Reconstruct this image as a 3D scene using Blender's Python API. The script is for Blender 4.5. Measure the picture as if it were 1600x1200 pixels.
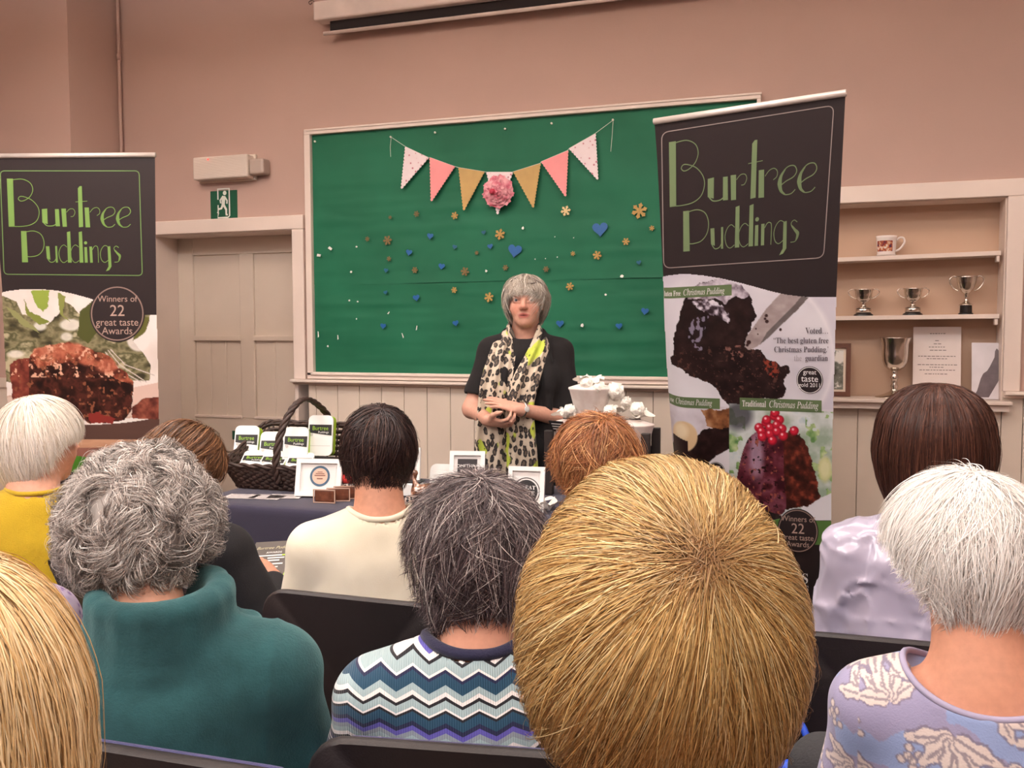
import bpy, bmesh, math, random
import numpy as np
from mathutils import Matrix, Vector
for _o in list(bpy.data.objects): bpy.data.objects.remove(_o)
SC = bpy.context.scene
COL = SC.collection
random.seed(5); RNG = np.random.default_rng(5)
# ---------------------------------------------------------------- camera
F_PX = 1450.0
YAW, PITCH, ROLL = math.radians(18.9), math.radians(-3.37), math.radians(-0.13)
CAM = np.array([0.0, 0.0, 1.40])
_cy, _sy, _cp, _sp = math.cos(YAW), math.sin(YAW), math.cos(PITCH), math.sin(PITCH)
FW = np.array([-_sy*_cp, _cy*_cp, _sp]); _rt = np.array([_cy, _sy, 0.0]); _up = np.cross(_rt, FW)
RT = math.cos(ROLL)*_rt + math.sin(ROLL)*_up
UP = -math.sin(ROLL)*_rt + math.cos(ROLL)*_up
cd = bpy.data.cameras.new('camera'); cam = bpy.data.objects.new('camera', cd); COL.objects.link(cam)
cam.matrix_world = Matrix(((RT[0], UP[0], -FW[0], CAM[0]), (RT[1], UP[1], -FW[1], CAM[1]), (RT[2], UP[2], -FW[2], CAM[2]), (0, 0, 0, 1)))
cd.sensor_width = 36; cd.lens = 36*F_PX/1600; cd.clip_start = 0.02
SC.camera = cam
# ---------------------------------------------------------------- world, light, exposure
w = bpy.data.worlds.new('world'); SC.world = w; w.use_nodes = True
w.node_tree.nodes['Background'].inputs[0].default_value = (1.0, 0.93, 0.88, 1); w.node_tree.nodes['Background'].inputs[1].default_value = 0.15
SC.view_settings.view_transform = 'Standard'; SC.view_settings.look = 'None'
SC.view_settings.exposure = 0.0; SC.view_settings.gamma = 1.0
try: SC.view_settings.use_curve_mapping = False
except Exception: pass
CEIL = 3.75
LAMPS = [(-3.2, 2.5), (-0.8, 2.5), (1.6, 2.5), (-3.2, -0.3), (-0.8, -0.3), (1.6, -0.3)]
for _x, _y in LAMPS:
    ld = bpy.data.lights.new('ceiling_lamp_light', 'AREA'); ld.shape = 'RECTANGLE'; ld.size = 1.3; ld.size_y = 0.32
    lf_ = {-3.2: 1.25, -0.8: .92, 1.6: .55}[_x]; ld.energy = 29*lf_*(1.8 if _y < 0 else 0.9); ld.color = (1.0, 0.985, 0.97)
    lo = bpy.data.objects.new('ceiling_lamp_light', ld); COL.objects.link(lo); lo.location = (_x, _y, CEIL-0.625)
    l2 = ld.copy(); l2.energy = 71*lf_; u_ = bpy.data.objects.new('added_ceiling_uplight', l2); COL.objects.link(u_); u_.location = (_x, _y, CEIL-0.47); u_.rotation_euler = (math.pi, 0, 0)  # added uplight: ceiling bounce brightens the upper wall

# ---------------------------------------------------------------- picture <-> place helpers
def ray(px, py): return FW + (px-800)/F_PX*RT - (py-600)/F_PX*UP
def atZ(px, py, Z): return CAM + ray(px, py)*Z                       # Z: depth along the view
def atY(px, py, Y): r = ray(px, py); return CAM + r*((Y-CAM[1])/r[1])
def atH(px, py, h): r = ray(px, py); return CAM + r*((h-CAM[2])/r[2])
def onplane(px, py, o, n): r = ray(px, py); return CAM + r*(np.dot(o-CAM, n)/np.dot(r, n))

# ---------------------------------------------------------------- colour, materials
def lin(c):
    c = np.asarray(c, float)/255.0
    return np.where(c <= 0.04045, c/12.92, ((c+0.055)/1.055)**2.4)
def rgba(c): l = lin(c); return (float(l[0]), float(l[1]), float(l[2]), 1.0)
MATS = {}
class N:
    """tiny node helper"""
    def __init__(s, name):
        s.m = bpy.data.materials.new(name); s.m.use_nodes = True; s.t = s.m.node_tree
        s.b = s.t.nodes['Principled BSDF']
    def n(s, typ, **kw):
        x = s.t.nodes.new(typ)
        for k, v in kw.items(): setattr(x, k, v)
        return x
    def l(s, a, b): s.t.links.new(a, b)
    def math(s, op, a, b=None, c=None):
        x = s.n('ShaderNodeMath', operation=op)
        for i, v in enumerate((a, b, c)):
            if v is None: continue
            if isinstance(v, (int, float)): x.inputs[i].default_value = v
            else: s.l(v, x.inputs[i])
        return x.outputs[0]
    def mix(s, f, a, b):
        x = s.n('ShaderNodeMix', data_type='RGBA')
        for i, v in ((0, f), (6, a), (7, b)):
            if isinstance(v, (int, float)): x.inputs[i].default_value = v
            elif isinstance(v, tuple): x.inputs[i].default_value = v
            else: s.l(v, x.inputs[i])
        return x.outputs[2]
    def ramp(s, f, stops, interp='LINEAR'):
        x = s.n('ShaderNodeValToRGB'); cr = x.color_ramp; cr.interpolation = interp
        while len(cr.elements) < len(stops): cr.elements.new(0.5)
        for e, (p, c) in zip(cr.elements, stops): e.position = p; e.color = c
        s.l(f, x.inputs[0]); return x.outputs[0]
    def noise(s, vec, scale, detail=3, rough=0.5, dist=0.0):
        x = s.n('ShaderNodeTexNoise'); x.inputs['Scale'].default_value = scale; x.inputs['Detail'].default_value = detail
        x.inputs['Roughness'].default_value = rough; x.inputs['Distortion'].default_value = dist
        if vec is not None: s.l(vec, x.inputs['Vector'])
        return x
    def obj(s): return s.n('ShaderNodeTexCoord').outputs['Object']
    def bump(s, h, strength, dist=0.01):
        x = s.n('ShaderNodeBump'); x.inputs['Strength'].default_value = strength; x.inputs['Distance'].default_value = dist
        s.l(h, x.inputs['Height']); s.l(x.outputs[0], s.b.inputs['Normal'])
    def set(s, **kw):
        for k, v in kw.items():
            k = {'rough': 'Roughness', 'metal': 'Metallic', 'spec': 'Specular IOR Level', 'sheen': 'Sheen Weight', 'sss': 'Subsurface Weight',
                 'coat': 'Coat Weight', 'trans': 'Transmission Weight', 'alpha': 'Alpha'}.get(k, k)
            s.b.inputs[k].default_value = v
def mat(name, c, rough=0.6, var=0.06, vscale=8.0, bump=0.0, bscale=60.0, **kw):
    """plain procedural paint/plastic/cloth: base colour with slight mottling and optional bump"""
    if name in MATS: return MATS[name]
    k = N(name); o = k.obj(); b = rgba(c)
    lo = tuple(v*(1-var) for v in b[:3])+(1,); hi = tuple(min(1, v*(1+var)) for v in b[:3])+(1,)
    nz = k.noise(o, vscale)
    k.l(k.ramp(nz.outputs[0], [(0.3, lo), (0.7, hi)]), k.b.inputs['Base Color'])
    if bump: k.bump(k.noise(o, bscale, 4).outputs[0], bump, 0.004)
    k.set(rough=rough, **kw); MATS[name] = k.m; return k.m
def mat_attr(name, rough=0.6, bump=0.0, bscale=200.0, **kw):
    """colours come from the mesh's own 'Col' attribute (prints, skin, hair strands)"""
    if name in MATS: return MATS[name]
    k = N(name); a = k.n('ShaderNodeAttribute', attribute_name='Col'); k.l(a.outputs['Color'], k.b.inputs['Base Color'])
    if bump: k.bump(k.noise(k.obj(), bscale, 3).outputs[0], bump, 0.002)
    k.set(rough=rough, **kw); MATS[name] = k.m; return k.m

# ---------------------------------------------------------------- objects
def tag(o, label=None, cat=None, group=None, kind=None):
    if label: o['label'] = label
    if cat: o['category'] = cat
    if group: o['group'] = group
    if kind: o['kind'] = kind
    return o
def empty(name, loc, label, cat, group=None):
    o = bpy.data.objects.new(name, None); COL.objects.link(o); o.location = tuple(float(v) for v in loc); o.empty_display_size = 0.05
    return tag(o, label, cat, group)
def link(name, me, m, parent=None, origin=None):
    o = bpy.data.objects.new(name, me); COL.objects.link(o)
    if m is not None and not me.materials: me.materials.append(m)
    if parent is not None:
        o.parent = parent; o.matrix_parent_inverse = Matrix.Identity(4)
        wl = Vector((0, 0, 0)); p = parent
        while p is not None: wl = wl + p.location; p = p.parent
        o.location = -wl                       # meshes are written in place coordinates
    return o
def npmesh(name, V, Fq, smooth=False, col=None):
    """mesh from numpy: V (n,3), Fq (m,3|4) or list of lists"""
    me = bpy.data.meshes.new(name); V = np.asarray(V, np.float32)
    if isinstance(Fq, np.ndarray):
        m, k = Fq.shape
        me.vertices.add(len(V)); me.vertices.foreach_set('co', V.ravel())
        me.loops.add(m*k); me.loops.foreach_set('vertex_index', Fq.astype(np.int32).ravel())
        me.polygons.add(m); me.polygons.foreach_set('loop_start', np.arange(0, m*k, k, dtype=np.int32))
        me.update(calc_edges=True)
    else:
        me.from_pydata(V.tolist(), [], [list(map(int, f)) for f in Fq]); me.update()
    if smooth: me.polygons.foreach_set('use_smooth', np.ones(len(me.polygons), bool))
    if col is not None:
        a = me.color_attributes.new('Col', 'FLOAT_COLOR', 'POINT')
        c = np.ones((len(V), 4), np.float32); c[:, :3] = col; a.data.foreach_set('color', c.ravel())
    return me
class MB:
    """collects shapes into one mesh"""
    def __init__(s): s.V = []; s.F = []; s.n = 0
    def add(s, V, F):
        V = np.asarray(V, float); s.V.append(V); s.F += [[i+s.n for i in f] for f in F]; s.n += len(V); return s
    def box(s, c, size, R=None, bev=0.0):
        sx, sy, sz = [v/2 for v in size]
        if bev <= 0:
            V = np.array([(x, y, z) for x in (-sx, sx) for y in (-sy, sy) for z in (-sz, sz)])
            F = [(0, 1, 3, 2), (4, 6, 7, 5), (0, 4, 5, 1), (2, 3, 7, 6), (0, 2, 6, 4), (1, 5, 7, 3)]
        else:
            bm = bmesh.new(); bmesh.ops.create_cube(bm, size=1); bmesh.ops.scale(bm, vec=(2*sx, 2*sy, 2*sz), verts=bm.verts)
            bmesh.ops.bevel(bm, geom=bm.edges[:], offset=min(bev, sx*.95, sy*.95, sz*.95), segments=3, profile=.5, affect='EDGES')
            bm.verts.index_update(); V = np.array([v.co[:] for v in bm.verts]); F = [[v.index for v in f.verts] for f in bm.faces]; bm.free()
        if R is not None: V = V @ np.asarray(R).T
        return s.add(V+np.asarray(c, float), F)
    def tube(s, P, r, seg=10, closed=False, flat=1.0, up=None):
        P = np.asarray(P, float); n = len(P); r = np.broadcast_to(r, (n,))
        T = np.gradient(P, axis=0) if not closed else np.roll(P, -1, 0)-np.roll(P, 1, 0)
        T /= np.linalg.norm(T, axis=1, keepdims=True)+1e-12
        u = np.array(up if up is not None else ((0, 0, 1) if abs(T[0][2]) < .9 else (1, 0, 0)), float); V = []
        for i in range(n):
            a = np.cross(T[i], u); a /= np.linalg.norm(a)+1e-12; b = np.cross(a, T[i]); u = b
            for k in range(seg):
                t = 2*math.pi*k/seg; V.append(P[i]+r[i]*(math.cos(t)*a+flat*math.sin(t)*b))
        F = []
        for i in range(n if closed else n-1):
            j = (i+1) % n
            for k in range(seg): k2 = (k+1) % seg; F.append((i*seg+k, i*seg+k2, j*seg+k2, j*seg+k))
        if not closed: F.append(list(range(seg))[::-1]); F.append([(n-1)*seg+k for k in range(seg)])
        return s.add(V, F)
    def lathe(s, prof, c=(0, 0, 0), seg=24, R=None, sx=1.0, sy=1.0, wob=None):
        V = []; n = len(prof)
        for i, (r, z) in enumerate(prof):
            for k in range(seg):
                t = 2*math.pi*k/seg; rr = r*(1+(wob(t, z) if wob else 0)); V.append((rr*math.cos(t)*sx, rr*math.sin(t)*sy, z))
        V = np.array(V); F = []
        for i in range(n-1):
            for k in range(seg): k2 = (k+1) % seg; F.append((i*seg+k, i*seg+k2, (i+1)*seg+k2, (i+1)*seg+k))
        if prof[0][0] > 1e-6: F.append(list(range(seg))[::-1])
        if prof[-1][0] > 1e-6: F.append([(n-1)*seg+k for k in range(seg)])
        if R is not None: V = V @ np.asarray(R).T
        return s.add(V+np.asarray(c, float), F)
    def prism(s, P, O, U, W, D0, D1, Nn):
        """polygon P (2-D) in frame O,U,W extruded from D0 to D1 along Nn"""
        P = np.asarray(P, float); n = len(P); O, U, W, Nn = map(np.asarray, (O, U, W, Nn))
        A = O+P[:, :1]*U+P[:, 1:]*W
        return s.add(np.vstack([A+Nn*D0, A+Nn*D1]), [list(range(n))[::-1], list(range(n, 2*n))]+[(i, (i+1) % n, n+(i+1) % n, n+i) for i in range(n)])
    def flip_fix(s, me):
        bm = bmesh.new(); bm.from_mesh(me); bmesh.ops.recalc_face_normals(bm, faces=bm.faces); bm.to_mesh(me); bm.free()
    def build(s, name, m, parent=None, smooth=False, fix=True, angle=None):
        me = npmesh(name, np.vstack(s.V), s.F, smooth)
        if fix: s.flip_fix(me)
        if angle is not None:
            me.polygons.foreach_set('use_smooth', np.ones(len(me.polygons), bool)); me.set_sharp_from_angle(angle=math.radians(angle))
        return link(name, me, m, parent)
def rotz(a): c, s_ = math.cos(a), math.sin(a); return np.array([[c, -s_, 0], [s_, c, 0], [0, 0, 1.0]])
def rotx(a): c, s_ = math.cos(a), math.sin(a); return np.array([[1.0, 0, 0], [0, c, -s_], [0, s_, c]])
def roty(a): c, s_ = math.cos(a), math.sin(a); return np.array([[c, 0, s_], [0, 1.0, 0], [-s_, 0, c]])
def rrect(w, h, r, n=6):
    out = []
    for cx, cy, a0 in ((w/2-r, h/2-r, 0), (-w/2+r, h/2-r, 90), (-w/2+r, -h/2+r, 180), (w/2-r, -h/2+r, 270)):
        for i in range(n+1): a = math.radians(a0+90*i/n); out.append((cx+r*math.cos(a), cy+r*math.sin(a)))
    return out
def catmull(P, per=8, closed=False):
    P = np.asarray(P, float); n = len(P); out = []
    for i in range(n if closed else n-1):
        g = lambda k: P[(k) % n] if closed else P[min(max(k, 0), n-1)]
        p0, p1, p2, p3 = g(i-1), g(i), g(i+1), g(i+2)
        for j in range(per):
            t = j/per; out.append(.5*((2*p1)+(-p0+p2)*t+(2*p0-5*p1+4*p2-p3)*t*t+(-p0+3*p1-3*p2+p3)*t**3))
    if not closed: out.append(P[-1])
    return np.array(out)
def stroke2d(P, w0):
    """flat ribbon polygons along a 2-D line; w0 scalar or per-point width"""
    P = np.asarray(P, float); w0 = np.broadcast_to(w0, (len(P),)); T = np.gradient(P, axis=0); T /= np.linalg.norm(T, axis=1, keepdims=True)+1e-9
    Nn = np.stack([-T[:, 1], T[:, 0]], 1); A = P+Nn*w0[:, None]/2; B = P-Nn*w0[:, None]/2; n = len(P)
    return np.vstack([A, B]), [(i, i+1, n+i+1, n+i) for i in range(n-1)]
def text2d(s, size=1.0, align='LEFT', shear=0.0, offset=0.0, space=1.0):
    """outline-filled text as 2-D verts/faces (built from Blender's own font)"""
    c = bpy.data.curves.new('t', 'FONT'); c.body = s; c.size = size; c.align_x = align; c.shear = shear; c.offset = offset; c.space_character = space; c.resolution_u = 3
    o = bpy.data.objects.new('t', c); COL.objects.link(o); dg = bpy.context.evaluated_depsgraph_get(); dg.update()
    me = bpy.data.meshes.new_from_object(o.evaluated_get(dg))
    V = np.array([v.co[:2] for v in me.vertices]) if len(me.vertices) else np.zeros((0, 2)); Fs = [list(p.vertices) for p in me.polygons]
    bpy.data.objects.remove(o); bpy.data.curves.remove(c); bpy.data.meshes.remove(me)
    return V, Fs
def serif(s, italic=False):
    out = ''
    for ch in s:
        if italic and ch == 'h': out += '\u210e'; continue
        if 'A' <= ch <= 'Z': out += chr((0x1D434 if italic else 0x1D400)+ord(ch)-65)
        elif 'a' <= ch <= 'z': out += chr((0x1D44E if italic else 0x1D41A)+ord(ch)-97)
        else: out += ch
    return out

# ---------------------------------------------------------------- noise for surfaces and prints
def vnoise(P, scale, seed=0):
    P = np.asarray(P, float)*scale; I = np.floor(P).astype(np.int64); Fr = P-I; Fr = Fr*Fr*(3-2*Fr); d = P.shape[-1]; out = 0.0
    for corner in range(2**d):
        h = np.full(P.shape[:-1], seed*374761393+1, np.int64); wgt = 1.0
        for a in range(d):
            b = (corner >> a) & 1; h = h*1103515245+(I[..., a]+b)*(668265263+a*97531); h = (h ^ (h >> 15)) & 0x7fffffff
            wgt = wgt*(Fr[..., a] if b else 1-Fr[..., a])
        h = (h*2246822519) & 0x7fffffff; h = (h ^ (h >> 13)) & 0xffff
        out = out+wgt*(h/65535.0)
    return out
def fbm(P, scale, oct=4, seed=0):
    s_ = 0; a = .5; t = 0
    for i in range(oct): s_ = s_+a*vnoise(P, scale*2**i, seed+i*17); t += a; a *= .5
    return s_/t
def inpoly(X, Y, P):
    P = np.asarray(P, float); r = np.zeros(X.shape, bool); j = len(P)-1
    for i in range(len(P)):
        (xi, yi), (xj, yj) = P[i], P[j]
        if yi != yj: r ^= ((yi > Y) != (yj > Y)) & (X < (xj-xi)*(Y-yi)/(yj-yi)+xi)
        j = i
    return r
# ================================================================ ROOM
WY = 5.05
def S(o): o['kind'] = 'structure'; return o
M_peach = mat('peach_wall_paint', (186, 157, 146), .75, .03, 1.2, .12, 90)
M_cream = mat('cream_gloss_paint', (218, 204, 190), .42, .03, 3, .05, 40)
M_trim = mat('pale_trim_paint', (230, 214, 204), .45, .03, 4, .06, 60)
M_alc = mat('alcove_back_paint', (198, 168, 146), .8, .03, 2, .05, 60)
M_floor = mat('floor_carpet', (92, 74, 62), .95, .2, 40, .3, 300)
M_ceil = mat('ceiling_paint', (226, 206, 190), .9, .02, 2)
def xw(px, py): return float(atY(px, py, WY)[0])
def zw(px, py): return float(atY(px, py, WY)[2])
X0 = xw(186, 120)                                   # corner between pier and wall
XL, XR, YB = X0-1.6, 3.3, -2.6
SILL = zw(600, 594.3); 
DL, DR, DT = xw(244.5, 470), xw(460.5, 470), zw(350, 363.5)       # door opening
DREC = 0.0
r_ = ray(281, 560); DREC = float(CAM[1]+r_[1]*(DL/r_[0])-WY)        # depth of the reveal
AL, AR, AT = xw(1262, 450), xw(1570, 450), zw(1540, 309)           # alcove opening
AB = float(atY(1450, 626, WY)[2]); ADEP = 0.17
BL, BR = xw(482, 400), xw(1190, 160)
BTOP, BBOT = zw(835, 175), zw(700, 590)
b = MB()
def wbox(x0, x1, z0, z1, y0=WY, y1=WY+.12, bb=None): (bb or b).box(((x0+x1)/2, (y0+y1)/2, (z0+z1)/2), (x1-x0, y1-y0, z1-z0))
TK = 0.55
wbox(X0, DL, SILL, CEIL, WY, WY+TK); wbox(DL, DR, DT, CEIL, WY, WY+TK); wbox(DR, AL, SILL, CEIL, WY, WY+TK); wbox(AL, AR, AT, CEIL, WY, WY+TK); wbox(AR, XR, SILL, CEIL, WY, WY+TK)
S(b.build('wall_back', M_peach))
b = MB(); wbox(AL, AR, AB-.05, AT, WY+ADEP, WY+ADEP+.05, b); S(b.build('wall_alcove', M_alc))
# panelling below the rail: vertical boards with real grooves
def boards(x0, x1, z0, z1, y, pitch, bb, groove=.003, off=0.0):
    k = math.floor((x0-off)/pitch); 
    while off+k*pitch < x1:
        a, c = max(x0, off+k*pitch)+groove/2, min(x1, off+(k+1)*pitch)-groove/2
        if c > a+.01: bb.box(((a+c)/2, y+.012, (z0+z1)/2), (c-a, .024, z1-z0), bev=.0018)
        k += 1
    bb.box(((x0+x1)/2, y+.04, (z0+z1)/2), (x1-x0, .04, z1-z0))
PIT = xw(562, 620)-xw(528, 620)
led_z = float(atY(1450, 625.5, WY-.08)[2])
b = MB(); boards(DR+.09, AL, .12, SILL, WY-.004, PIT, b, off=xw(528, 620)); boards(AL, AR, .12, led_z-.05, WY-.004, PIT, b, off=xw(528, 620)); boards(AR, XR, .12, zw(1580, 611)-.01, WY-.004, PIT, b, off=xw(528, 620)); boards(X0, DL-.1, .12, SILL, WY-.004, PIT, b)
S(b.build('wall_back_panelling', M_cream)); bpy.data.objects['wall_back_panelling'].name = 'trim_1'
b = MB(); b.box(((X0+DL-.1)/2, WY-.012, .06), (DL-.1-X0, .03, .12)); b.box(((DR+.09+XR)/2, WY-.012, .06), (XR-DR-.09, .03, .12)); S(b.build('baseboard_back', M_cream))
# pier on the left
rp = ray(107.5, 120); PY = float(CAM[1]+rp[1]*(X0/rp[0]))
b = MB(); b.box(((XL+X0)/2, (PY+WY+TK)/2, CEIL/2), (X0-XL, WY+TK-PY, CEIL)); S(b.build('wall_pier', M_peach)); bpy.data.objects['wall_pier'].name = 'wall_left_pier'
b = MB(); b.box(((XL+X0)/2, PY-.012, SILL-.03), (X0-XL, .03, .06)); b.box(((XL+X0)/2, PY-.006, SILL/2-.03), (X0-XL, .014, SILL-.06)); S(b.build('trim_2', M_cream))
b = MB(); b.box((XL-.05, (YB+WY+TK)/2, CEIL/2), (.1, WY+TK-YB, CEIL)); S(b.build('wall_left', M_peach))
b = MB(); b.box((XR+.05, (YB+WY+TK)/2, CEIL/2), (.1, WY+TK-YB, CEIL)); S(b.build('wall_right', M_peach))
b = MB(); b.box(((XL+XR)/2, YB-.05, CEIL/2), (XR-XL+.2, .1, CEIL)); S(b.build('wall_front', M_peach))
b = MB(); b.box(((XL+XR)/2, (YB+WY+TK)/2, -.05), (XR-XL+.2, WY+TK-YB+.2, .1)); S(b.build('floor', M_floor))
b = MB(); b.box(((XL+XR)/2, (YB+WY+TK)/2, CEIL+.05), (XR-XL+.2, WY+TK-YB+.2, .1)); S(b.build('ceiling', M_ceil))
# ceiling lamps (unseen fittings, hung low to leave room for the added uplights; the light itself is set at the top)
M_lampbox = mat('lamp_housing_white', (235, 232, 226), .4)
kd = N('lamp_diffuser'); kd.b.inputs['Emission Color'].default_value = (1, .97, .94, 1); kd.b.inputs['Emission Strength'].default_value = 1.5
for i, (x, y) in enumerate(LAMPS):
    t = empty('ceiling_lamp', (x, y, CEIL), ['white strip lamp on ceiling nearest the door', 'white strip lamp on ceiling above the presenter table', 'white strip lamp on ceiling nearest the alcove',
        'white strip lamp on rear ceiling at the door side', 'white strip lamp on ceiling over the audience', 'white strip lamp on rear ceiling at the alcove side'][i], 'lamp', 'ceiling strip lamps')
    q = MB(); q.box((x, y, CEIL-.55), (1.44, .12, .09), bev=.01); q.build('housing', M_lampbox, t)
    for xx in (-.5, .5): MB().tube([(x+xx, y, CEIL-.5), (x+xx, y, CEIL-.002)], .006, 8).build('suspension_rod', M_lampbox, t, True)
    q = MB(); q.box((x, y, CEIL-.605), (1.34, .36, .02), bev=.008); q.build('diffuser', kd.m, t)
# ---- door in its recess
YD = WY+DREC
dr = S(MB().box(((DL+DR)/2, YD+.035, DT/2), (DR-DL, .03, DT)).build('door_1', M_cream))
rv = MB(); rv.box((DL-.01, (WY+YD)/2+.02, DT/2), (.024, DREC+.06, DT)); rv.box((DR+.01, (WY+YD)/2+.02, DT/2), (.024, DREC+.06, DT)); rv.box(((DL+DR)/2, (WY+YD)/2+.02, DT+.008), (DR-DL+.04, DREC+.06, .024)); S(rv.build('trim_3', M_trim))
def xd(px, py): return float(atY(px, py, YD)[0])
def zd(px, py): return float(atY(px, py, YD)[2])
st = MB()
zt, zm0, zm1, zb0 = zd(340, 398), zd(340, 526), zd(340, 531), zd(340, 652)
zlast = zd(345, 708)
xs = [DL, xd(302, 460), xd(374, 460), xd(396, 460), DR]
for a, c, z0, z1 in ((xs[0], xs[1], 0, DT), (xs[2], xs[3], zb0, zt), (xs[1], xs[4], zt, DT), (xs[1], xs[4], zlast+.012, zb0), (xs[1], xs[4], 0, zlast)):
    st.box(((a+c)/2, YD+.012, (z0+z1)/2), (c-a, .026, z1-z0), bev=.006)
st.build('stile_frame', M_cream, dr)
for a, c in ((xs[1], xs[2]), (xs[3], xs[4])):
    pn = MB(); pn.box(((a+c)/2, YD+.024, (zt+zm0)/2), (c-a, .016, zt-zm0)); pn.build('upper_panel', M_cream, dr)
    pn = MB(); pn.box(((a+c)/2, YD+.008, (zm0+zm1)/2), (c-a+.012, .034, zm0-zm1+.012), bev=.004); pn.build('middle_moulding', M_cream, dr)
    pn = MB(); k3 = (c-a)/3
    for q in range(3): pn.box((a+k3*(q+.5), YD+.024, (zm1+zb0)/2), (k3-.006, .018, zm1-zb0), bev=.004)
    pn.build('board_panel', M_cream, dr)
    pn = MB(); pn.box(((a+c)/2, YD+.006, zb0+.006), (c-a+.012, .034, .016), bev=.004); pn.build('lower_moulding', M_trim, dr)
# architrave round the door
AW = xw(479, 450)-xw(461, 450); AWT = zw(350, 342)-DT
b = MB(); b.box((DR+AW/2, WY-.012, (SILL+DT)/2), (AW, .03, DT-SILL), bev=.006); b.box((DL-AW/2, WY-.012, DT/2), (AW, .03, DT), bev=.006); b.box(((DL+DR)/2, WY-.012, DT+AWT/2), (DR-DL+2*AW, .03, AWT), bev=.006)
S(b.build('trim_4', M_trim))
# rail under the board and on to the right
b = MB(); x1 = AL-.05
def rail(x0, x1, z, bb):
    bb.box(((x0+x1)/2, WY-.03, z-.009), (x1-x0, .075, .018), bev=.006); bb.box(((x0+x1)/2, WY-.014, z-.024), (x1-x0, .036, .016), bev=.004)
rail(xw(461, 592), x1, SILL, b); rail(AR+.005, XR, zw(1580, 611), b); S(b.build('trim_5', M_trim))
# alcove lining and architrave
b = MB(); t_ = .02; AFW = xw(1597, 450)-AR; AFT = zw(1540, 282)-AT
b.box((AL-t_/2+.012, WY+ADEP/2, (AB+AT)/2), (t_, ADEP, AT-AB)); b.box((AR+t_/2-.006, WY+ADEP/2, (AB+AT)/2), (t_, ADEP, AT-AB)); b.box(((AL+AR)/2, WY+ADEP/2, AT+.004), (AR-AL, ADEP, .016))
b.box((AR+AFW/2, WY-.012, (zw(1580, 611)+AT)/2), (AFW, .03, AT-zw(1580, 611)), bev=.005); b.box(((AL+AR)/2, WY-.012, AT+AFT/2), (AR-AL+2*AFW, .03, AFT), bev=.005); b.box((AL-AFW/2, WY-.012, (AB+AT)/2), (AFW, .03, AT-AB), bev=.005)
S(b.build('trim_6', M_trim))
lx0, lx1 = AL-.03, float(atY(1582, 628, WY-.07)[0])
led_z = float(atY(1450, 625.5, WY-.08)[2])
lw = MB(); lw.box(((lx0+lx1)/2, WY+.03, led_z-.009), (lx1-lx0, .22, .018), bev=.004); lw.box(((lx0+lx1)/2, WY-.03, led_z-.034), (lx1-lx0-.02, .05, .032)); S(lw.build('trim_7', M_trim))
# two shelves on little brackets
SHY0 = WY+.012
def shelf(pxl, pyl, pxr, pyr, lab):
    a, c = atY(pxl, pyl, SHY0), atY(pxr, pyr, SHY0); ang = math.atan2(c[2]-a[2], c[0]-a[0])
    q = MB(); x0_, x1_ = AL+.014, AR-.018; z0_ = a[2]+(x0_-a[0])*math.tan(ang); z1_ = a[2]+(x1_-a[0])*math.tan(ang)
    q.box(((x0_+x1_)/2, (SHY0+WY+ADEP-.002)/2, (z0_+z1_)/2-.011), (x1_-x0_, WY+ADEP-.002-SHY0, .022), R=roty(-ang), bev=.002)
    sh = tag(q.build('alcove_shelf', M_trim), lab, 'shelf', 'shelves in the alcove')
    for xx in (x1_-.012, x0_+.012):
        br = MB(); zz = a[2]+(xx-a[0])*math.tan(ang)-.024; br.box((xx, SHY0+.03, zz-.014), (.014, .05, .03), bev=.003); br.build('shelf_bracket', M_trim, sh)
    return lambda px: a[2]+(float(atY(px, pyl, SHY0+.08)[0])-a[0])*math.tan(ang)
sh1 = shelf(1308, 402.5, 1566, 391.5, 'upper white shelf in the alcove, carrying the mug')
sh2 = shelf(1304, 494, 1562, 490.5, 'lower white shelf in the alcove, carrying three small trophy cups')

# ================================================================ NOTICEBOARD
nb = empty('noticeboard', ((BL+BR)/2, WY-.01, BBOT), 'large noticeboard covered in green paper, pale painted frame, behind the presenter', 'noticeboard')
GL, GR, GT, GB = xw(489, 240), xw(1183, 175), zw(835, 184.5), zw(700, 583.8)
f = MB(); fd = .036
f.box(((BL+BR)/2, WY-fd/2, (GT+BTOP)/2), (BR-BL, fd, BTOP-GT), bev=.004); f.box(((BL+GL)/2, WY-fd/2, (BBOT+GT)/2), (GL-BL, fd, GT-BBOT), bev=.004); f.box(((GR+BR)/2, WY-fd/2, (BBOT+GT)/2), (BR-GR, fd, GT-BBOT), bev=.004)
f.box(((BL+BR)/2, WY-fd/2, (SILL+GB)/2+.002), (BR-BL, fd, GB-SILL-.004), bev=.004); f.box(((GL+GR)/2, WY-fd-.004, GB-.012), (GR-GL+.03, .014, .014), bev=.005); f.box(((GL+GR)/2, WY-fd-.001, BTOP-.008), (GR-GL+.05, .01, .012), bev=.003)
f.build('board_frame', M_trim, nb)
kg = N('green_sugar_paper'); o_ = kg.obj(); nz = kg.noise(o_, 2.2, 3); kg.l(kg.ramp(nz.outputs[0], [(.3, rgba((24, 98, 70))), (.7, rgba((30, 110, 80)))]), kg.b.inputs['Base Color']); kg.set(rough=.62, spec=.3)
kg.bump(kg.noise(o_, 260, 2).outputs[0], .08, .002)
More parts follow.
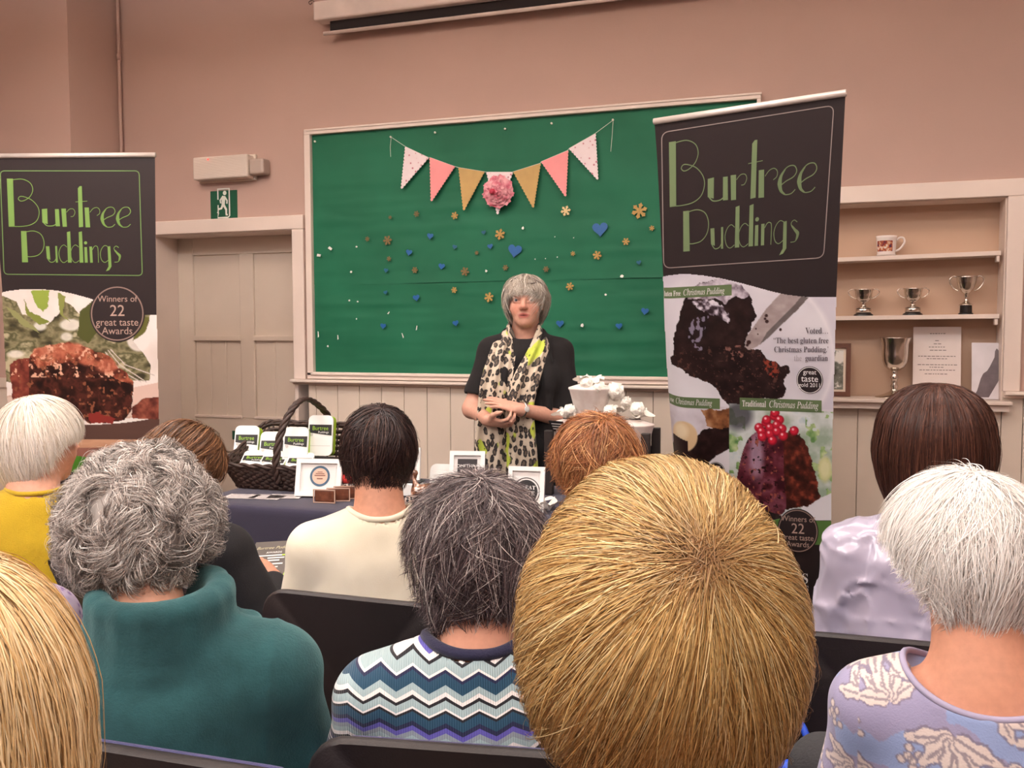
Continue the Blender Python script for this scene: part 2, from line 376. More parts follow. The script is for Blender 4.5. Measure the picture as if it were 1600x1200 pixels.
def paper(z0, z1, y, seed, edge):
    nx, nz_ = 150, 60; xs_ = np.linspace(GL-.004, GR+.004, nx); zs_ = np.linspace(z0, z1, nz_); X, Z = np.meshgrid(xs_, zs_, indexing='ij')
    P = np.stack([X*.8, Z*2.2], -1); d = (fbm(P, 2.0, 4, seed)-.5)*.012+(fbm(np.stack([X*.5, Z*6], -1), 3, 2, seed+3)-.5)*.008
    e = np.minimum(1, np.minimum(X-GL, GR-X)/.06+.15); Y = y-np.abs(d)*np.clip(e, 0, 1)-.002
    if edge: Z = Z+np.where(np.arange(nz_)[None, :] == 0, (fbm(X[..., None], 3.0, 2, 9)-.5)*.010, 0); Y = Y-np.exp(-np.arange(nz_)[None, :]/2.0)*.007*np.clip(fbm(X[..., None], 2.2, 2, 4)*3-1.2, 0, 1)
    idx = np.arange(nx*nz_).reshape(nx, nz_); Fq = np.stack([idx[:-1, :-1], idx[1:, :-1], idx[1:, 1:], idx[:-1, 1:]], -1).reshape(-1, 4)
    return npmesh('paper_sheet', np.stack([X, Y, Z], -1).reshape(-1, 3), Fq, True)
ZS = zw(700, 441)
link('paper_sheet', paper(GB-.002, ZS+.03, WY-.003, 3, False), kg.m, nb); link('paper_sheet', paper(ZS, GT+.002, WY-.005, 8, True), kg.m, nb)
bk = MB(); bk.box(((GL+GR)/2, WY-.001, (GB+GT)/2), (GR-GL, .003, GT-GB)); bk.build('backing_board', mat('cork_board', (120, 90, 60), .9, .2, 60), nb)
PBY = WY-.026                                             # plane just proud of the paper
def Bp(zx, zy): return 480+zx/2.667, 170+zy/2.667         # board detail coordinates -> photo
M_gold = mat('gold_glitter_card', (176, 142, 74), .5, .25, 300, .3, 500); M_goldp = mat('pale_gold_card', (226, 204, 150), .5, .2, 300, .3, 500); M_copper = mat('copper_card', (122, 100, 58), .55, .25, 300, .3, 500)
M_blue = mat('blue_foil_card', (22, 92, 158), .4, .12, 200); M_bluel = mat('deep_blue_card', (20, 96, 132), .45, .12, 200); M_wscrap = mat('white_paper', (246, 244, 238), .7, .02, 20)
def flat_cut(name, poly, px, py, m, rot=0.0, y=None, thick=.0015):
    c = atY(px, py, y or PBY); a = math.radians(rot); P = [(x*math.cos(a)-z*math.sin(a), x*math.sin(a)+z*math.cos(a)) for x, z in poly]
    return MB().prism(P, c, (1, 0, 0), (0, 0, 1), 0, thick, (0, 1, 0)).build(name, m)
def flake(r):
    P = []
    for k in range(6):
        a = 60*k
        for da, rr in ((-24, .36), (-17, .6), (-22, .78), (-9, .84), (0, 1.0), (9, .84), (22, .78), (17, .6), (24, .36), (30, .3)):
            t = math.radians(a+da); P.append((r*rr*math.cos(t), r*rr*math.sin(t)))
    return P
def heart(r): return [(r*.062*16*math.sin(t)**3, r*.062*(13*math.cos(t)-5*math.cos(2*t)-2*math.cos(3*t)-math.cos(4*t))) for t in np.linspace(0, 2*math.pi, 28, endpoint=False)]
FL = [(345,452,.5,2,'faint copper snowflake high on the left of the green board'),(455,438,.8,2,'copper snowflake below the second pink pennant from the left'),(614,445,.95,0,'gold snowflake just below left gold pennant tip'),
 (803,523,1.35,0,'gold snowflake hanging straight below the pink rosette'),(1077,425,1.25,1,'pale cream snowflake below the right pink pennant'),(1384,425,1.85,0,'largest gold snowflake, near the right edge of the board'),
 (1436,497,.65,0,'tiny gold snowflake under the largest one, beside the right banner'),(1328,553,.9,0,'gold snowflake to the right of the large blue heart'),(250,542,.65,2,'small copper snowflake furthest left on the board'),
 (334,548,1.25,2,'large copper snowflake on the left of the green board'),(340,625,.65,2,'faint small snowflake below the large copper one'),(706,600,.55,2,'tiny faint snowflake left of the middle blue heart'),
 (448,672,.85,2,'copper snowflake above the paper seam on the left'),(657,678,1.15,2,'large copper snowflake just above the seam near the middle'),(826,662,.75,2,'small copper snowflake above the presenter, right of a white scrap'),
 (995,668,.75,2,'small copper snowflake above the seam just right of the presenter'),(1107,603,.6,0,'tiny gold snowflake high to the right of the presenter'),(1208,610,1.1,0,'gold snowflake below the large blue heart on the right'),
 (612,755,.8,0,'small gold snowflake below the seam, left of the presenter'),(757,785,1.25,0,'large gold snowflake beside the presenter, below the seam'),(1094,740,1.0,0,'gold snowflake below the seam, right of the presenter')]
for x, y, s_, c_, lab in FL: tag(flat_cut('snowflake_cutout', flake(.0245*s_), *Bp(x, y), (M_gold, M_goldp, M_copper)[c_], random.uniform(-20, 20)), lab, 'snowflake', 'snowflake cutouts on the green board')
HT = [(512,530,.9,'blue heart below left gold pennant, upper row'),(735,515,.6,'small dim blue heart left of the snowflake under the rosette'),(865,590,1.85,'large blue heart in the middle above the presenter'),(1220,500,1.95,'largest blue heart, upper right of the green board'),
 (424,598,.9,'blue heart right of the large copper snowflake'),(614,575,.65,'small dim blue heart in the middle left of the board'),(762,573,.75,'small blue heart just left of the large middle heart'),(560,656,.9,'blue heart above the seam, left of the middle'),
 (328,673,.65,'small dim blue heart above the seam at far left'),(326,765,.6,'small blue heart just below the seam at far left'),(454,787,.95,'blue heart below the seam in the left half'),(316,905,.85,'blue heart at the bottom left of the green board'),
 (618,893,.85,'blue heart low on the board, left of the presenter'),(1053,895,1.0,'blue heart beside the presenter shoulder'),(1299,905,.85,'blue heart low on the right of the board'),(1407,843,.95,'blue heart low down, close to the right banner'),(1382,640,.6,'small dim blue heart at far right above the seam')]
for x, y, s_, lab in HT: tag(flat_cut('heart_cutout', heart(.0225*s_), *Bp(x, y), M_blue if s_ > .7 else M_bluel, random.uniform(-14, 14)), lab, 'heart', 'blue hearts on the green board')
SCR = [(899,497,1.1,'white scrap right of the snowflake under the rosette'),(95,582,1,'white scrap near the left edge of the board, above the square one'),(48,611,1.4,'square white scrap at the left edge of the board'),(205,575,.8,'white scrap left of the small copper snowflake'),(182,680,1,'white scrap above the seam at far left'),
 (745,677,1.1,'half-round white scrap just above the presenter, left of her head'),(950,626,.5,'tiny white speck above the presenter, first of three'),(993,624,.4,'tiny white speck above the presenter, middle of three'),(1042,618,.45,'tiny white speck above the presenter, last of three'),
 (1311,698,1.1,'diamond white scrap at the seam on the right'),(1243,775,.8,'heart-like white scrap below the seam on the right'),(1146,902,1.2,'round white scrap beside the presenter shoulder'),(175,798,.7,'left one of two white scraps below the seam at far left'),(210,803,.7,'right one of two white scraps below the seam at far left'),
 (338,850,.6,'thin white sliver above the bottom left blue heart'),(205,875,.7,'white scrap in the lower left corner area, above the others'),(455,913,.9,'white sliver low on the board, right of the bottom left heart'),(45,940,1.2,'slanted white strip by the lower left frame'),(127,952,.9,'white scrap in the lower left corner, right of the slanted strip'),
 (397,945,1.0,'white curl low on the board below the sliver'),(86,990,.9,'lowest white scrap in the left corner'),(1110,537,.4,'tiny white speck high to the right of the presenter, right one'),(1032,533,.4,'tiny white speck high to the right of the presenter, left one')]
for x, y, s_, lab in SCR:
    k = random.randint(4, 6); r0 = .0085*s_; P = [(r0*random.uniform(.65, 1.25)*math.cos(t), r0*random.uniform(.55, 1.2)*math.sin(t)) for t in np.linspace(0, 2*math.pi, k, endpoint=False)]
    if 'square' in lab: P = [(-.013, -.008), (.012, -.006), (.013, .009), (-.012, .008)]
    if 'strip' in lab or 'sliver' in lab or 'curl' in lab: P = [(-.003, -.016*s_), (.004, -.012*s_), (.004, .014*s_), (0, .016*s_)]
    tag(flat_cut('paper_scrap', P, *Bp(x, y), M_wscrap, random.uniform(-40, 40)), lab, 'paper scrap', 'white scraps on the green board')
M_pin = mat('white_pin_plastic', (240, 238, 225), .35)
for x, y, lab in ((35, 137, 'white push pin in the top left corner of the board'), (535, 100, 'white push pin at the board top, left of centre'), (827, 85, 'white push pin at the board top, in the centre'), (1020, 62, 'white push pin at the board top, right of centre')):
    c = atY(*Bp(x, y), WY-.012); tag(MB().lathe([(.0, .014), (.006, .012), (.006, .008), (.003, .006), (.004, 0)], c, 10, rotx(math.pi/2)).build('push_pin', M_pin), lab, 'push pin', 'push pins along the board top')
# ---- bunting
bu = empty('bunting', atY(*Bp(800, 260), PBY), 'bunting of seven scalloped pennants with pink paper rosette, pinned to green board', 'bunting')
kf = N('floral_pennant_card'); v_ = kf.n('ShaderNodeTexVoronoi'); v_.inputs['Scale'].default_value = 38; kf.l(kf.obj(), v_.inputs['Vector'])
kf.l(kf.ramp(v_.outputs['Distance'], [(.16, rgba((196, 120, 138))), (.26, rgba((238, 222, 226))), (1, rgba((240, 226, 230)))]), kf.b.inputs['Base Color']); kf.set(rough=.6)
M_pink = mat('pink_pennant_card', (238, 150, 152), .6, .03, 20); M_bgold = mat('gold_pennant_card', (186, 152, 86), .5, .06, 20)
PEN = [((410,158),(505,203),(392,333),kf.m),((512,203),(614,240),(517,385),M_pink),((632,245),(737,262),(652,423),M_bgold),((748,264),(855,264),(793,440),kf.m),((860,262),(971,227),(942,412),M_bgold),((976,220),(1086,173),(1077,365),M_pink),((1092,165),(1200,103),(1211,295),kf.m)]
pend = {kf.m: 'white pennant with small pink flowers', M_pink: 'plain pink pennant', M_bgold: 'gold pennant'}
for A, B_, C_, m_ in PEN:
    T = [np.array(Bp(*p)) for p in (A, B_, C_)]; out = []
    for p, q, sc in ((T[0], T[1], 0), (T[1], T[2], 1), (T[2], T[0], 1)):
        nseg = max(2, int(np.linalg.norm(q-p)/5)) if sc else 1; d = q-p; nn = np.array([-d[1], d[0]])/np.linalg.norm(d)
        for k in range(nseg*4 if sc else 1):
            t = k/(nseg*4 if sc else 1); out.append(p+d*t-nn*(abs(math.sin(t*nseg*math.pi))*1.3 if sc else 0))
    V = [atY(p[0], p[1], PBY-.006-.006*(p[1]-T[0][1])/60) for p in out]; n = len(V); V2 = [v+np.array([0, .0016, 0]) for v in V]
    o = MB().add(np.array(V+V2), [list(range(n)), list(range(n, 2*n))[::-1]]+[(i, (i+1) % n, n+(i+1) % n, n+i) for i in range(n)]).build('pennant', m_, bu); o['label'] = pend[m_]
SP = [(350, 118)]+[p for t in PEN for p in (t[0], t[1])]+[(1275, 47)]
s3 = np.array([atY(*Bp(*p), PBY-.004) for p in SP]); t1 = np.array([atY(*Bp(*p), PBY-.004) for p in ((350, 118), (346, 160), (348, 200))]); t2 = np.array([atY(*Bp(*p), PBY-.004) for p in ((1275, 47), (1270, 120), (1265, 178))])
MB().tube(s3, .0016, 6).tube(t1, .0014, 6).tube(t2, .0014, 6).build('string', mat('white_string', (214, 218, 208), .8), bu)
for p in ((350, 118), (1275, 47)): MB().lathe([(.0, .012), (.006, .01), (.005, 0)], atY(*Bp(*p), PBY), 10, rotx(math.pi/2)).build('pin', M_pin, bu)
# rosette of crumpled petals
ro = MB(); rc = atY(*Bp(796, 345), PBY-.03); RR = .088
for L in range(6):
    npet = 9-L; rad = RR*(1-.15*L)
    for k in range(npet):
        a = 2*math.pi*(k/npet+.37*L)+random.uniform(-.15, .15); G = 7; V = []
        for i in range(G):
            for j in range(G):
                u, v2 = i/(G-1)*2-1, j/(G-1); wd = rad*.52*math.sin(min(1, v2*1.25+.12)*math.pi*.62); rr = rad*v2
                rip = .010*math.sin(u*5+k*2+L)*v2+.008*math.sin(u*9+k)*v2**2
                x_, z_ = u*wd, rr; y_ = -.016*L-.02*(1-v2)+rip-.015*v2*(L*.5)
                V.append((x_*math.cos(a)-z_*math.sin(a), y_, x_*math.sin(a)+z_*math.cos(a)))
        ro.add(np.array(V)*[1, .6, 1]+rc, [(i*G+j, (i+1)*G+j, (i+1)*G+j+1, i*G+j+1) for i in range(G-1) for j in range(G-1)])
kr = N('pink_tissue'); g_ = kr.noise(kr.obj(), 26, 3); kr.l(kr.ramp(g_.outputs[0], [(.35, rgba((214, 112, 132))), (.6, rgba((240, 176, 184)))]), kr.b.inputs['Base Color']); kr.set(rough=.7)
o = ro.build('rosette', kr.m, bu, True, False); o['label'] = 'pink crumpled tissue rosette'
MB().lathe([(0, .02), (.012, .016), (.018, 0)], rc+np.array([-.012, -.065, -.008]), 12, rotx(math.pi/2)).build('rosette_centre', mat('deep_pink_tissue', (196, 58, 84), .7, .2, 80), bu)

# ================================================================ THINGS ON THE WALL
# pipe in the pier corner
pz = np.array([[X0+.03, WY-.03, z] for z in np.linspace(.1, CEIL-.01, 12)])
pp = tag(MB().tube(pz, .011, 12).build('wall_pipe', M_peach, None, True), 'thin peach painted pipe running up the corner beside the pier', 'pipe')
zc_ = float(atY(186, 92, WY)[2]); MB().tube([[X0+.03, WY-.03, zc_-.02], [X0+.03, WY-.03, zc_+.02]], .016, 12).build('pipe_coupling', M_peach, pp, True)
# emergency light
def boxpx(x0, y0, x1, y1, yf, yb):
    a, c = atY(x0, y0, yf), atY(x1, y1, yf); return ((a[0]+c[0])/2, (yf+yb)/2, (a[2]+c[2])/2), (abs(c[0]-a[0]), abs(yb-yf), abs(c[2]-a[2]))
el = empty('emergency_light', atY(345, 262, WY), 'long emergency light with ribbed clear cover above the exit sign', 'light')
c_, s_ = boxpx(300, 246, 386, 276, WY-.1, WY); MB().box((c_[0], WY-.012, c_[2]), (s_[0]+.02, .024, s_[2]+.02), bev=.006).build('base_plate', mat('aged_white_plastic', (214, 200, 186), .5), el)
kc = N('ribbed_clear_cover'); wv = kc.n('ShaderNodeTexWave'); wv.inputs['Scale'].default_value = 60; wv.bands_direction = 'Z'; kc.l(kc.obj(), wv.inputs['Vector']); kc.bump(wv.outputs[0], .5, .004)
kc.b.inputs['Base Color'].default_value = rgba((232, 218, 206)); kc.set(rough=.2, coat=.4)
MB().box((c_[0], c_[1]-.006, c_[2]), (s_[0], .084, s_[2]), bev=.012).build('diffuser_cover', kc.m, el)
MB().box((c_[0]-.01, WY-.035, c_[2]), (s_[0]-.05, .02, .03), bev=.006).build('tube_lamp', mat('unlit_tube', (240, 236, 228), .3), el)
c2, s2 = boxpx(388, 248, 411, 271, WY-.085, WY); MB().box(c2, s2, bev=.014).build('end_box', mat('grey_end_cap', (176, 160, 150), .4), el)
c3 = atY(325, 249, WY-.1); kl = N('red_indicator'); kl.b.inputs['Base Color'].default_value = (.8, .05, .05, 1); kl.b.inputs['Emission Color'].default_value = (1, .08, .06, 1); kl.b.inputs['Emission Strength'].default_value = 2.5
MB().lathe([(0, .006), (.005, .004), (.006, 0)], c3, 10, rotx(math.pi/2)).build('indicator', kl.m, el)
# exit sign
ex = empty('exit_sign', atY(350, 320, WY), 'square green exit sign with white running figure above the door', 'sign')
c_, s_ = boxpx(328.5, 299, 371, 341.5, WY-.004, WY); MB().box(c_, (s_[0], .006, s_[2]), bev=.002).build('sign_plate', mat('exit_green', (14, 84, 60), .4, .03), ex)
E0 = np.array([c_[0]-s_[0]/2, WY-.0078, c_[2]-s_[2]/2]); EW = s_[0]
pic = MB()
def ep(P, w0): V, Fs = stroke2d(np.array(P), w0); pic.add(E0+np.stack([V[:, 0]*EW, V[:, 0]*0, V[:, 1]*EW], 1), Fs)
# doorway outline, head, body and limbs of the running figure (unit square of the sign)
ep([(.30, .95), (.72, .95)], .045); ep([(.725, .97), (.725, .10), (.66, .045)], .045); ep([(.30, .97), (.30, .62)], .045); ep([(.66, .05), (.28, .05), (.31, .2), (.26, .22)], .045); ep([(.30, .45), (.30, .2)], .04)
hd = np.array([(.555+.07*math.cos(t), .82+.07*math.sin(t)) for t in np.linspace(0, 2*math.pi, 16, endpoint=False)]); pic.add(E0+np.stack([hd[:, 0]*EW, hd[:, 0]*0, hd[:, 1]*EW], 1), [list(range(16))])
ep([(.52, .73), (.50, .60), (.49, .45)], (.13, .14, .12)); ep([(.55, .70), (.64, .58), (.63, .48)], (.06, .055, .05)); ep([(.47, .70), (.38, .60), (.40, .50)], (.055, .05, .045)); ep([(.50, .46), (.60, .30), (.60, .14)], (.085, .075, .06)); ep([(.48, .46), (.42, .34), (.32, .32)], (.085, .07, .055)); ep([(.58, .14), (.66, .13)], .05)
pic.build('running_figure', mat('sign_white', (240, 240, 232), .5), ex, fix=False)
c_, s_ = boxpx(363, 673, 373.5, 687, YD-.004, YD); tag(MB().box((c_[0], YD-.004, c_[2]), (s_[0], .003, s_[2])).build('door_sticker', mat('exit_green', (14, 84, 60), .4)), 'small plain green sticker low on the cream door', 'sticker')
# projector screen
SY = WY-.085
sc = empty('projector_screen', atY(700, 20, SY), 'rolled-up projector screen in long white case high on the wall', 'screen')
a = atY(489, 32, SY-.05); zc0 = a[2]; xa = a[0]; xb = xa+2.9
MB().box(((xa+xb)/2, SY, zc0+.055), (xb-xa, .1, .11), bev=.012).build('case', mat('screen_case_white', (232, 218, 212), .45), sc)
a = atY(516, 35, SY); MB().box(((a[0]+xb-.1)/2, SY, zc0-.026), (xb-.1-a[0], .004, .075)).build('black_fabric_edge', mat('black_screen_fabric', (34, 26, 28), .8), sc)
a2 = atY(506, 52, SY); MB().tube([[a2[0], SY, zc0-.066], [xb-.08, SY, zc0-.066]], .011, 12).build('bottom_bar', mat('screen_case_white', (232, 218, 212), .45), sc, True)
for xx in (xa+.06, xb-.06): MB().box((xx, WY-.022, zc0+.06), (.03, .036, .04), bev=.004).build('wall_bracket', mat('screen_case_white', (232, 218, 212), .45), sc)
h0 = atY(488, 6, WY-.02); tag(MB().tube(catmull([h0+np.array(v) for v in ((.0, .018, .02), (-.0, -.0, .02), (-.012, -.02, .005), (0, -.025, -.012), (.012, -.02, .0))], 6), .0022, 8).build('wall_hook', mat('dark_wire', (70, 50, 44), .4), None, True), 'small wire hook on wall above the screen case end', 'hook')
# ================================================================ THINGS IN THE ALCOVE
M_silver = mat('tarnished_silver', (216, 208, 198), .2, .08, 30, metal=1.0); M_ebony = mat('black_trophy_base', (22, 18, 18), .3, .05)
def trophy(px, yb, yt, shz, label, group, hgt_scale=1.0, tall=False, big=False):
    y_ = SHY0+.075; base = atY(px, yb, y_); z0 = shz; top = float(atY(px, yt, y_)[2]); h = top-z0; x = base[0]
    t = empty('trophy_cup', (x, y_, z0), label, 'trophy', group); c = (x, y_, z0)
    if big:
        MB().lathe([(0, 0), (.30*h, 0), (.30*h, .012*h), (.17*h, .05*h), (.07*h, .10*h), (.045*h, .15*h), (.065*h, .19*h), (.04*h, .23*h), (.05*h, .30*h), (.075*h, .335*h), (.04*h, .37*h), (.045*h, .42*h), (.05*h, .44*h)], c, 28).build('stem', M_silver, t, True)
        MB().lathe([(.03*h, .43*h), (.09*h, .455*h), (.16*h, .51*h), (.195*h, .60*h), (.205*h, .72*h), (.21*h, .90*h), (.245*h, .985*h), (.25*h, 1.0*h), (.235*h, .99*h), (.20*h, .9*h), (.19*h, .7*h), (.17*h, .58*h), (.1*h, .49*h), (0, .46*h)], c, 32).build('cup', M_silver, t, True)
        return
    if tall: bw, bh = .30, .24
    else: bw, bh = .36, .13
    if tall: MB().lathe([(0, 0), (bw*.62*h, 0), (bw*.6*h, .03*h), (bw*.5*h, .05*h), (bw*.48*h, bh*h), (0, bh*h)], c, 24).build('base', M_ebony, t, False, angle=30)
    else:
        MB().lathe([(0, 0), (bw*.98*h, 0), (bw*.95*h, .05*h), (bw*.75*h, .1*h), (bw*.72*h, .28*h), (0, .28*h)], c, 24).build('base', M_ebony, t, angle=30)
        MB().lathe([(bw*.735*h, .12*h), (bw*.76*h, .13*h), (bw*.76*h, .25*h), (bw*.735*h, .26*h)], c, 24).build('silver_band', M_silver, t, True); bh = .28
    e = 1-bh; f = lambda r, q: (r*h, (bh+q*e)*h)
    if tall: prof = [f(.17, 0), f(.16, .03), f(.06, .12), f(.035, .22), f(.05, .33), f(.06, .36), f(.05, .40), f(.12, .46), (.19*h, (bh+.6*e)*h), f(.235, .8), f(.25, .95), f(.265, 1.0), f(.25, .98), f(.21, .75), f(.1, .5), (0, (bh+.44*e)*h)]
    else: prof = [f(.22, 0), f(.20, .04), f(.09, .12), f(.07, .2), f(.1, .26), f(.08, .3), f(.2, .38), f(.27, .5), f(.30, .7), f(.33, .95), f(.36, 1.0), f(.33, .98), f(.27, .7), f(.2, .46), (0, (bh+.36*e)*h)]
    MB().lathe(prof, c, 28).build('cup', M_silver, t, True)
    for s_ in (-1, 1):
        k = 1.0 if not tall else .74
        P = [(x+s_*.30*k*h, y_, z0+(bh+.95*e)*h), (x+s_*.42*k*h, y_, z0+(bh+1.0*e)*h), (x+s_*.54*k*h, y_, z0+(bh+.9*e)*h), (x+s_*.52*k*h, y_, z0+(bh+.74*e)*h), (x+s_*.38*k*h, y_, z0+(bh+.56*e)*h), (x+s_*.25*k*h, y_, z0+(bh+.5*e)*h)]
        MB().tube(catmull(P, 6), .018*h, 8).build('handle', M_silver, t, True)
trophy(1349, 493, 452, sh2(1349), 'small silver two-handled trophy cup on lower shelf, next to banner', 'small trophy cups')
trophy(1426, 492, 450.5, sh2(1426), 'small silver two-handled trophy cup in the middle of the lower shelf', 'small trophy cups')
trophy(1509, 490, 431.5, sh2(1509), 'taller slender trophy cup on square black base, right end of lower shelf', 'small trophy cups', tall=True)
trophy(1397, 620, 527, led_z, 'large silver goblet trophy on the alcove ledge', None, big=True)
# mug
y_ = SHY0+.07; mz = sh1(1386)+.004; mx = float(atY(1385, 380, y_)[0]); mh = float(atY(1385, 369, y_)[2])-mz; mr = mh*.5
mu = empty('mug', (mx, y_, mz), 'white china mug with red printed picture on upper alcove shelf', 'mug')
km = N('printed_china'); o_ = km.obj(); sp = km.n('ShaderNodeSeparateXYZ'); km.l(o_, sp.inputs[0]); nz = km.noise(o_, 55, 4, .7)
pict = km.ramp(nz.outputs[0], [(.38, rgba((60, 60, 90))), (.48, rgba((170, 66, 44))), (.56, rgba((214, 160, 120))), (.64, rgba((230, 220, 214)))])
dx = km.math('ABSOLUTE', km.math('SUBTRACT', sp.outputs[0], mx-.008)); dz = km.math('ABSOLUTE', km.math('SUBTRACT', sp.outputs[2], mz+mh*.47))
ins = km.math('MULTIPLY', km.math('LESS_THAN', dx, mr*.72), km.math('LESS_THAN', dz, mh*.27)); km.l(km.mix(ins, rgba((236, 226, 222)), pict), km.b.inputs['Base Color']); km.set(rough=.15)
MB().lathe([(0, 0), (mr*.86, 0), (mr*.94, .03*mh), (mr*.88, .1*mh), (mr*.9, .2*mh), (mr, .9*mh), (mr*1.04, mh), (mr*.96, mh), (mr*.9, .85*mh), (mr*.82, .12*mh), (0, .08*mh)], (mx, y_, mz), 30).build('mug_body', km.m, mu, True)
MB().tube(catmull([(mx+mr*.9, y_, mz+mh*.22), (mx+mr*1.35, y_, mz+mh*.36), (mx+mr*1.72, y_, mz+mh*.66), (mx+mr*1.6, y_, mz+mh*.88), (mx+mr*1.25, y_, mz+mh*.9), (mx+mr*1.0, y_, mz+mh*.78)], 6), mh*.055, 8).build('handle', mat('white_china', (236, 226, 222), .15), mu, True)
# framed picture half behind the banner
def leaning(px0, py0, px1, py1, y_, lean=.12):
    """frame for a rectangular card standing on the ledge: returns origin (bottom left), u, w (up), n (towards viewer), width, height"""
    a, c = atY(px0, py1, y_), atY(px1, py0, y_); return a, np.array([1.0, 0, 0]), np.array([0, math.sin(lean), math.cos(lean)]), np.array([0, -math.cos(lean), math.sin(lean)]), c[0]-a[0], (c[2]-a[2])/math.cos(lean)
def card(bb, o, u, w_, n, x0, x1, z0, z1, d0, d1): return bb.prism([(x0, z0), (x1, z0), (x1, z1), (x0, z1)], o, u, w_, d0, d1, n)
def picture_frame(t, o, u, w_, n, W, H, bw, mfr, mmat, mpic, mw, depth=.016):
    q = MB()
    card(q, o, u, w_, n, 0, W, 0, bw, 0, depth); card(q, o, u, w_, n, 0, W, H-bw, H, 0, depth); card(q, o, u, w_, n, 0, bw, bw, H-bw, 0, depth); card(q, o, u, w_, n, W-bw, W, bw, H-bw, 0, depth); q.build('frame', mfr, t, angle=30)
    q = MB(); card(q, o, u, w_, n, bw-.002, W-bw+.002, bw-.002, H-bw+.002, .002, .005); q.build('mount', mmat, t)
    q = MB(); card(q, o, u, w_, n, bw+mw, W-bw-mw, bw+mw, H-bw-mw, .005, .0065); return q.build('picture', mpic, t)
o, u, w_, n, W, H = leaning(1268, 537.5, 1330, 619, WY+.06, .1); o[2] = led_z+.001
kp = N('old_photograph'); nz = kp.noise(kp.obj(), 9, 4, .6); kp.l(kp.ramp(nz.outputs[0], [(.38, rgba((70, 72, 66))), (.5, rgba((120, 124, 116))), (.56, rgba((230, 228, 224)))]), kp.b.inputs['Base Color']); kp.set(rough=.12)
t = empty('framed_photograph', o+u*W/2, 'dark wood framed photograph on the ledge, half hidden by the right banner', 'picture frame')
picture_frame(t, o, u, w_, n, W, H, .024, mat('brown_wood_frame', (104, 66, 52), .35, .15, 30), mat('cream_mount', (230, 216, 200), .7), kp.m, .012)
# typed notice
M_paper = mat('printed_paper', (226, 214, 210), .8, .02); M_ink = mat('grey_ink', (120, 108, 108), .9)
o, u, w_, n, W, H = leaning(1425.5, 516, 1503.5, 626, WY+.10, .10); o[2] = led_z+.001
t = empty('typed_notice', o+u*W/2, 'white typed notice standing at the back of the alcove beside the goblet', 'notice')
q = MB(); card(q, o, u, w_, n, 0, W, 0, H, 0, .0015); q.build('sheet', M_paper, t)
q = MB(); rs = random.Random(4)
for zz, wd in ((.90, .3), (.80, .08), (.755, .14), (.71, .34), (.665, .3), (.58, .78), (.545, .42), (.46, .8), (.425, .3), (.385, .72), (.33, .5)):
    x = W*(1-wd)/2
    while x < W*(1+wd)/2-.004: l = rs.uniform(.006, .018); card(q, o, u, w_, n, x, x+l, H*zz, H*zz+.0035, .0016, .002); x += l+.004
q.build('lettering', M_ink, t)
# leaflet with the photograph of a statue, leaning at the right
o, u, w_, n, W, H = leaning(1518, 539, 1561, 626, WY+.075, .16); o[2] = led_z+.002; u = rotz(math.radians(-14)) @ u; n = np.cross(u, w_); n /= np.linalg.norm(n); n = -n if n[1] > 0 else n
W = float(atY(1563, 600, WY+.06)[0]-o[0])/u[0]-.004
t = empty('statue_leaflet', o+u*W/2, 'pale leaflet with dark statue photograph leaning in the right corner of the alcove', 'leaflet')
q = MB(); card(q, o, u, w_, n, 0, W, 0, H, 0, .002); q.build('sheet', mat('pale_photo_paper', (206, 200, 206), .35, .05, 12), t)
q = MB(); q.prism([(x*W, z*H) for x, z in ((.06, .03), (.62, .03), (.98, .34), (.98, .86), (.9, .9), (.84, .85), (.82, .74), (.66, .58), (.56, .5), (.42, .45), (.33, .36), (.2, .14))], o, u, w_, .0021, .0026, n); q.build('statue_picture', mat('statue_grey', (92, 78, 84), .4, .25, 22), t)
# ================================================================ ROLL-UP BANNERS
class Plane:
    def __init__(s, o, u, v):
        s.o = CAM+o[0]*RT-o[1]*UP+o[2]*FW; d = lambda q: q[0]*RT-q[1]*UP+q[2]*FW
        s.u = d(u); s.u /= np.linalg.norm(s.u); s.v = d(v); s.v -= s.u*np.dot(s.u, s.v); s.v /= np.linalg.norm(s.v); s.n = np.cross(s.u, s.v); s.n = s.n if np.dot(s.n, CAM-s.o) > 0 else -s.n
        s.curl = None
    def __call__(s, px, py, lift=0.0):
        return onplane(px, py, s.o, s.n)+s.n*lift
    def many(s, P, lift=0.0):
        P = np.asarray(P, float); D = FW+((P[:, :1]-800)/F_PX)*RT-((P[:, 1:]-600)/F_PX)*UP
        t = np.dot(s.o-CAM, s.n)/(D @ s.n); X = CAM+D*t[:, None]
        if s.curl is not None: X = s.curl(X)
        return X+s.n*lift
def px_mesh(name, pl, P, Fs, m, parent, lift, col=None):
    return link(name, npmesh(name, pl.many(P, lift), Fs, False, col), m, parent)
M_print = mat_attr('banner_print', .48, spec=.3)
def C3(c): return lin(c)
def paint(pl, x0, y0, x1, y1, fn, step=1.0):
    xs = np.arange(x0, x1+step/2, step); ys = np.arange(y0, y1+step/2, step); X, Y = np.meshgrid(xs, ys, indexing='ij'); rgb, keep = fn(X, Y)
    idx = np.arange(X.size).reshape(X.shape); q = np.stack([idx[:-1, :-1], idx[1:, :-1], idx[1:, 1:], idx[:-1, 1:]], -1).reshape(-1, 4)
    k = keep.ravel()[q].all(1); q = q[k]; used, inv = np.unique(q, return_inverse=True); P = np.stack([X.ravel(), Y.ravel()], 1)[used]
    return P, inv.reshape(-1, 4), lin(np.clip(rgb.reshape(-1, 3)[used], 0, 255))
def blend(img, mask, c):
    m = np.asarray(mask, float)[..., None]; img[:] = img*(1-m)+np.asarray(c, float)*m
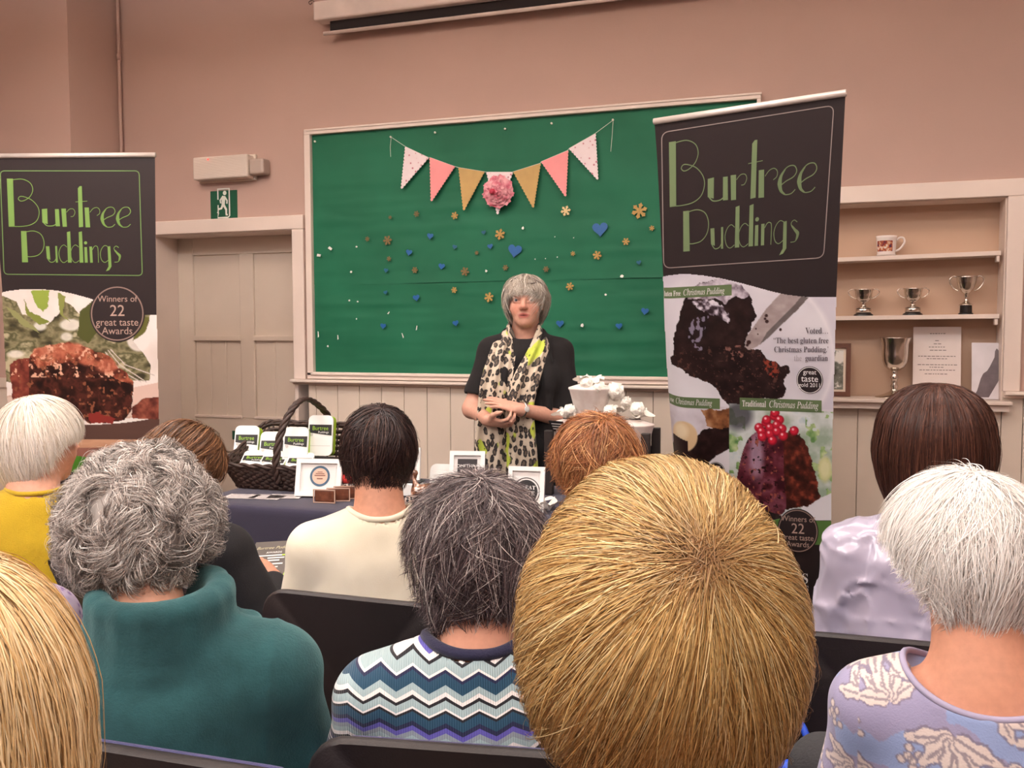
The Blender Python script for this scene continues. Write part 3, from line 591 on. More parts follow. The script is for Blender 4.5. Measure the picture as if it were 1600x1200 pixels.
def texcol(X, Y, cols, scale, seed=0, sx=1.0, sy=1.0, contrast=1.6):
    f = np.clip((fbm(np.stack([X*sx, Y*sy], -1), scale, 4, seed)-.5)*contrast+.5, 0, .9999)*(len(cols)-1); i = f.astype(int); t = (f-i)[..., None]; cols = np.array(cols, float)
    return cols[i]*(1-t)+cols[np.minimum(i+1, len(cols)-1)]*t
def wob(X, Y, a, s_, seed): return X+(fbm(np.stack([X, Y], -1), s_, 3, seed)-.5)*a, Y+(fbm(np.stack([X, Y], -1), s_, 3, seed+50)-.5)*a
def disc(X, Y, cx, cy, rx, ry=None, soft=1.0): ry = ry or rx; d = np.sqrt(((X-cx)/rx)**2+((Y-cy)/ry)**2); return np.clip((1-d)*min(rx, ry)/soft+.5, 0, 1)
# ---- the art-deco lettering, drawn once (coordinates of the left banner's header), mapped on to each banner by its border
def logo():
    parts = []
    def thick(*q): parts.append((np.array(q, float), [tuple(range(len(q)))]))
    def thin(P, w0=3.4, closed=False): w0 *= .68; C = catmull(P, 8, closed); C = np.vstack([C, C[:1]]) if closed else C; parts.append(stroke2d(C, w0))
    thick((27, 142), (50, 142), (56, 322), (34, 322))                                             # B
    thin([(48, 146), (85, 144), (114, 158), (124, 182), (116, 206), (98, 221), (80, 226), (70, 218), (76, 209), (92, 210), (120, 222), (142, 246), (148, 272), (138, 300), (112, 316), (76, 321), (44, 320)], 4)
    thick((158, 256), (178, 254), (180, 312), (160, 306)); thin([(164, 306), (178, 318), (200, 318), (214, 310)], 5); thick((207, 256), (222, 256), (226, 320), (210, 320))   # u
    thick((231, 254), (248, 254), (252, 322), (236, 322)); thin([(250, 268), (262, 256), (276, 256), (282, 268), (276, 282), (266, 284)], 3.4)                                  # r
    thick((293, 178), (300, 170), (308, 170), (313, 322), (297, 324)); thin([(284, 229), (328, 226)], 3.4)                                                                      # t
    thick((318, 250), (334, 250), (339, 324), (322, 324)); thin([(338, 268), (350, 254), (364, 250), (374, 258), (374, 272), (364, 280)], 3.4)                                  # r
    for dx in (0, 58):                                                                                                                                                         # e e
        thin([(384+dx, 300), (402+dx, 288), (424+dx, 278), (432+dx, 264), (424+dx, 250), (406+dx, 250), (390+dx, 264), (382+dx, 286), (386+dx, 308), (400+dx, 322), (420+dx, 322), (432+dx, 312)], 4)
        parts.append(stroke2d(catmull([(398+dx, 256), (387+dx, 272), (384+dx, 292), (390+dx, 312), (402+dx, 322)], 6), np.interp(np.linspace(0, 1, 25), [0, .5, 1], [3, 13, 3])))
    thick((80, 338), (100, 338), (106, 455), (84, 455)); thin([(98, 341), (128, 338), (154, 350), (166, 378), (162, 408), (144, 428), (118, 434), (102, 433)], 4)                  # P
    thick((173, 395), (186, 395), (190, 446), (177, 440)); thin([(179, 440), (190, 454), (204, 452), (212, 440)], 4); thick((208, 394), (215, 394), (218, 456), (211, 456))     # u
    for dx in (0, 44):                                                                                                                                                         # d d
        thin([(252+dx, 398), (240+dx, 390), (228+dx, 400), (222+dx, 422), (228+dx, 446), (240+dx, 456), (254+dx, 448)], 3.4); thick((252+dx, 342), (264+dx, 339), (270+dx, 456), (256+dx, 456))
    thick((317, 398), (327, 398), (330, 456), (319, 456)); thick(*[(322+6*math.cos(t), 382+6*math.sin(t)) for t in np.linspace(0, 2*math.pi, 12, endpoint=False)])                # i
    thick((336, 396), (346, 396), (349, 456), (339, 456)); thin([(347, 408), (354, 396), (362, 394), (368, 404), (370, 456)], 3.4)                                                # n
    thin([(408, 398), (394, 392), (382, 404), (377, 424), (382, 446), (394, 455), (408, 446)], 3.4); thick((404, 396), (414, 394), (419, 470), (410, 484), (398, 488), (408, 470))    # g
    thin([(446, 400), (436, 394), (428, 402), (434, 416), (446, 424), (452, 438), (444, 452), (430, 454)], 3.4); parts.append(stroke2d(catmull([(430, 408), (440, 420), (450, 432), (446, 450)], 6), np.interp(np.linspace(0, 1, 19), [0, .6, 1], [3, 10, 3])))  # s
    V, F, n = [], [], 0
    for a, f in parts: V.append(a); F += [[i+n for i in g] for g in f]; n += len(a)
    return np.vstack(V), F
LOGO = logo()
def quadmap(Q):
    """border rectangle of the drawing (0..525, 113..503) -> four photo points TL TR BR BL"""
    Q = np.array(Q, float)
    A = []; B_ = []
    for (x, y), (u, v) in zip(((2, 113), (522, 113), (534, 504), (16, 500)), Q): A += [[x, y, 1, 0, 0, 0, -u*x, -u*y], [0, 0, 0, x, y, 1, -v*x, -v*y]]; B_ += [u, v]
    h = np.linalg.solve(np.array(A), np.array(B_)); return lambda P: np.stack([(P[:, 0]*h[0]+P[:, 1]*h[1]+h[2])/(P[:, 0]*h[6]+P[:, 1]*h[7]+1), (P[:, 0]*h[3]+P[:, 1]*h[4]+h[5])/(P[:, 0]*h[6]+P[:, 1]*h[7]+1)], 1)
def border(Q, r, w0):
    Q = np.array(Q, float); C = []
    for i in range(4):
        p, a, b_ = Q[i], Q[i-1], Q[(i+1) % 4]; da = (a-p)/np.linalg.norm(a-p); db = (b_-p)/np.linalg.norm(b_-p)
        for t in np.linspace(0, 1, 7): C.append((1-t)**2*(p+da*r)+2*t*(1-t)*p+t*t*(p+db*r))
    C = np.array(C+[C[0]]); D = np.vstack([np.linspace(C[i], C[i+1], 6)[:-1] for i in range(len(C)-1)]+[C[-1:]]); return stroke2d(D, w0)
def txt(pl, name, s, x, y, size, m, parent, lift, slope=0.0, align='LEFT', it=False, ser=False, squash=1.0, off=0.0, shear=0.0, clipx=None):
    V, F = text2d(serif(s, it) if ser else s, size, align, shear, off)
    if not len(V): return
    P = np.stack([x+V[:, 0]*squash, y-V[:, 1]+V[:, 0]*squash*slope], 1)
    return px_mesh(name, pl, P, F, m, parent, lift)
def badge(pl, cx, cy, r, lines, parent, mr, md, mt, slope, sq=1.0):
    C = np.array([(cx+r*sq*math.cos(t), cy+r*math.sin(t)+r*sq*math.cos(t)*slope) for t in np.linspace(0, 2*math.pi, 48, endpoint=False)]); bd = px_mesh('award_badge', pl, C, [list(range(48))], md, parent, .0022)
    C2 = np.array([(cx+.93*r*sq*math.cos(t), cy+.93*r*math.sin(t)+r*sq*.93*math.cos(t)*slope) for t in np.linspace(0, 2*math.pi, 49)]); V, F = stroke2d(C2, r*.045); px_mesh('badge_ring', pl, V, F, mr, bd, .003)
    for s, dy, sz, off in lines: txt(pl, 'badge_lettering', s, cx, cy+dy*r, sz*r, mt, bd, .003, slope, 'CENTER', squash=sq, off=off)
    return bd
M_lime = mat('printed_lime', (122, 160, 82), .5, .02); M_limedull = mat('printed_sage', (114, 134, 96), .5, .02); M_line = mat('printed_grey_line', (150, 138, 134), .5); M_greenline = mat('printed_green_line', (110, 142, 84), .5)
M_dark = mat('printed_black', (40, 31, 33), .5, .02); M_badge = mat('printed_badge_black', (44, 34, 36), .5); M_ring = mat('printed_badge_ring', (150, 126, 118), .5); M_btxt = mat('printed_badge_text', (188, 160, 148), .5)
M_wtxt = mat('printed_white', (238, 236, 236), .5); M_gtxt = mat('printed_grey_text', (92, 84, 92), .5); M_ltxt = mat('printed_pale_text', (176, 170, 178), .5); M_tab = mat('printed_sage_tab', (96, 116, 78), .5)
M_alu = mat('banner_aluminium', (226, 216, 210), .35, .03, metal=.3); M_cass = mat('banner_cassette', (150, 146, 144), .35, metal=.8)

def hardware(t, pl, tl, tr, edge_y, foot_dir):
    a, c = pl(*tl), pl(*tr); MB().tube([a, c], .013, 12).build('top_rail', M_alu, t, True)
    d = c-a; L = np.linalg.norm(d); d /= L
    mid = (a+c)/2; vx = pl.v/np.dot(pl.v, (0, 0, -1)); foot = mid+vx*(mid[2]-.09)
    q = MB(); R = np.stack([d, np.cross((0, 0, 1), d), np.array([0, 0, 1.0])], 1)
    q.box((foot[0], foot[1], .05), (L+.03, .085, .09), R=R, bev=.02); q.build('base_cassette', M_cass, t)
    for s_ in (-1, 1):
        q = MB(); pos = foot+d*s_*L*.32; ax = np.cross((0, 0, 1), d); q.box((pos[0], pos[1], .008), (.05, .36, .014), R=R, bev=.004); q.build('foot', M_cass, t)
    MB().tube([mid-pl.n*.02, np.array([foot[0], foot[1], .08])-pl.n*.03], .008, 8).build('support_pole', M_cass, t, True)
    return foot

# ---------------- right banner
k_ = .75/.8
PR = Plane(np.array([.62134, -1.12895, 4.02206])*k_, (.663, .019, -.447), (.133, 1.365, .536))
tr_ = PR(1321, 149); rb = empty('roll_up_banner', (tr_[0]-.3, tr_[1]+.3, 0), 'tall tilted black roll-up banner at right with Christmas pudding pictures', 'banner', 'pudding roll-up banners')
Lx = lambda y: np.interp(y, [190, 250, 330, 440, 560, 700, 1020], [1022.5, 1027, 1031, 1036, 1037.5, 1041, 1049])
Rx = lambda y: np.interp(y, [148, 300, 480, 690, 850, 1020], [1321, 1313.5, 1306, 1300, 1297.5, 1294.5])
def curlR(X):
    # the left strip of the sheet bends back a little
    L0 = onplane(1040, 440, PR.o, PR.n); s_ = (X-L0) @ PR.u; dv = (X-L0) @ PR.v; e = np.clip(.024+dv*.01-s_+.0, 0, None); return X-PR.n*(e*e*4.0)[:, None]
PR.curl = curlR
# black sheet (whole), then prints on it
def full_sheet(pl, ytop_l, ytop_r, ybot, lx, rx, name, m, parent, lift=0.0, rows=60, cols=16):
    P = []
    for i in range(rows+1):
        t = i/rows
        for j in range(cols+1):
            s_ = j/cols; y0 = ytop_l+(ytop_r-ytop_l)*s_; y = y0+(ybot-y0)*t; P.append((lx(y)*(1-s_)+rx(y)*s_, y))
    idx = np.arange((rows+1)*(cols+1)).reshape(rows+1, cols+1); q = np.stack([idx[:-1, :-1], idx[:-1, 1:], idx[1:, 1:], idx[1:, :-1]], -1).reshape(-1, 4)
    return link(name, npmesh(name, pl.many(P, lift), q, True), m, parent)
fr = hardware(rb, PR, (1022, 190), (1322, 145), 0, 1)
ybR = 1040
shR = full_sheet(PR, 194, 150, ybR, Lx, Rx, 'printed_sheet', M_dark, rb)
wave = lambda X: np.interp(X, [1030, 1044, 1060, 1080, 1100, 1125, 1150, 1180, 1205, 1230, 1250, 1270, 1310], [434, 430.5, 428.5, 428.5, 430.5, 434.5, 440, 448, 455, 460.5, 463, 464.3, 464.5])
def Zp(P): return [(1000+x/3.529, 420+y/3.529) for x, y in P]
def paintR(X, Y):
    img = np.empty(X.shape+(3,)); img[:] = texcol(X, Y, [(198, 194, 206), (212, 208, 218), (224, 222, 230)], .012, 2, contrast=1.3)
    # plate rim, a soft round edge
    d = np.sqrt(((X-1150)/152)**2+((Y-560)/142)**2); blend(img, np.clip(1-np.abs(d-1)*26, 0, 1)*.55*(X > 1200), (238, 234, 240)); blend(img, np.clip((d-1)*8, 0, .5)*(Y < 640), (196, 190, 206))
    blend(img, disc(X, Y, 1060, 640, 90, 60, 50)*.5, (232, 230, 238))
    # the cut pudding
    Xw, Yw = wob(X, Y, 7, .12, 3); body = Zp([(250,150),(215,260),(185,380),(182,470),(160,490),(163,535),(230,558),(300,600),(400,640),(440,680),(452,722),(500,765),(560,765),(620,722),(700,712),(780,712),(800,660),(790,610),(832,560),(822,530),(770,540),(740,510),(700,500),(670,450),(620,440),(580,410),(640,260),(605,140),(570,95),(500,75),(440,62),(320,80)])
    mb = inpoly(Xw, Yw, body); tc = texcol(X, Y, [(24, 14, 16), (32, 19, 20), (42, 26, 26), (56, 38, 36)], .09, 5, contrast=1.3); img[mb] = tc[mb]
    g = inpoly(Xw, Yw, Zp([(320,82),(440,62),(500,75),(570,95),(605,140),(575,160),(520,155),(470,190),(430,165),(300,170),(262,160)])); gc = texcol(X, Y, [(96, 84, 96), (150, 138, 150), (188, 178, 192), (214, 206, 216)], .1, 8, contrast=2); img[g] = gc[g]
    g = inpoly(*wob(X, Y, 10, .2, 21), Zp([(285,178),(400,170),(450,200),(495,265),(490,300),(440,265),(380,250),(330,225)])); gc = texcol(X, Y, [(44, 30, 36), (110, 98, 110), (190, 182, 196), (222, 216, 226)], .16, 9, contrast=2.4); img[g] = gc[g]
    gl = (fbm(np.stack([X, Y*.7], -1), .22, 3, 14) > .56) & inpoly(X, Y, Zp([(300,270),(380,260),(360,330),(330,400),(350,450),(300,450),(270,400),(262,330)])); img[gl] = (128, 120, 140)
    cr = (fbm(np.stack([X, Y], -1), .25, 3, 31) > .55) & inpoly(Xw, Yw, Zp([(680,500),(740,510),(770,560),(760,610),(720,600),(690,560)])); img[cr] = (138, 60, 44)
    cr = (fbm(np.stack([X, Y], -1), .2, 3, 33) > .58) & inpoly(X, Y, Zp([(470,430),(560,420),(570,480),(540,510),(480,490)])); img[cr] = (132, 92, 84)
    cr = (fbm(np.stack([X, Y], -1), .25, 3, 36) > .70) & mb & (Y > 540); img[cr] = (86, 56, 50)
    # knife with crumbs
    kn = inpoly(X, Y, Zp([(790,122),(930,158),(870,225),(790,300),(720,370),(640,432),(600,448),(578,430),(585,380),(640,300),(700,215)])); kc_ = texcol(X, Y, [(128, 112, 112), (160, 146, 146), (190, 180, 182)], .03, 41, 1, 1.6, 1.6); img[kn] = kc_[kn]
    kn2 = inpoly(X, Y, Zp([(930,158),(870,225),(790,300),(720,370),(660,420),(700,350),(780,270),(850,200),(890,150)])); img[kn2] = img[kn2]*.62
    for cx, cy, r in ((697, 258, 9), (700, 290, 10), (690, 275, 7), (775, 335, 8), (640, 330, 5), (600, 405, 12), (592, 420, 8), (650, 360, 4)): blend(img, disc(X, Y, 1000+cx/3.529, 420+cy/3.529, r/3.529, soft=.6), (52, 28, 28))
    # lower left picture
    ll = (X < 1140) & (Y > 630+(X-1041)*.06); tcl = texcol(X, Y, [(176, 160, 168), (212, 204, 214), (226, 220, 230)], .03, 55); img[ll] = tcl[ll]
    g = ll & inpoly(Xw, Yw, [(1096,640),(1142,640),(1142,672),(1120,676),(1104,664)]); gc = texcol(X, Y, [(96, 56, 36), (140, 92, 58), (176, 130, 96)], .12, 57); img[g] = gc[g]
    g = ll & inpoly(Xw, Yw, [(1096,672),(1142,668),(1142,702),(1118,712),(1112,735),(1142,735),(1142,790),(1040,790),(1040,700),(1076,700)]); gc = texcol(X, Y, [(26, 14, 14), (38, 22, 22), (58, 36, 34)], .14, 58); img[g] = gc[g]
    g = ll & inpoly(X, Y, [(1108,722),(1120,712),(1142,700),(1142,790),(1122,790)]); img[g] = (226, 222, 230)
    blend(img, disc(X, Y, 1067, 683, 23, 24, 2)*ll, (222, 192, 152)); blend(img, disc(X, Y, 1062, 675, 13, 12, 8)*ll, (240, 220, 188)); g = ll & inpoly(X, Y, [(1044,684),(1075,690),(1074,716),(1042,714)]); img[g] = (44, 26, 28)
    # lower right picture: leaves, cut pudding and berries
    lr = (X >= 1140) & (Y > 630+(X-1140)*.085); tcr = texcol(X, Y, [(150, 168, 150), (190, 200, 196), (214, 220, 222), (176, 196, 204)], .035, 61, contrast=1.8); img[lr] = tcr[lr]
    g = lr & (fbm(np.stack([X, Y], -1), .07, 3, 63) > .55) & (((X > 1258) & (Y < 775)) | ((X < 1165) & (Y < 740))); gc = texcol(X, Y, [(86, 128, 74), (140, 172, 112), (196, 208, 160)], .1, 64); img[g] = gc[g]
    blend(img, disc(X, Y, 1154, 650, 22, 22, 12)*lr*.8, (66, 64, 72))
    g = lr & inpoly(*wob(X, Y, 3, .1, 66), [(1258,810),(1250,790),(1300,770),(1300,818),(1280,816)]); img[g] = (226, 224, 232)
    rs_ = inpoly(*wob(X, Y, 7, .16, 67), [(1218,690),(1236,668),(1258,690),(1272,730),(1282,775),(1262,792),(1226,796)]); gc = texcol(X, Y, [(36, 18, 16), (56, 26, 22), (84, 36, 28), (134, 62, 46)], .13, 68, contrast=1.6); m2 = rs_ & lr; img[m2] = gc[m2]
    lf = inpoly(X, Y, catmull([(1180,676),(1198,668),(1222,690),(1225,740),(1226,800),(1190,800),(1158,784),(1151,755),(1158,715),(1168,688)], 6, True)) & lr; gc = texcol(X, Y, [(52, 16, 26), (92, 36, 48), (122, 66, 82), (70, 24, 30)], .05, 69, contrast=1.7); img[lf] = gc[lf]
    blend(img, disc(X, Y, 1182, 712, 11, 34, 9)*lf*.75, (184, 160, 184)); g = lf & (fbm(np.stack([X, Y], -1), .22, 3, 71) > .70); img[g] = (36, 12, 16); g = lf & (fbm(np.stack([X, Y], -1), .18, 3, 73) > .72); img[g] = (150, 84, 70)
    blend(img, disc(X, Y, 1289, 733, 11, 20, 4)*lr*.9, (206, 206, 150)); blend(img, disc(X, Y, 1289, 733, 7, 14, 4)*lr*.6, (226, 224, 186))
    for i, (cx, cy) in enumerate(((1186, 668), (1197, 660), (1210, 650), (1218, 656), (1190, 674), (1203, 668), (1214, 664), (1222, 670), (1191, 682), (1203, 678), (1214, 674), (1224, 681), (1207, 688), (1198, 656), (1211, 645), (1241, 673))):
        blend(img, disc(X, Y, cx, cy, 7.2), (150, 16, 38)); blend(img, disc(X, Y, cx-.6, cy-.8, 5.4, soft=3), (206, 40, 62)); blend(img, disc(X, Y, cx-2, cy-2.4, 1.9), (250, 190, 200))
    keep = (Y >= wave(X)-.5) & (X >= Lx(Y)-1) & (X <= Rx(Y)+1) & (Y <= np.interp(X, [1040, 1165, 1200, 1230, 1265, 1300], [700, 778, 797, 807, 811, 812])+2)
    return img, keep
P, q, c = paint(PR, 1030, 424, 1310, 818, paintR); px_mesh('pudding_pictures', PR, P, q, M_print, shR, .0008, c)
gb = [(1041, 700), (1120, 760), (1165, 781), (1200, 799), (1230, 809), (1265, 813), (1299, 814)]; gt = [(1297.5, 851), (1265, 851), (1230, 846), (1200, 836), (1165, 822), (1120, 806), (1043, 770)]
px_mesh('green_swoosh', PR, gb+gt, [list(range(14))], mat('printed_green', (86, 122, 62), .5, .03), shR, .0012)
px_mesh('green_swoosh', PR, [(1050, 958), (1295.5, 962), (1294.4, 1028), (1052, 1024)], [(0, 1, 2, 3)], mat('printed_green', (86, 122, 62), .5, .03), shR, .0012)
QR = [(1034, 207), (1303, 164.5), (1287, 402.5), (1037, 419)]
V, F = LOGO; LR = [(1033, 209), (1302, 166), (1287, 402), (1038, 419)]
hm = quadmap(QR)
# lettering stands where the photo shows it
def logo_map(P, q=hm): return q(P)
px_mesh('lettering', PR, hm(V), F, M_limedull, shR, .0016); Vb, Fb = border(QR, 12, 1.5); px_mesh('header_border', PR, Vb, Fb, M_line, shR, .0014)
def tab(pl, x0, y0, x1, y1, s0, r=4):
    P = [(p[0]+(x0+x1)/2, p[1]+(y0+y1)/2) for p in rrect(x1-x0, y1-y0, r, 4)]; P = [(x, y+(x-x0)*s0) for x, y in P]; return P
for x0, y0, x1, y1, s0 in ((1030, 450, 1143.5, 467, -.05), (1035, 619, 1125, 635.5, .04), (1156, 621, 1284, 640, .035)):
    Pt = tab(PR, x0, y0, x1, y1, s0); cx = [p[0] for p in Pt]; Pt = [(max(p[0], float(Lx(p[1]))), p[1]) for p in Pt]; 
    G = [((x0+(x1-x0)*i/24), (y0+(y1-y0)*j/4)) for i in range(25) for j in range(5)]; G = [(max(x, float(Lx(y))+.3)+0*i_, y+(x-x0)*s0) for i_, (x, y) in enumerate(G)]
    px_mesh('caption_tab', PR, G, np.array([(i*5+j, (i+1)*5+j, (i+1)*5+j+1, i*5+j+1) for i in range(24) for j in range(4)]), M_tab, shR, .0016)
txt(PR, 'caption', 'luten Free', 1037.5, 463, 12, M_wtxt, shR, .0030, -.05, ser=True, squash=.50, off=.0); txt(PR, 'caption', 'Christmas Pudding', 1068, 461.4, 13.5, M_wtxt, shR, .0030, -.05, it=True, ser=True, squash=.60, off=.01)
txt(PR, 'caption', 'ese', 1042, 631, 11, M_wtxt, shR, .0030, .04, ser=True, squash=.56); txt(PR, 'caption', 'Christmas Pudding', 1054, 631.5, 13, M_wtxt, shR, .0030, .04, it=True, ser=True, squash=.57, off=.01)
txt(PR, 'caption', 'Traditional', 1160, 634.5, 14, M_wtxt, shR, .0030, .035, ser=True, squash=.54); txt(PR, 'caption', 'Christmas Pudding', 1202, 636, 15, M_wtxt, shR, .0030, .035, it=True, ser=True, squash=.645, off=.01)
for s, y, sz, m_ in (('Voted\u2026', 521, 14, M_gtxt), ('\u201cThe best gluten free', 536, 13, M_gtxt), ('Christmas Pudding.\u2019', 550, 13, M_gtxt)): txt(PR, 'quotation', s, 1295, y, sz, m_, shR, .0030, 0.0, 'RIGHT', ser=True, squash=.74, off=-.022)
txt(PR, 'quotation', 'guardian', 1294, 563.5, 13, M_gtxt, shR, .0030, 0, 'RIGHT', ser=True, squash=.70); txt(PR, 'quotation', 'the', 1253, 563.5, 13, M_ltxt, shR, .0030, 0, 'RIGHT', ser=True, squash=.7, off=-.02)
badge(PR, 1265.5, 593.5, 21.5, [('great', -.42, .48, 0), ('taste', .12, .66, .015), ('gold 2011', .50, .42, 0)], shR, M_wtxt, M_badge, M_wtxt, .03, .97)
badge(PR, 1119, 736, 14.5, [('great', -.35, .5, 0), ('taste', .2, .78, .015)], shR, M_wtxt, M_badge, M_wtxt, .05, .97)
badge(PR, 1247, 829, 34.5, [('Winners of', -.42, .36, .004), ('22', .12, .66, .02), ('great taste', .42, .36, 0), ('Awards', .72, .36, 0)], shR, M_ring, M_badge, M_btxt, .06, .93)
txt(PR, 'strapline', 'OUS', 1263.5, 911, 22, M_wtxt, shR, .0030, .03, 'RIGHT', ser=True, squash=.85, off=-.02); txt(PR, 'strapline', 'NGS', 1264, 924.5, 14, M_wtxt, shR, .0030, .03, 'RIGHT', ser=True, squash=.85, off=-.02)
txt(PR, 'strapline', '.co.uk', 1277, 995, 17, M_wtxt, shR, .0030, .03, 'RIGHT', ser=True, squash=.85, off=-.015)

# ---------------- left banner
PL = Plane(np.array([-2.62867, -1.16143, 4.7173]), (.799, -.016, .037), (-.075, 1.367, .258))
lbp = PL(120, 300); lb = empty('roll_up_banner', (lbp[0], lbp[1], 0), 'tall black roll-up banner at left edge with chocolate pudding picture and green leaves', 'banner', 'pudding roll-up banners')
Lx2 = lambda y: np.interp(y, [240, 445, 625, 900], [-14, 3, 12, 24]); Rx2 = lambda y: np.interp(y, [240, 490, 655, 900], [242, 244.5, 248, 252])
hardware(lb, PL, (-15, 244), (243, 242), 0, 1)
shL = full_sheet(PL, 247, 246, 860, Lx2, Rx2, 'printed_sheet', M_dark, lb)
wave2 = lambda X: np.interp(X, [0, 10, 30, 60, 90, 115, 140, 165, 200, 222, 250], [458, 455, 452.5, 451.5, 454, 459, 466, 474, 486, 491.5, 492])
def Lp(P): return [(x/2.4, 220+y/2.4) for x, y in P]
def paintL(X, Y):
    img = np.empty(X.shape+(3,)); img[:] = texcol(X, Y, [(232, 218, 210), (242, 232, 226), (244, 238, 236)], .02, 2)
    blend(img, np.clip((Y-470)/60, 0, 1)*(X < 60)*.0, (200, 200, 180))
    # leaves
    lv = inpoly(*wob(X, Y, 10, .05, 4), Lp([(0,580),(60,600),(90,650),(150,660),(180,690),(230,640),(240,600),(300,650),(350,600),(420,620),(560,650),(555,700),(500,750),(540,800),(570,850),(560,900),(0,900)])); gc = texcol(X, Y, [(60, 56, 40), (104, 98, 70), (148, 140, 108), (86, 84, 56), (190, 180, 148)], .045, 6, 1, 1.4, 2.1); img[lv] = gc[lv]
    for cx, cy, rx, ry, c_ in ((150, 696, 24, 16, (240, 238, 232)), (250, 735, 22, 16, (236, 230, 220)), (265, 690, 40, 22, (238, 234, 226)), (60, 800, 30, 14, (236, 230, 220)), (520, 740, 45, 50, (244, 234, 230))): blend(img, disc(X, Y, cx/2.4, 220+cy/2.4, rx/2.4, ry/2.4, 3)*(.85), c_)
    for P, c_ in (([(115,560),(185,560),(180,620),(160,640),(130,610)], (148, 168, 72)), ([(215,570),(245,580),(235,650),(275,690),(225,650)], (140, 146, 78)), ([(20,620),(60,640),(120,690),(150,720),(80,690)], (150, 150, 100)), ([(300,640),(345,600),(380,700),(330,760),(290,730)], (84, 88, 46)), ([(90,590),(110,640),(190,680),(150,690),(100,650)], (132, 140, 66)), ([(520,660),(560,660),(545,720),(500,750)], (104, 104, 52))):
        m = inpoly(*wob(X, Y, 3, .15, 9), Lp(P)); img[m] = c_
    # plate and cloth
    g = inpoly(X, Y, Lp([(0,960),(60,975),(40,1000),(0,1010)])); img[g] = (236, 226, 220)
    d = ((X-118)/140)**2+((Y-634)/24)**2; blend(img, (d < 1.0)*(Y > 600)*1.0, (206, 178, 164)); blend(img, (d < .86)*(Y > 596), (218, 196, 184))
    g = (Y > 655) & (Y < 672+2); gc = texcol(X, Y, [(86, 62, 56), (104, 76, 68)], .02, 15, .3, 2); m = (((X-118)/145)**2+((Y-640)/24)**2 > 1.0) & (Y > 652); img[m] = gc[m]
    m = Y > 686+(X-125)*.0; gc = texcol(X, Y, [(176, 128, 100), (206, 160, 130), (190, 140, 112)], .03, 17, .5, 2); img[m] = gc[m]; m = Y > 699; img[m] = (150, 100, 88)
    g = inpoly(*wob(X, Y, 6, .08, 18), Lp([(495,1000),(540,960),(600,955),(600,1045),(500,1040)])); gc = texcol(X, Y, [(70, 30, 26), (120, 60, 48), (170, 100, 80)], .1, 19); img[g] = gc[g]
    g = inpoly(X, Y, Lp([(500,925),(600,905),(600,960),(540,965),(500,990)])); img[g] = (226, 196, 184)
    for P in ([(405,785),(450,840),(550,905)], [(415,782),(470,840),(580,880)], [(395,792),(450,860),(530,905)]):
        V_, F_ = stroke2d(np.array(Lp(P)), 1.6); n_ = len(P)
        for f_ in F_: m = inpoly(X, Y, V_[list(f_)]); img[m] = (206, 196, 190)
    # pudding
    body = Lp([(38,838),(70,815),(110,815),(125,780),(160,770),(200,765),(262,755),(310,770),(360,790),(420,810),(440,850),(475,870),(500,910),(495,1000),(470,1045),(400,1058),(330,1058),(280,1010),(200,985),(120,960),(80,960),(45,970)])
    Xw, Yw = wob(X, Y, 5, .12, 22); mb = inpoly(Xw, Yw, body); gc = texcol(X, Y, [(28, 12, 12), (48, 22, 18), (84, 40, 32), (40, 18, 16)], .08, 23, contrast=1.9); img[mb] = gc[mb]
    tp = mb & (Yw < np.interp(X, [14, 50, 60, 110, 160, 180, 205], [560, 560, 575, 565, 575, 592, 600])); gc = texcol(X, Y, [(84, 38, 28), (134, 66, 48), (176, 96, 72), (206, 138, 108), (110, 52, 38)], .1, 24, contrast=2.0); img[tp] = gc[tp]
    lf = mb & (X < 46); gc = texcol(X, Y, [(92, 40, 32), (122, 56, 46), (150, 76, 60)], .12, 25); img[lf] = gc[lf]
    cr = mb & (fbm(np.stack([X, Y], -1), .16, 3, 26) > .68); img[cr] = (140, 84, 60); cr = mb & (fbm(np.stack([X, Y], -1), .2, 3, 29) > .66) & (Y < 590); img[cr] = (228, 176, 150)
    for cx, cy, rx, ry in ((155, 790, 30, 16), (275, 775, 36, 18), (400, 845, 40, 26), (330, 830, 30, 14), (220, 800, 28, 18)): blend(img, disc(X, Y, cx/2.4, 220+cy/2.4, rx/2.4, ry/2.4, 4)*.7, (190, 108, 84))
    g = inpoly(*wob(X, Y, 6, .2, 27), Lp([(330,1030),(360,1015),(430,1040),(420,1058),(340,1060)])); img[g] = (140, 50, 44)
    g = (((X-60)/170)**2+((Y-770)/62)**2 < 1) & (Y > 705); img[g] = (74, 130, 40); g = g & (((X-40)/150)**2+((Y-790)/60)**2 < 1); img[g] = (40, 31, 33)
    keep = (Y >= wave2(X)-.5) & (X >= Lx2(Y)-1) & (X <= Rx2(Y)+1)
    return img, keep
P, q, c = paint(PL, -2, 448, 254, 800, paintL); px_mesh('pudding_picture', PL, P, q, M_print, shL, .0008, c)
QL = [(.5, 267), (217.5, 267), (222.5, 430.5), (6.5, 428.5)]
hl = quadmap(QL); px_mesh('lettering', PL, hl(LOGO[0]), LOGO[1], M_lime, shL, .0016); Vb, Fb = border(QL, 7, 1.5); px_mesh('header_border', PL, Vb, Fb, M_greenline, shL, .0014)
badge(PL, 183.5, 490, 44.5, [('Winners of', -.42, .31, .006), ('22', .08, .56, .022), ('great taste', .42, .36, .002), ('Awards', .72, .36, 0)], shL, M_ring, M_badge, M_btxt, 0, .97)
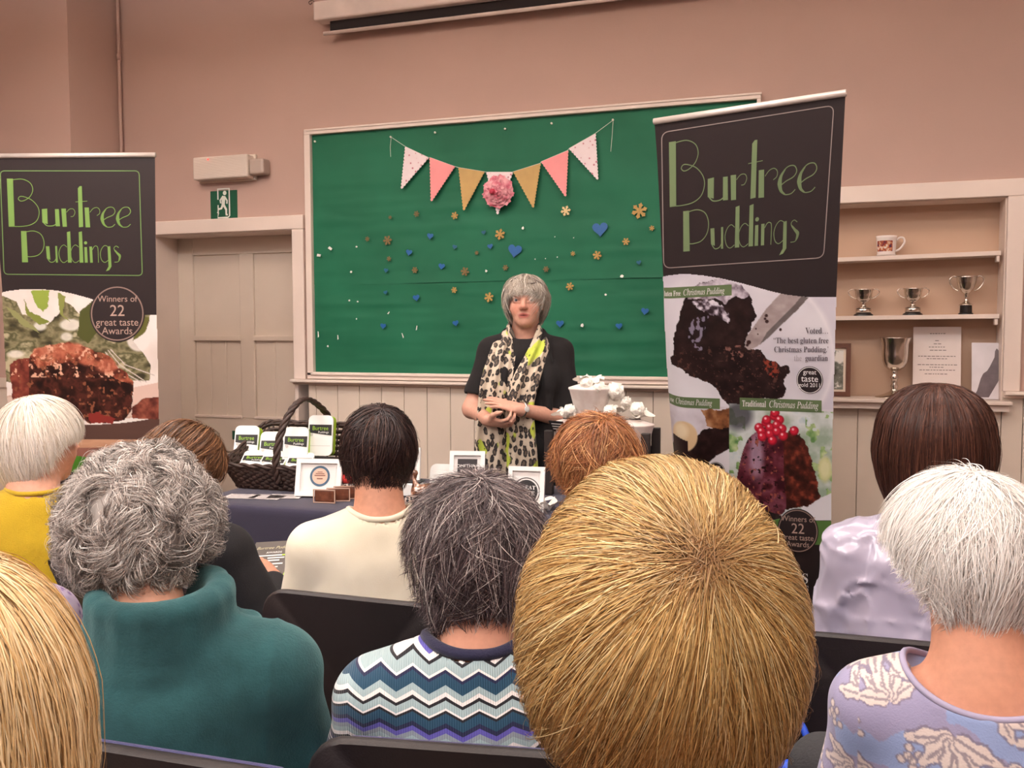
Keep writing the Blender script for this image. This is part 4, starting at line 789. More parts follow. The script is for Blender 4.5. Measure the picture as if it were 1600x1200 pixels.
# ================================================================ FIGURES: smooth implicit bodies turned into one continuous mesh
class SDF:
    """smooth union of round cones / ellipsoids on a grid, polygonised as one surface"""
    def __init__(s): s.ops = []
    def cone(s, a, b, ra, rb=None, k=.03): s.ops.append(('c', np.array(a, float), np.array(b, float), ra, rb if rb is not None else ra, k)); return s
    def ell(s, c, r, R=None, k=.03, sub=False): s.ops.append(('s' if sub else 'e', np.array(c, float), np.array(r, float), None if R is None else np.asarray(R, float), 0, k)); return s
    def path(s, P, r, k=.02):
        r = np.broadcast_to(r, (len(P),))
        for i in range(len(P)-1): s.cone(P[i], P[i+1], r[i], r[i+1], k)
        return s
    def cut(s, p, n, k=.006): n = np.array(n, float); s.ops.append(('p', np.array(p, float), n/np.linalg.norm(n), None, 0, k)); return s
    def subcone(s, a, b, ra, rb, k=.008): s.ops.append(('sc', np.array(a, float), np.array(b, float), ra, rb, k)); return s
    @staticmethod
    def d_cone(P, a, b, ra, rb):
        ab = b-a; L2 = ab @ ab+1e-12; t = np.clip(((P-a) @ ab)/L2, 0, 1); return np.linalg.norm(P-a-t[..., None]*ab, axis=-1)-(ra+(rb-ra)*t)
    @staticmethod
    def d_ell(P, c, r, R):
        q = P-c
        if R is not None: q = q @ R
        k0 = np.linalg.norm(q/r, axis=-1); k1 = np.linalg.norm(q/(r*r), axis=-1)+1e-9; return k0*(k0-1)/k1
    def bounds(s):
        lo = np.full(3, 9.0); hi = -lo
        for o in s.ops:
            if o[0] == 'c':
                for p, r in ((o[1], o[3]), (o[2], o[4])): lo = np.minimum(lo, p-r); hi = np.maximum(hi, p+r)
            elif o[0] == 'e': m = max(o[2]) if o[3] is not None else o[2]; lo = np.minimum(lo, o[1]-m); hi = np.maximum(hi, o[1]+m)
        return lo, hi
    def field(s, h, disp=None):
        lo, hi = s.bounds(); lo = lo-3*h-.012; hi = hi+3*h+.012; n = np.ceil((hi-lo)/h).astype(int)+1; ax = [lo[i]+h*np.arange(n[i]) for i in range(3)]
        D = np.full(n, .2, np.float32)
        for o in s.ops:
            m = o[5]+2*h+.004
            if o[0] == 'p': b0, b1 = lo, hi
            elif o[0] in ('c', 'sc'): b0 = np.minimum(o[1]-o[3], o[2]-o[4])-m; b1 = np.maximum(o[1]+o[3], o[2]+o[4])+m
            else: mm = (np.full(3, o[2].max()) if o[3] is not None else o[2])+m; b0 = o[1]-mm; b1 = o[1]+mm
            i0 = np.clip(np.floor((b0-lo)/h).astype(int), 0, n-1); i1 = np.clip(np.ceil((b1-lo)/h).astype(int)+1, 1, n); sl = tuple(slice(i0[i], i1[i]) for i in range(3))
            if any(i1 <= i0): continue
            P = np.stack(np.meshgrid(*[ax[i][sl[i]] for i in range(3)], indexing='ij'), -1); k = o[5]
            if o[0] in ('c', 'sc'): d = s.d_cone(P, *o[1:5])
            elif o[0] == 'p': d = (P-o[1]) @ o[2]
            else: d = s.d_ell(P, o[1], o[2], o[3])
            A = D[sl]
            if o[0] in ('c', 'e'): q = np.clip(.5+.5*(A-d)/k, 0, 1); D[sl] = A*(1-q)+d*q-k*q*(1-q)
            else:
                d = -d if o[0] in ('s', 'sc') else d          # carve away
                q = np.clip(.5-.5*(A-d)/k, 0, 1); D[sl] = A*(1-q)+d*q+k*q*(1-q)
        if disp is not None:
            near = np.abs(D) < .03; I = np.nonzero(near); P = np.stack([ax[i][I[i]] for i in range(3)], -1); D[I] += disp(P)
        return D, lo, h
    def eval(s, P):
        P = np.asarray(P, float); D = np.full(P.shape[:-1], .2)
        for o in s.ops:
            k = o[5]; d = s.d_cone(P, *o[1:5]) if o[0] in ('c', 'sc') else (P-o[1]) @ o[2] if o[0] == 'p' else s.d_ell(P, o[1], o[2], o[3])
            if o[0] in ('c', 'e'): q = np.clip(.5+.5*(D-d)/k, 0, 1); D = D*(1-q)+d*q-k*q*(1-q)
            else: d = -d if o[0] in ('s', 'sc') else d; q = np.clip(.5-.5*(D-d)/k, 0, 1); D = D*(1-q)+d*q+k*q*(1-q)
        return D
    def mesh(s, h, disp=None, smooth=1):
        D, lo, h = s.field(h, disp); return nets(D, lo, h)
def nets(D, lo, h):
    """naive surface nets"""
    n = np.array(D.shape); ins = D < 0
    c = [ins[x:n[0]-1+x, y:n[1]-1+y, z:n[2]-1+z] for x in (0, 1) for y in (0, 1) for z in (0, 1)]
    cnt = sum(q.astype(np.int8) for q in c); I = np.stack(np.nonzero((cnt > 0) & (cnt < 8)), 1); nv = len(I)
    idx = np.full(n-1, -1, np.int64); idx[I[:, 0], I[:, 1], I[:, 2]] = np.arange(nv)
    acc = np.zeros((nv, 3)); num = np.zeros(nv); corners = [np.array((x, y, z)) for x in (0, 1) for y in (0, 1) for z in (0, 1)]
    vals = [D[I[:, 0]+q[0], I[:, 1]+q[1], I[:, 2]+q[2]] for q in corners]
    for i in range(8):
        for j in range(i+1, 8):
            if np.abs(corners[i]-corners[j]).sum() != 1: continue
            m = (vals[i] < 0) != (vals[j] < 0); t = np.where(m, vals[i]/np.where(m, vals[i]-vals[j], 1), 0); p = corners[i]+t[:, None]*(corners[j]-corners[i]); acc += p*m[:, None]; num += m
    V = lo+h*(I+acc/num[:, None]); Q = []
    for a in range(3):
        b, c_ = (a+1) % 3, (a+2) % 3; sl0 = [slice(None)]*3; sl1 = [slice(None)]*3; sl0[a] = slice(0, n[a]-1); sl1[a] = slice(1, n[a])
        S0, S1 = ins[tuple(sl0)], ins[tuple(sl1)]; E = np.stack(np.nonzero(S0 != S1), 1); ok = (E[:, b] > 0) & (E[:, c_] > 0) & (E[:, b] < n[b]-1) & (E[:, c_] < n[c_]-1); E = E[ok]
        f = S0[E[:, 0], E[:, 1], E[:, 2]]; q = []
        for db, dc in ((-1, -1), (0, -1), (0, 0), (-1, 0)): w_ = E.copy(); w_[:, b] += db; w_[:, c_] += dc; q.append(idx[w_[:, 0], w_[:, 1], w_[:, 2]])
        q = np.stack(q, 1); q[~f] = q[~f][:, ::-1]; Q.append(q)
    Q = np.vstack(Q); Q = Q[(Q >= 0).all(1)]
    # one relaxing pass makes the surface even
    for _ in range(2):
        s_ = np.zeros_like(V); k = np.zeros(nv)
        for i in range(4): np.add.at(s_, Q[:, i], V[Q[:, (i+1) % 4]]); np.add.at(s_, Q[:, (i+1) % 4], V[Q[:, i]]); np.add.at(k, Q[:, i], 1); np.add.at(k, Q[:, (i+1) % 4], 1)
        V = V*.55+.45*s_/np.maximum(k, 1)[:, None]
    return V, Q

# ---------------------------------------------------------------- skin
def skin_mat():
    if 'skin' in MATS: return MATS['skin']
    k = N('skin'); a = k.n('ShaderNodeAttribute', attribute_name='Col'); nz = k.noise(k.obj(), 90, 3); hs = k.n('ShaderNodeHueSaturation'); k.l(a.outputs['Color'], hs.inputs['Color']); k.l(k.math('MULTIPLY_ADD', nz.outputs[0], .3, .85), hs.inputs['Value'])
    k.l(hs.outputs[0], k.b.inputs['Base Color']); k.set(rough=.5, sss=.12, spec=.35); k.b.inputs['Subsurface Radius'].default_value = (.012, .005, .003); k.bump(k.noise(k.obj(), 420, 2).outputs[0], .12, .001); MATS['skin'] = k.m; return k.m
M_skin = skin_mat()
def hand(s, wrist, dirv, palm_n, side, curl=.35, sc=1.0, k=.006, spread=.18):
    """palm and five unequal bent fingers. dirv: wrist->fingers, palm_n: out of the palm, side: +1 thumb on the cross(dirv,palm_n) side"""
    w0 = np.array(wrist, float); d = np.array(dirv, float); d /= np.linalg.norm(d); n = np.array(palm_n, float); n -= d*(n @ d); n /= np.linalg.norm(n); t = np.cross(d, n)*side
    R = np.stack([t, d, n], 1); s.ell(w0+d*.045*sc, np.array((.040, .052, .015))*sc, R, .012); s.cone(w0-d*.02*sc, w0+d*.02*sc, .024*sc, .022*sc, .014)
    for off, L, r, c in ((.030, .068, .0083, .0), (.010, .078, .0086, .03), (-.010, .072, .0082, .08), (-.029, .056, .0073, .14)):
        p = w0+d*(.082-abs(off-.008)*.25)*sc+t*off*sc; dd = d+t*spread*off/.03*.6; dd /= np.linalg.norm(dd); a = 0; P = [w0+d*.05*sc+t*off*.8*sc, p]
        for seg, bend in ((.44, .55), (.31, 1.0), (.25, .8)): a += curl*bend+c*.5; P.append(P[-1]+(dd*math.cos(a)+n*math.sin(a))*L*seg*sc)
        s.path(P, [r*1.1*sc, r*1.05*sc, r*sc, r*.92*sc, r*.75*sc], k)
    b = w0+d*.018*sc+t*.028*sc; m = b+(d*.55+t*.75+n*.25)*.038*sc; e = m+(d*.8+t*.42+n*.3)*.03*sc; f = e+(d*.9+t*.1+n*.35)*.024*sc; s.path([b, m, e, f], [.015*sc, .0115*sc, .0098*sc, .0072*sc], .009)
def head(s, c, R, sc=1.0, k=.02, detail=False, ears=True, neck=None):
    """head centred half way up: face looks along R's second column"""
    f = lambda x, y, z: np.array(c)+R @ (np.array((x, y, z))*sc); e = lambda p, r, kk=k, **q: s.ell(f(*p), np.array(r)*sc, R, kk, **q)
    e((0, -.012, .030), (.073, .092, .080)); e((0, .028, -.015), (.062, .062, .085)); e((0, .045, -.072), (.045, .042, .038), .03); e((0, .065, -.092), (.022, .022, .018), .02)
    for x in (-1, 1): e((x*.036, .062, -.030), (.026, .022, .026), .025)                     # cheeks
    e((0, .078, .022), (.05, .016, .012), .02)                                               # brow
    s.cone(f(0, .088, .012), f(0, .112, -.026), .008*sc, .0135*sc, .012)                     # nose
    for x in (-1, 1): e((x*.0125, .100, -.030), (.0085, .011, .008), .006)
    if detail:
        for x in (-1, 1):
            e((x*.033, .095, .004), (.0175, .010, .0095), .008, sub=True); e((x*.033, .079, .004), (.0135, .012, .0115), .004)
            s.cone(f(x*.018, .0925, .0105), f(x*.046, .086, .0105), .0035*sc, .003*sc, .005); s.cone(f(x*.020, .0915, -.0065), f(x*.044, .086, -.005), .003*sc, .003*sc, .006)
        s.cone(f(-.019, .088, -.0585), f(0, .0955, -.056), .0042*sc, .0052*sc, .005); s.cone(f(.019, .088, -.0585), f(0, .0955, -.056), .0042*sc, .0052*sc, .005)
        s.cone(f(-.016, .0885, -.0690), f(.016, .0885, -.0690), .0058*sc, .0058*sc, .006); s.cone(f(-.014, .1, -.0632), f(.014, .1, -.0632), .0022*sc, .0022*sc, .003)
        s.ops[-1] = ('sc',)+s.ops[-1][1:]
    else: e((0, .088, -.063), (.022, .008, .010), .008)
    if ears:
        for x in (-1, 1): e((x*.0745, -.004, -.004), (.008, .019, .031), .006); e((x*.081, .002, .0), (.005, .009, .018), .003, sub=True); e((x*.074, .004, -.030), (.006, .008, .009), .006)
    if neck is not None: s.cone(f(0, -.018, -.06), neck, .050*sc, .054*sc, .03)
    return f
SK = lambda c: lin(c)
def skin_colours(V, base, f, R, sc, c, blush=(196, 118, 98), lips=(170, 84, 78), brow=None, eyes=True):
    col = np.tile(lin(base), (len(V), 1)); L = (np.asarray(V)-np.asarray(c)) @ R/sc
    x, y, z = L.T; fr = y > .045
    def mixin(m, cc): col[:] = col*(1-m[:, None])+lin(cc)*m[:, None]
    g = lambda px, pz, rx, rz: np.exp(-(((np.abs(x)-px)/rx)**2+((z-pz)/rz)**2))*fr
    mixin(.5*g(.038, -.032, .024, .024), blush); mixin(.5*g(0, -.026, .014, .016)*(y > .09), blush); mixin(.35*np.exp(-((np.abs(x)-.078)/.01)**2-((z+.004)/.03)**2), blush)
    m = np.clip(1.6-(np.abs(x)/.023)**2-((z+.0628)/.0105)**2, 0, 1)*(y > .074); mixin(m*.85, lips); m = np.clip(1.4-(np.abs(x)/.017)**2-((z+.0632)/.0024)**2, 0, 1)*(y > .074); mixin(m*.9, (92, 40, 38))
    if brow is not None: mixin(np.clip(1.3-((np.abs(x)-.032)/.017)**2-((z-.0215+((np.abs(x)-.03)*8)**2*.05)/.0042)**2, 0, 1)*fr*.7, brow)
    if eyes: mixin(np.clip(1.5-((np.abs(x)-.033)/.019)**2-((z-.004)/.010)**2, 0, 1)*fr*.28, (140, 84, 74))
    return col
# ================================================================ HAIR: strands laid over the head's own hair volume, one mesh per head
def hair_mat():
    if 'hair' in MATS: return MATS['hair']
    k = N('hair_strands'); a = k.n('ShaderNodeAttribute', attribute_name='Col'); k.l(a.outputs['Color'], k.b.inputs['Base Color']); k.set(rough=.46, spec=.3); MATS['hair'] = k.m; return k.m
class HairVolume:
    """star-shaped volume about the head centre from side / back / front outlines [(z, half width)]"""
    def __init__(s, side, back, front, hem, pole, side_r=None):
        def tab(t):
            t = np.array(t, float); e = np.arctan2(t[:, 0], np.maximum(t[:, 1], 1e-4)); r = np.hypot(t[:, 0], t[:, 1]); o = np.argsort(e); return e[o], r[o]
        s.sl = tab(side); s.sr = tab(side_r or side); s.bk = tab(back); s.fr = tab(front); s.hem = hem
        p = np.array(pole, float); s.p = p/np.linalg.norm(p); e1 = np.cross(s.p, (0, 1, .001)); s.e1 = e1/np.linalg.norm(e1); s.e2 = np.cross(s.p, s.e1)
        s.nph, s.nth = 360, 160; ph = np.linspace(0, 2*math.pi, s.nph, endpoint=False); th = np.linspace(0, math.pi*.98, s.nth)
        d = s.dir(ph[:, None], th[None, :]); el = np.arcsin(np.clip(d[..., 2], -1, 1)); az = np.abs(np.arctan2(d[..., 0], -d[..., 1]))        # az 0 = back, pi = front
        side_of = d[..., 0] < 0
        hl = np.interp(az, np.radians([q[0] for q in hem]), np.radians([q[1] for q in hem])); below = el < hl; below[:, :6] = False
        first = np.where(below.any(1), below.argmax(1), s.nth-1); s.end = th[first]
        k = np.ones(9)/9; s.end = np.convolve(np.r_[s.end[-4:], s.end, s.end[:4]], k, 'valid')
    def dir(s, ph, th): return np.cos(th)[..., None]*s.p+np.sin(th)[..., None]*(np.cos(ph)[..., None]*s.e1+np.sin(ph)[..., None]*s.e2)
    def rho(s, d):
        el = np.arcsin(np.clip(d[..., 2], -1, 1)); h = np.hypot(d[..., 0], d[..., 1])+1e-9; cx, cy = d[..., 0]/h, d[..., 1]/h
        rs = np.where(cx < 0, np.interp(el, *s.sl), np.interp(el, *s.sr)); ry = np.where(cy < 0, np.interp(el, *s.bk), np.interp(el, *s.fr)); return 1/np.sqrt((cx/rs)**2+(cy/ry)**2)
    def endth(s, ph): return np.interp(np.mod(ph, 2*math.pi), np.linspace(0, 2*math.pi, s.nph+1), np.r_[s.end, s.end[:1]])
def hair(parent, vol, c, R, palette, seed=1, n=9000, K=9, width=.0011, start=(0, .8), reach=(.9, 1.03), length=None, layer=(.86, 1.0), clumps=160, clump=.6, relief=.03, swirl=.12, lift=0.0, curl=None, fly=.03, jitter=.10, roots=None, sc=1.0, wave=0.0, shell=.86, name='hair', fringe=0.0, scatter=.004, twist=.38, spread=1.0, cj=.35):
    rg = np.random.default_rng(seed); pal = np.array([lin(q[1]) for q in palette]); wt = np.array([q[0] for q in palette], float); wt /= wt.sum()
    cph = rg.uniform(0, 2*math.pi, clumps); cst = rg.uniform(*start, clumps)**.8; crel = rg.normal(0, relief, clumps); csw = rg.normal(0, swirl, clumps); ccol = rg.normal(0, jitter, clumps); cwv = rg.uniform(0, 6.28, clumps); clift = rg.normal(1, .5, clumps)
    ci = rg.integers(0, clumps, n); dph = rg.normal(0, spread*2.2*math.pi/clumps**.75, n); t = np.linspace(0, 1, K)
    st = np.clip(cst[ci]+rg.normal(0, .04*spread, n), start[0], start[1]); ph0 = cph[ci]+dph/np.maximum(.35, np.sin(np.clip(st, .05, 1)*1.6))
    E = vol.endth(ph0); th0 = st*E+.015
    re = rg.uniform(*reach, n)*E if length is None else np.minimum(th0+rg.uniform(*length, n)*clift[ci].clip(.6, 1.4), rg.uniform(*reach, n)*E)
    re = np.maximum(re, th0+.12); TH = th0[:, None]+(re-th0)[:, None]*t
    PH = cph[ci][:, None]+(ph0-cph[ci])[:, None]*(1-clump*t**1.3)+csw[ci][:, None]*t**1.5+rg.normal(0, .03, n)[:, None]*t
    lay = rg.uniform(0, 1, n)**.7*(layer[1]-layer[0])+layer[0]; LAY = lay[:, None]+crel[ci][:, None]*np.sin(np.clip(t*1.3+.15, 0, 1)*math.pi/2)
    if lift: LAY = LAY+lift*clift[ci].clip(.1, 2.2)[:, None]*(t**1.5)+rg.normal(0, lift*.35, n)[:, None]*t**2
    fl = rg.uniform(0, 1, n) < fly; LAY = LAY+np.where(fl, rg.uniform(.01, .07, n), 0)[:, None]*np.sin(t*math.pi*.6); PH = PH+np.where(fl, rg.normal(0, .12, n), 0)[:, None]*t
    if wave: PH = PH+wave*np.sin(t*7+cwv[ci][:, None])*t/np.maximum(np.sin(TH), .3); LAY = LAY+wave*.25*np.sin(t*8+1+cwv[ci][:, None])
    d = vol.dir(PH, TH); Pt = d*(vol.rho(d)*LAY)[..., None]; nrm = d.copy(); jt = np.cross(d, rg.normal(0, 1, (n, 1, 3))); Pt = Pt+jt*(scatter*(1-t)**2)[None, :, None]
    if curl:
        rr, tw = curl; T = np.gradient(Pt, axis=1); T /= np.linalg.norm(T, axis=2, keepdims=True)+1e-9; B = np.cross(T, d); ang = cwv[ci][:, None]+rg.normal(0, cj, n)[:, None]+tw*clift[ci].clip(.7, 1.5)[:, None]*t*np.sign(rg.uniform(-1, 1, clumps))[ci][:, None]; am = rr*np.minimum(1, t*3)*rg.uniform(.75, 1.2, n)[:, None]
        Pt = Pt+(am*np.cos(ang))[..., None]*d+(am*np.sin(ang))[..., None]*B
    T = np.gradient(Pt, axis=1); T /= np.linalg.norm(T, axis=2, keepdims=True)+1e-9; rot = rg.normal(0, twist, n)[:, None, None]; B = np.cross(T, nrm); B /= np.linalg.norm(B, axis=2, keepdims=True)+1e-9; Nn = np.cross(B, T); S_ = B*np.cos(rot)+Nn*np.sin(rot)
    W = width*(1-.75*t**3)*.5; W = W[None, :]*rg.uniform(.7, 1.3, n)[:, None]
    V = np.stack([Pt-S_*W[..., None], Pt+S_*W[..., None]], 2); col = pal[rg.choice(len(pal), n, p=wt)]*np.exp(rg.normal(0, jitter*.8, n)+ccol[ci])[:, None]
    C = np.repeat(col[:, None, :], K, 1)
    if roots is not None: rc, ext = roots; m = np.clip(1-(TH-.0)/ext, 0, 1)[..., None]; C = C*(1-m)+lin(rc)*m
    C = np.repeat(C[:, :, None, :], 2, 2); V = V.reshape(-1, 3); C = C.reshape(-1, 3)
    base = (np.arange(n)[:, None]*K+np.arange(K-1)[None, :])*2; q = np.stack([base, base+1, base+3, base+2], -1).reshape(-1, 4)
    # inner cap so that no scalp shows through
    a, b_ = 72, 26; ph = np.linspace(0, 2*math.pi, a, endpoint=False); tt = np.linspace(0.0, .97, b_); sd = vol.dir(ph[:, None], vol.endth(ph)[:, None]*tt[None, :]); sp = sd*(vol.rho(sd)*shell)[..., None]
    mean = (pal*wt[:, None]).sum(0)*.92; ii = np.arange(a*b_).reshape(a, b_)+len(V); jj = np.roll(ii, -1, 0); q2 = np.stack([ii[:, :-1], jj[:, :-1], jj[:, 1:], ii[:, 1:]], -1).reshape(-1, 4)
    if roots is not None: pass
    V = np.vstack([V, sp.reshape(-1, 3)]); C = np.vstack([C, np.tile(mean, (a*b_, 1))]); q = np.vstack([q, q2])
    Vw = np.asarray(c)+(V*sc) @ np.asarray(R).T
    return link(name, npmesh(name, Vw, q, True, np.clip(C, 0, 1)), hair_mat(), parent)
# ================================================================ SEATED AUDIENCE
def loc_attr(me, L):
    a = me.attributes.new('Loc', 'FLOAT_VECTOR', 'POINT'); a.data.foreach_set('vector', np.asarray(L, np.float32).ravel())
def torso(s, off=0.0, sh=.155, fat=1.0, k=.045):
    e = lambda p, r: s.ell(p, np.array(r)*[fat, fat, 1]+off, None, k)
    e((0, .015, .56), (.178, .140, .13)); e((0, .01, .70), (.160, .122, .15)); e((0, .0, .81), (.160, .108, .13)); e((0, -.01, .885), (.150, .085, .075))
    for x in (-1, 1):
        e((x*.072, .085, .80), (.070, .055, .07)); s.cone((0, -.012, .945), (x*sh, -.008, .905), .056+off, .050*fat+off, k)
def arms(s, off=0.0, sh=.155, fat=1.0, pose=None, k=.03, fore=True):
    pose = pose or {}
    for x in (-1, 1):
        el, wr = pose.get(x, ((x*(sh+.055), .04, .665), (x*.085, .27, .585))); el, wr = np.array(el), np.array(wr)
        s.cone((x*sh, -.006, .895), el, .048*fat+off, .040*fat+off, k)
        if fore: s.cone(el, wr, .038*fat+off, .027+off, k)
class Person:
    pass
def sit(px, py, Z, label, body_yaw, head_yaw, hair_top=.125, shift=(0, 0), nod=0.0, hs=.92, hy=.03, skin=(214, 160, 134), sh=.155, fat=1.0, pose=None, roll=0.0, lift_body=0.0, raise_=0.0, knee=.43, h=.0055, cat='person'):
    p = Person(); C = atZ(px, py, Z); p.by = math.radians(body_yaw); view = math.atan2(-(C[0]-CAM[0]), C[1]-CAM[1]); p.by += view; p.hyaw = math.radians(head_yaw)+view
    p.R = rotz(p.by); hl = np.array([shift[0], hy+shift[1], 0]); p.hc = np.array([C[0], C[1], C[2]-hair_top]); o = p.hc-p.R @ hl; p.loc = np.array([o[0], o[1], 0.0])
    p.dz = p.hc[2]-1.105-raise_; p.warp = lambda V: np.stack([V[:, 0], V[:, 1], V[:, 2]+p.dz*np.clip((V[:, 2]-.5)/.43, 0, 1)], 1)
    p.w = lambda V: p.loc+p.warp(np.asarray(V, float)) @ p.R.T
    p.o = empty('person', p.loc, label, cat, 'seated audience'); p.sh, p.fat, p.pose, p.knee = sh, fat, pose, knee
    p.Rh = rotz(p.hyaw) @ rotx(-nod) @ roty(roll); Rl = p.R.T @ p.Rh; p.hs = hs; hc = np.array([shift[0], hy+shift[1], 1.105+raise_])
    s = SDF(); torso(s, -.016, sh, fat); arms(s, -.012, sh, fat, pose)
    for x in (-1, 1):
        el, wr = (pose or {}).get(x, ((x*(sh+.055), .04, .665), (x*.085, .27, .585))); d = np.array(wr, float)-np.array(el, float); d /= np.linalg.norm(d)
        hand(s, np.array(wr)+d*.012, d+np.array((-x*.25, .1, -.1)), (-x*.25, .2, -1) if not (pose and x in pose) else (-x*.9, .1, -.4), -x if True else x, .45)
        s.path([(x*.095, .03, .52), (x*.115, knee-.01, .485), (x*.115, knee-.03, .10)], [.075, .052, .036], .03); s.cone((x*.115, knee-.045, .05), (x*.125, knee+.13, .03), .034, .026, .02)
    f = head(s, hc, Rl, hs, neck=(0, -.022, .945)); s.cone((0, -.035, .90), f(0, -.03, -.05), .058, .05*hs, .035)
    V, Q = s.mesh(h); col = skin_colours(V, skin, f, Rl, hs, hc, brow=(120, 90, 74)); link('body', npmesh('body', p.w(V), Q, True, col), M_skin, p.o)
    p.hcl = hc; p.Rl = Rl; p.skin = skin
    return p
def garment(p, name, fn, m, h=.006, disp=None, subd=0, col=None):
    s = SDF(); fn(s); V, Q = s.mesh(h, disp); me = npmesh(name, p.w(V), Q, True, None if col is None else col(V)); loc_attr(me, V); return link(name, me, m, p.o)
def folds(amp, sc=(9, 9, 5), seed=0): return lambda P: (fbm(P*np.array(sc), 1.0, 3, seed)-.5)*2*amp
def jumper(p, m, neck=(.068, .955), off=.006, disp=None, h=.006, sleeve=1.0, name='jumper', neck_tilt=.02, hem=.50, extra=None, col=None, neckr2=.085):
    def fn(s):
        torso(s, off, p.sh, p.fat); arms(s, off, p.sh, p.fat, p.pose, fore=sleeve > .5)
        if extra: extra(s)
        r, z = neck; (s.subcone((0, -.012, z), (0, neck_tilt, z+.13), r, neckr2, .006) if r < .09 else s.ell((0, -.03, .985), (.100, .135, .056), None, .008, sub=True)); s.cut((0, 0, hem), (0, 0, -1), .01)
    return garment(p, name, fn, m, h, disp, col=col)
M_trouser = mat('dark_trouser_cloth', (44, 42, 50), .85, .1, 20, .2, 200); M_shoe = mat('black_shoe_leather', (30, 26, 26), .4)
def lower(p, m=None):
    def fn(s):
        s.ell((0, .02, .535), np.array((.186*p.fat, .165, .105)), None, .04)
        for x in (-1, 1): s.path([(x*.095, .03, .53), (x*.115, p.knee, .49), (x*.115, p.knee-.025, .09)], [.086, .064, .05], .03)
    garment(p, 'trousers', fn, m or M_trouser, .011)
    for x in (-1, 1): garment(p, 'shoe', lambda s: (s.cone((x*.115, p.knee-.055, .05), (x*.128, p.knee+.13, .036), .042, .036, .02), s.cut((0, 0, .0), (0, 0, -1), .004)), M_shoe, .011)
def cloth(name, c, rough=.85, bump=.35, bscale=350, var=.06, sheen=.2): return mat(name, c, rough, var, 14, bump, bscale, sheen=sheen)
def L_node(k): a = k.n('ShaderNodeAttribute', attribute_name='Loc'); return a.outputs['Vector']
def neckband(p, m, neck=(.068, .955), off=.006, r=.006, neck_tilt=.02, neckr2=.085, wide=False):
    """ribbed band along the very rim where the neck opening leaves the jumper"""
    s = SDF(); torso(s, off, p.sh, p.fat); arms(s, off, p.sh, p.fat, p.pose, fore=False); P = []
    for t in np.linspace(0, 2*math.pi, 64, endpoint=False):
        z = np.linspace(1.06, .88, 240)
        if wide: q_ = np.clip(1-((z-.985)/.056)**2, 0, 1)**.5; x, y = .100*q_*math.cos(t), -.03+.135*q_*math.sin(t)
        else: u = (z-neck[1])/.13; rr = neck[0]+(neckr2-neck[0])*np.clip(u, 0, 1); x, y = rr*math.cos(t), -.012+(neck_tilt+.012)*u+rr*math.sin(t)
        pts = np.stack([x+0*z, y+0*z, z], 1); d = s.eval(pts); i = int(np.argmax(d < 0)) if (d < 0).any() else 120; P.append(pts[i])
    P = np.array(P)
    for _ in range(3): P = (np.roll(P, 1, 0)+2*P+np.roll(P, -1, 0))/4
    MB().tube(p.w(P), r, 8, True).build('neckband', m, p.o, True)

# ---- woman in the mustard cardigan, white hair, far left
p = sit(56, 617, 2.3, 'person in mustard yellow cardigan with smooth white bobbed hair, far left of second row', -6, -56, .118, skin=(220, 166, 142), fat=1.02)
jumper(p, cloth('mustard_knit', (190, 158, 22), .9, .4), (.062, .965), .008, folds(.006), name='cardigan'); lower(p); neckband(p, cloth('mustard_knit', (190, 158, 22)), (.062, .965), .008, .006)
hv = HairVolume([(.118, 0), (.105, .052), (.08, .078), (.04, .097), (-.005, .102), (-.05, .096), (-.10, .074), (-.12, .06)], [(.118, 0), (.09, .075), (.04, .105), (-.02, .108), (-.07, .094), (-.11, .075)], [(.118, 0), (.1, .07), (.05, .108), (0, .11), (-.1, .09)], [(0, -56), (50, -48), (72, -32), (84, -10), (100, 0), (122, -2), (150, 16), (180, 22)], (0, -.2, 1))
hair(p.o, hv, p.hc, p.Rh, [(6, (236, 226, 212)), (3, (246, 238, 228)), (1, (206, 190, 170))], 11, 9000, 10, .0014, layer=(.9, 1.0), clumps=220, relief=.012, swirl=.06, jitter=.04, fly=.01)
# ---- woman with brown hair and glasses, dark top, reading the leaflet
poseP2 = {1: ((.25, .0, .70), (.205, .15, .755)), -1: ((-.21, .04, .665), (-.05, .30, .60))}
p = sit(284, 657, 2.42, 'person in black top with brown tied-up hair, looking down at a leaflet', -26, -52, .118, nod=.42, skin=(206, 146, 120), pose=poseP2, hy=.06, sh=.15)
P2 = p
jumper(p, cloth('black_knit', (24, 21, 25), .9, .3, sheen=.03), (.066, .955), .008, folds(.006, seed=3)); lower(p)
hv = HairVolume([(.118, 0), (.1, .055), (.06, .085), (.02, .098), (-.03, .094), (-.08, .07), (-.10, .05)], [(.118, 0), (.095, .075), (.05, .108), (0, .122), (-.05, .105), (-.09, .07)], [(.118, 0), (.095, .07), (.05, .105), (0, .105), (-.08, .08)], [(0, -40), (60, -38), (85, -28), (110, -12), (140, 0), (160, 18), (180, 22)], (0, .35, 1))
hair(p.o, hv, p.hc, p.Rh, [(5, (104, 70, 48)), (3, (136, 94, 64)), (1, (168, 124, 88)), (2, (78, 52, 38))], 12, 8000, 10, .0014, start=(0, .85), layer=(.88, 1.0), clumps=120, relief=.04, swirl=.3, jitter=.12, wave=.05, fly=.06)
